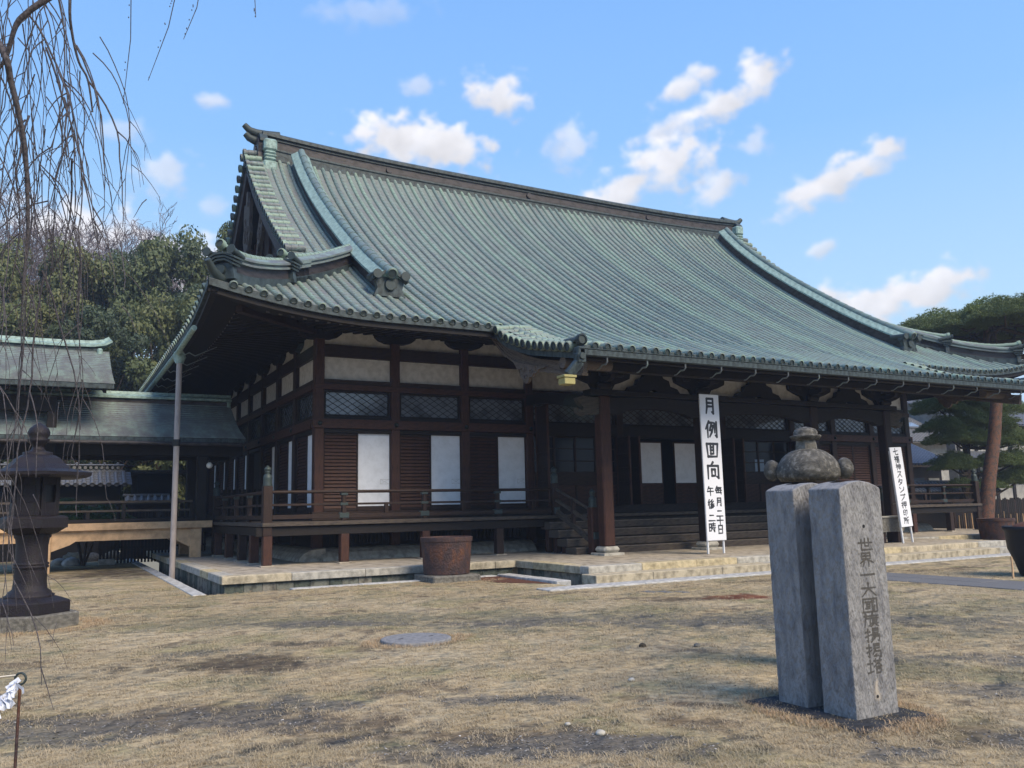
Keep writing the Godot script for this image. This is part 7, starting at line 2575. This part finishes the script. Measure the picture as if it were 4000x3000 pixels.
func make_pines():
	var green := leaf_mat(0.165, 0.21, 0.075)
	var green2 := leaf_mat(0.12, 0.155, 0.07)
	var pads := [pad_mesh(3, 2600), pad_mesh(4, 2600)]
	# the tall red pine: leaning trunk and a flat spreading crown
	var o := thing("red_pine", "tall red pine with a leaning reddish trunk and flat spreading crown", "tree")
	var mb := MB.new()
	var tp := PackedVector3Array([Vector3(28.25, -0.1, 1), Vector3(28.5, 0.85, 1), Vector3(28.95, 2.4, 1), Vector3(29.65, 4.2, 1), Vector3(30.3, 6.0, 0.9), Vector3(30.75, 7.5, 0.6), Vector3(31.1, 8.6, 0.2), Vector3(31.5, 9.6, 0)])
	mb.tube(tp, PackedFloat32Array([0.36, 0.31, 0.28, 0.26, 0.24, 0.20, 0.15, 0.08]), 14)
	obj("trunk", mb, M.bark_red, o)
	var r := RandomNumberGenerator.new()
	r.seed = 44
	var lb := MB.new()
	for k in 26:
		var a := k * 2.4
		var q := sqrt((k + 0.5) / 26.0)
		var c := Vector3(33.3 + cos(a) * q * 5.2, 10.0 - q * q * 1.0 + r.randf_range(-0.25, 0.25), 0.0 + sin(a) * q * 4.2)
		var s := r.randf_range(1.15, 1.7)
		inst("crown", pads[k % 2], green2 if k % 3 else green, o, Transform3D(Basis(Vector3.UP, a).scaled(Vector3(s, s * 0.62, s)), c))
		var st := tp[5 + k % 3]
		var m := st.lerp(c, 0.5) + Vector3(r.randfn() * 0.25, r.randf_range(-0.4, 0.15), r.randfn() * 0.25)
		var m2 := st.lerp(c, 0.8) + Vector3(r.randfn() * 0.2, r.randf_range(-0.3, 0.0), r.randfn() * 0.2)
		lb.tube(PackedVector3Array([st, m, m2, c + Vector3(0, 0.15, 0)]), PackedFloat32Array([0.11, 0.08, 0.06, 0.03]), 6)
	obj("limbs", lb, M.bark, o)
	# the pruned pine with separate green clouds
	o = thing("cloud_pruned_pine", "green pine pruned into separate cloud pads beyond the porch", "tree")
	mb = MB.new()
	var tq := PackedVector3Array([Vector3(33.9, -0.1, -3.6), Vector3(34.3, 1.4, -3.7), Vector3(34.9, 2.8, -3.8), Vector3(35.3, 4.2, -4.0), Vector3(35.2, 5.4, -4.1), Vector3(35.5, 6.6, -4.1)])
	mb.tube(tq, PackedFloat32Array([0.3, 0.26, 0.22, 0.17, 0.12, 0.06]), 10)
	lb = MB.new()
	for q in [[33.4, 6.2, -4.0, 1.1], [34.6, 6.7, -4.3, 1.2], [36.3, 6.4, -4.0, 1.1], [35.4, 7.0, -3.9, 1.0], [33.0, 5.2, -3.6, 1.0], [34.6, 5.5, -3.4, 1.1], [36.6, 5.4, -3.6, 1.15], [38.0, 5.8, -4.2, 1.0], [33.0, 4.55, -3.2, 1.1], [34.4, 4.7, -3.2, 1.0], [37.6, 4.7, -3.4, 1.1], [36.0, 4.5, -3.1, 0.9], [33.2, 3.5, -3.4, 0.9], [32.6, 3.2, -3.1, 0.8], [36.6, 3.4, -3.3, 1.1], [38.2, 3.5, -3.2, 1.2], [33.4, 2.3, -3.2, 0.7], [35.4, 2.25, -3.1, 0.7], [37.8, 2.5, -3.0, 1.1], [39.4, 4.6, -3.8, 1.3], [40.0, 3.0, -3.4, 1.2], [39.3, 6.4, -4.4, 1.2]]:
		var s: float = q[3]
		var c := Vector3(q[0], q[1] - 0.15, q[2])
		inst("crown", pads[int(s * 10.0) % 2], green, o, Transform3D(Basis(Vector3.UP, s * 9.0).scaled(Vector3(s * 1.25, s * 0.75, s * 1.2)), c))
		var st := tq[clampi(int(q[1] / 1.4), 1, 5)]
		lb.tube(PackedVector3Array([st, st.lerp(c, 0.5) + Vector3(0, -0.2, 0.1), c]), PackedFloat32Array([0.09, 0.06, 0.03]), 6)
	obj("trunk", mb, M.bark, o)
	obj("limbs", lb, M.bark, o)
	o = thing("dark_conifer", "dark round conifer at the right edge beside the fence", "tree", Vector3(32.6, 0, 2.2))
	for k in 7:
		inst("crown", pads[k % 2], leaf_mat(0.022, 0.04, 0.024), o, Transform3D(Basis(Vector3.UP, k * 1.3).scaled(Vector3(1.25 - 0.1 * k, 0.8, 1.25 - 0.1 * k)), Vector3(0.15 * sin(k * 2.0), 0.3 + 0.42 * k, 0.1 * cos(k * 3.0))))
	mb = MB.new()
	mb.tube(PackedVector3Array([Vector3(0, -0.1, 0), Vector3(0, 2.9, 0)]), PackedFloat32Array([0.16, 0.05]), 8)
	obj("trunk", mb, M.bark, o)

func make_shrub():
	var o := thing("spreading_shrub", "low bright green shrub with flat sprays under the corridor", "shrub")
	var c := crown_mesh(81, 30, 130, Vector3(1.2, 0.5, 0.7), 0.045, 0.0)
	var g := leaf_mat(0.07, 0.13, 0.035)
	for q in [[-5.9, 1.45, -8.7, 1.0], [-5.2, 1.35, -8.9, 1.0], [-4.6, 1.3, -8.6, 0.8], [-6.0, 1.95, -9.0, 0.5], [-4.75, 1.75, -9.2, 0.55], [-5.6, 0.9, -8.7, 1.1]]:
		inst("foliage", c[0], g, o, Transform3D(Basis(Vector3.UP, q[3] * 5.0).scaled(Vector3.ONE * q[3]), Vector3(q[0], q[1], q[2])))
	var mb := MB.new()
	for q in [[-5.9, 1.7, -8.7], [-5.2, 1.6, -8.9], [-4.6, 1.5, -8.6], [-6.0, 2.1, -9.0]]:
		mb.tube(PackedVector3Array([Vector3(-5.4, -0.05, -8.8), Vector3(-5.4 + (q[0] + 5.4) * 0.4, 0.9, -8.8), Vector3(q[0], q[1], q[2])]), PackedFloat32Array([0.05, 0.035, 0.015]), 6)
	obj("stem", mb, M.bark, o)

func make_cherry():
	var o := thing("weeping_cherry", "leafless weeping cherry whose long bare twigs hang into the upper left corner", "tree")
	var r := RandomNumberGenerator.new()
	r.seed = 61
	var mb := MB.new()
	mb.tube(PackedVector3Array([Vector3(-8.9, -0.1, 15.9), Vector3(-8.85, 1.2, 15.95), Vector3(-8.7, 2.6, 16.1), Vector3(-8.5, 4.0, 16.3), Vector3(-8.2, 5.2, 16.5)]), PackedFloat32Array([0.26, 0.2, 0.18, 0.15, 0.11]), 12)
	obj("trunk", mb, M.bark_cherry, o)
	var limbs := [
		[[-8.2, 5.2, 16.5], [-7.5, 5.75, 16.8], [-6.9, 5.6, 17.0], [-6.52, 5.15, 17.25], [-6.72, 4.90, 17.15], [-6.80, 4.80, 17.10], [-6.85, 4.61, 17.0], [-6.91, 4.50, 16.96]],
		[[-7.4, 5.1, 16.6], [-7.0, 4.85, 16.85], [-6.86, 4.62, 17.0], [-6.82, 4.48, 16.94], [-6.77, 4.31, 16.86], [-6.72, 4.09, 16.77], [-6.69, 3.77, 16.65], [-6.68, 3.55, 16.58], [-6.69, 3.2, 16.5]],
		[[-7.5, 5.75, 16.8], [-7.0, 5.95, 17.2], [-6.5, 5.5, 17.4], [-6.50, 4.9, 17.37], [-6.48, 4.74, 17.28], [-6.43, 4.58, 17.2], [-6.37, 4.49, 17.15], [-6.33, 4.3, 17.08]],
		[[-8.2, 5.2, 16.5], [-7.4, 6.1, 17.2], [-6.6, 6.35, 17.9], [-6.0, 6.1, 18.3], [-5.5, 5.6, 18.4]],
		[[-8.6, 3.4, 16.2], [-7.9, 4.2, 16.3], [-7.3, 4.3, 16.5], [-7.0, 3.9, 16.6], [-6.9, 3.3, 16.5], [-6.86, 2.6, 16.4], [-6.84, 2.0, 16.35]]]
	var rads := [0.027, 0.022, 0.008, 0.026, 0.016]
	for k in limbs.size():
		var p := PackedVector3Array()
		var rad := PackedFloat32Array()
		for i in limbs[k].size():
			var q = limbs[k][i]
			p.append(Vector3(q[0], q[1], q[2]))
			rad.append(rads[k] * pow(1.0 - i / float(limbs[k].size()), 0.75) + 0.004)
		mb = MB.new()
		mb.tube(smooth_path(p, 4), widen(rad, 4), 7)
		obj("limb", mb, M.bark_cherry, o)
	# hanging twigs
	var tw := MB.new()
	var right := Vector3(0.877, 0, 0.48)
	var base := Vector3(-6.87, 0, 16.7)
	var depth := Vector3(-0.48, 0, 0.877)
	for k in 105:
		var u := r.randf()
		var s := -0.30 + 0.55 * u
		var top := r.randf_range(3.9, 5.9)
		if k % 6 == 0:
			s = -0.28 + 0.30 * u
			top = r.randf_range(2.2, 3.9)
		var l := r.randf_range(0.6, 1.6)
		if s > 0.16: top = r.randf_range(4.6, 5.8)
		elif s < 0.06 and r.randf() < 0.5: l = r.randf_range(1.4, 2.6)
		var p0 := base + right * s + depth * r.randf_range(-0.9, 0.7) + Vector3.UP * top
		whip(tw, r, p0, right * r.randf_range(-0.10, 0.22) + depth * r.randfn() * 0.1, l, 0.0048 if k % 5 else 0.008, 2)
	for q in [[-6.181, 4.9, 17.938, -6.175, 4.13, 17.655], [-5.9, 4.95, 17.99, -6.045, 4.279, 17.735], [-5.78, 4.95, 18.02, -5.865, 4.525, 17.882], [-5.53, 4.95, 18.09, -5.463, 4.695, 18.044]]:
		var a := Vector3(q[0], q[1], q[2])
		var b := Vector3(q[3], q[4], q[5])
		var st := Vector3(a.x - 0.05, 5.9, a.z + 0.2)
		tw.tube(PackedVector3Array([st, a + Vector3(0, 0.3, 0.02), a, a.lerp(b, 0.5) + Vector3(0.02, -0.02, 0), b]), PackedFloat32Array([0.004, 0.0035, 0.0032, 0.0028, 0.0018]), 5)
		for i in 12:
			var f := r.randf()
			tw.ball(a.lerp(b, f) + Vector3(0.0015, 0, 0.0015) * r.randfn(), Vector3(0.004, 0.006, 0.004), 5, 3)
	var t := obj("hanging_twigs", tw, M.bark_cherry, o)
	t.set_meta("kind", "stuff")

func smooth_path(p: PackedVector3Array, n: int) -> PackedVector3Array:
	var out := PackedVector3Array()
	for i in p.size() - 1:
		for j in n:
			out.append(p[i].cubic_interpolate(p[i + 1], p[maxi(i - 1, 0)], p[mini(i + 2, p.size() - 1)], float(j) / n))
	out.append(p[p.size() - 1])
	return out

func widen(a: PackedFloat32Array, n: int) -> PackedFloat32Array:
	var out := PackedFloat32Array()
	for i in a.size() - 1:
		for j in n: out.append(lerpf(a[i], a[i + 1], float(j) / n))
	out.append(a[a.size() - 1])
	return out

# a twig that sets off sideways and then hangs
func whip(mb: MB, r: RandomNumberGenerator, p0: Vector3, side: Vector3, l: float, rad: float, depth: int):
	var p := PackedVector3Array()
	var rr := PackedFloat32Array()
	var d := (side + Vector3(0, -0.16, 0)).normalized()
	var q := p0
	var n := maxi(4, int(l / 0.11))
	for i in n + 1:
		p.append(q)
		rr.append(rad * (1.0 - 0.62 * i / n))
		d = (d + Vector3(r.randfn() * 0.10, -0.30, r.randfn() * 0.10)).normalized()
		q += d * l / n
		if depth > 0 and i > 0 and r.randf() < 0.2:
			whip(mb, r, q, side * 0.2 + Vector3(r.randfn(), 0, r.randfn()) * 0.16, l * r.randf_range(0.18, 0.5), rad * 0.72, depth - 1)
	mb.tube(p, rr, 4, false)

# ---------------------------------------------------------------- signs and lettering
# brush strokes on a 26 by 26 grid; each pair of letters is a point
var glyphs := {
	"月": "gcgoex gctctxqv giti gnsn",
	"例": "ibfgbm fhfy jdsd odlkjo mirhoqjx lnoq ueur ycyxvv",
	"回": "bddw bdydwv dvwv jdjr pdpr jipi jmpm jrpr",
	"向": "mbif bgby bgxgxxtv jlju jlqlqu juqu",
	"毎": "hbbj fexe hies hivhusww esxs bmym njmr",
	"二": "fhth bvyv", "十": "bmym mbmy", "日": "fcfx fctctx fmtm fxtx",
	"午": "hbcj ffwf bnyn mfmy",
	"後": "gbbj hhbp flfy rblgrh vflnxm pnjv ororjy mqwqtvky nsys",
	"時": "bdbv bdidiv bmim bvhv ldyd rbri jiyi knyn unuxru nqps",
	"七": "bmwj kbkvmxwxwu",
	"福": "ebgd cgjgbo gkgy ilkn mdyd ngwg ngnk wgwk nkwk mnmx mnxnxx mxxx msxs rnrx",
	"神": "ebgd cgjgbo gkgy ilkn ngnr ngygyr nlyl nryr sbsy",
	"ス": "fdudnmbx olxw", "タ": "ibfhbn hfvfrpdx gkqr", "ン": "ceij xevndw", "プ": "cetesmex wbvdxeydwb",
	"押": "bgjg fbfwdu bojl mcmo mcycyo mixi moyo scsy",
	"印": "jceg eges ekkk etks oeweweus ofoy",
	"所": "bdld dhkhkm dmkm dhdobx xbof ofopmx olyl tlty",
	"世": "bjyj gdgvyv mcmp scsp mosp", "界": "fbfl fbtbtl fgtg fltl mbml mlcs mlys jqgy qpqy", "一": "bmymwk",
	"大": "bjyj mbmkbx mkyx", "國": "bcby bcycyy byyy fhui hlhp hlml mlmp hpmp fsms pervuv uotu rgtf",
	"旗": "dbfd bfmf efbx ejljkwiv pbmg ofyf njyj pjps vjvs pmvm ppvp nsys ptmx uuyx",
	"揚": "bgjg fbfwdu bojl nbni nbwbwi newe niwi llyl pllt poyoxwvv sokx",
	"掲": "bgjg fbfwdu bojl nbni nbwbwi newe niwi pkls nnynyxvw rsnvtv",
	"塔": "bhjh fbfv bwku ldyd oaog vavg sgln sgyn pnvn pqpx pqwqwx pxwx"}

# draws one glyph into the picture: centre, size, brush, how dark
func brush(im: Image, g: String, cx: float, cy: float, sz: Vector2, wd: float, ink: Color, shift := Vector2.ZERO, jag := 0.0):
	for s in glyphs[g].split(" "):
		var pts := []
		for i in range(0, s.length() - 1, 2):
			pts.append(Vector2(cx + ((s.unicode_at(i) - 97) / 25.0 - 0.5) * sz.x, cy + ((s.unicode_at(i + 1) - 97) / 25.0 - 0.5) * sz.y) + shift)
		for i in pts.size() - 1:
			var a: Vector2 = pts[i]
			var b: Vector2 = pts[i + 1]
			var lo := a.min(b) - Vector2(wd, wd)
			var hi := a.max(b) + Vector2(wd, wd)
			for y in range(maxi(0, int(lo.y)), mini(im.get_height(), int(hi.y) + 1)):
				for x in range(maxi(0, int(lo.x)), mini(im.get_width(), int(hi.x) + 1)):
					var p := Vector2(x + 0.5, y + 0.5)
					var t := clampf((p - a).dot(b - a) / maxf((b - a).length_squared(), 0.01), 0.0, 1.0)
					var w := wd * 0.5 * (1.12 - 0.36 * t if i == pts.size() - 2 else 1.0)
					var c := clampf(w - p.distance_to(a.lerp(b, t)) + 0.5 + jag * sin(x * 1.7) * cos(y * 1.3), 0.0, 1.0)
					if c > 0.0: im.set_pixel(x, y, im.get_pixel(x, y).lerp(ink, c * ink.a))

func print_mat(im: Image, rough: float) -> StandardMaterial3D:
	var m := StandardMaterial3D.new()
	m.albedo_texture = ImageTexture.create_from_image(im)
	m.texture_repeat = false
	m.roughness = rough
	return m

func face(mb: MB, a: Vector3, b: Vector3, c: Vector3, d: Vector3):
	mb.quad(a, b, c, d)
	for q in [Vector2(0, 1), Vector2(0, 0), Vector2(1, 0), Vector2(1, 1)]: mb.uv.append(q)

func sign_board(o: Node3D, t: Transform3D, w: float, y0: float, y1: float, im: Image, leg: float):
	var mb := MB.new()
	mb.cbox(t * Transform3D(Basis(), Vector3(0, (y0 + y1) * 0.5, 0)), Vector3(w, y1 - y0, 0.03), 0.004)
	obj("board", mb, M.white_paint, o)
	mb = MB.new()
	face(mb, t * Vector3(-w * 0.5 + 0.006, y0 + 0.006, 0.018), t * Vector3(-w * 0.5 + 0.006, y1 - 0.006, 0.018), t * Vector3(w * 0.5 - 0.006, y1 - 0.006, 0.018), t * Vector3(w * 0.5 - 0.006, y0 + 0.006, 0.018))
	obj("lettering", mb, print_mat(im, 0.6), o)
	for s: float in [-1.0, 1.0]:
		mb = MB.new()
		mb.cbox(t * Transform3D(Basis(), Vector3(s * (w * 0.5 - leg), (y1 - 0.1) * 0.5, -0.045)), Vector3(0.045, y1 - 0.1, 0.05), 0.006)
		obj("leg", mb, M.white_paint, o)

func make_signs():
	var ink := Color(0.13, 0.14, 0.17, 0.95)
	var im := Image.create(256, 1520, false, Image.FORMAT_RGB8)
	im.fill(Color(0.88, 0.89, 0.92))
	for e in [["月", 0.08], ["例", 0.243], ["回", 0.390], ["向", 0.527]]: brush(im, e[0], 132, e[1] * 1520, Vector2(160, 185), 26, ink)
	for e in [["毎", 0.665], ["月", 0.742], ["二", 0.817], ["十", 0.868], ["日", 0.928]]: brush(im, e[0], 186, e[1] * 1520, Vector2(90, 94), 15, ink)
	for e in [["午", 0.668], ["後", 0.756], ["二", 0.846], ["時", 0.914]]: brush(im, e[0], 76, e[1] * 1520, Vector2(90, 98), 15, ink)
	var o := thing("event_sign", "tall narrow white sign with black brush characters standing by the entrance steps", "sign")
	sign_board(o, Transform3D(Basis(), Vector3(8.885, 0.3, 6.05)), 0.66, 0.34, 4.19, im, 0.06)
	for y in [1.75, 3.1]:
		var mb := MB.new()
		mb.bar(Vector3(8.9, 0.3 + y, 5.98), Vector3(10.12, 0.3 + y + 0.06, 4.33), 0.035, 0.035, 0.004)
		obj("brace", mb, M.grey_x, o)
	im = Image.create(192, 832, false, Image.FORMAT_RGB8)
	im.fill(Color(0.88, 0.89, 0.92))
	var txt := ["七", "福", "神", "ス", "タ", "ン", "プ", "押", "印", "所"]
	for k in 10: brush(im, txt[k], 98 - (8 if k < 2 else 0), 46 + k * 80.5, Vector2(84, 74), 11, ink)
	o = thing("stamp_sign", "shorter leaning white sign with black characters beside the last porch column", "sign")
	sign_board(o, Transform3D(Basis(Vector3.BACK, 0.045) * Basis(Vector3.RIGHT, -0.04), Vector3(16.25, 0.3, 6.27)), 0.54, 0.48, 2.88, im, 0.05)
	var mb := MB.new()
	mb.bar(Vector3(16.1, 1.5, 6.2), Vector3(18.2, 1.45, 4.33), 0.012, 0.012, 0.0)
	obj("tie_wire", mb, M.rope, o)

# the column of characters cut into the front pillar: grooves darker with dirt, their slopes in the normal map
func inscription(o: Node3D):
	var w := 224
	var h := 1000
	var cut := Image.create(w, h, false, Image.FORMAT_RGB8)
	cut.fill(Color(1, 1, 1))
	var t := ["世", "界", "一", "大", "國", "旗", "揚", "掲", "塔"]
	for k in 9: brush(cut, t[k], 104, 56 + k * 91, Vector2(128, 88 if k != 2 else 40), 12, Color(0, 0, 0, 1), Vector2.ZERO, 0.25)
	var dirt := Image.create(w, h, false, Image.FORMAT_RGBA8)
	for y in h:
		for x in w:
			var d := 1.0 - cut.get_pixel(x, y).r
			var c := Color(0.30, 0.29, 0.27, d * 0.66)
			var dx := (x - 104 + 5.0 * sin(y * 0.05)) / (13.0 + 10.0 * smoothstep(880.0, 960.0, y))
			var pale := exp(-dx * dx) * smoothstep(845.0, 880.0, y) * (1.0 - smoothstep(960.0, 996.0, y)) * 0.62
			if pale > c.a: c = Color(0.80, 0.76, 0.70, pale)
			dirt.set_pixel(x, y, c)
	var bump := cut.duplicate() as Image
	bump.convert(Image.FORMAT_RGBA8)
	bump.bump_map_to_normal_map(6.0)
	var m := StandardMaterial3D.new()
	m.albedo_texture = ImageTexture.create_from_image(dirt)
	m.transparency = BaseMaterial3D.TRANSPARENCY_ALPHA
	m.texture_repeat = false
	m.roughness = 0.9
	m.normal_enabled = true
	m.normal_texture = ImageTexture.create_from_image(bump)
	m.normal_scale = 1.0
	var mb := MB.new()
	face(mb, Vector3(-1.12, 0.104, 18.6625), Vector3(-1.12, 1.33, 18.6625), Vector3(-0.83, 1.33, 18.6625), Vector3(-0.83, 0.104, 18.6625))
	var ar := []
	ar.resize(Mesh.ARRAY_MAX)
	ar[Mesh.ARRAY_VERTEX] = mb.v
	ar[Mesh.ARRAY_NORMAL] = mb.n
	ar[Mesh.ARRAY_TEX_UV] = mb.uv
	ar[Mesh.ARRAY_INDEX] = mb.ix
	ar[Mesh.ARRAY_TANGENT] = PackedFloat32Array([1, 0, 0, 1, 1, 0, 0, 1, 1, 0, 0, 1, 1, 0, 0, 1])
	var me := ArrayMesh.new()
	me.add_surface_from_arrays(Mesh.PRIMITIVE_TRIANGLES, ar)
	inst("inscription", me, m, o)
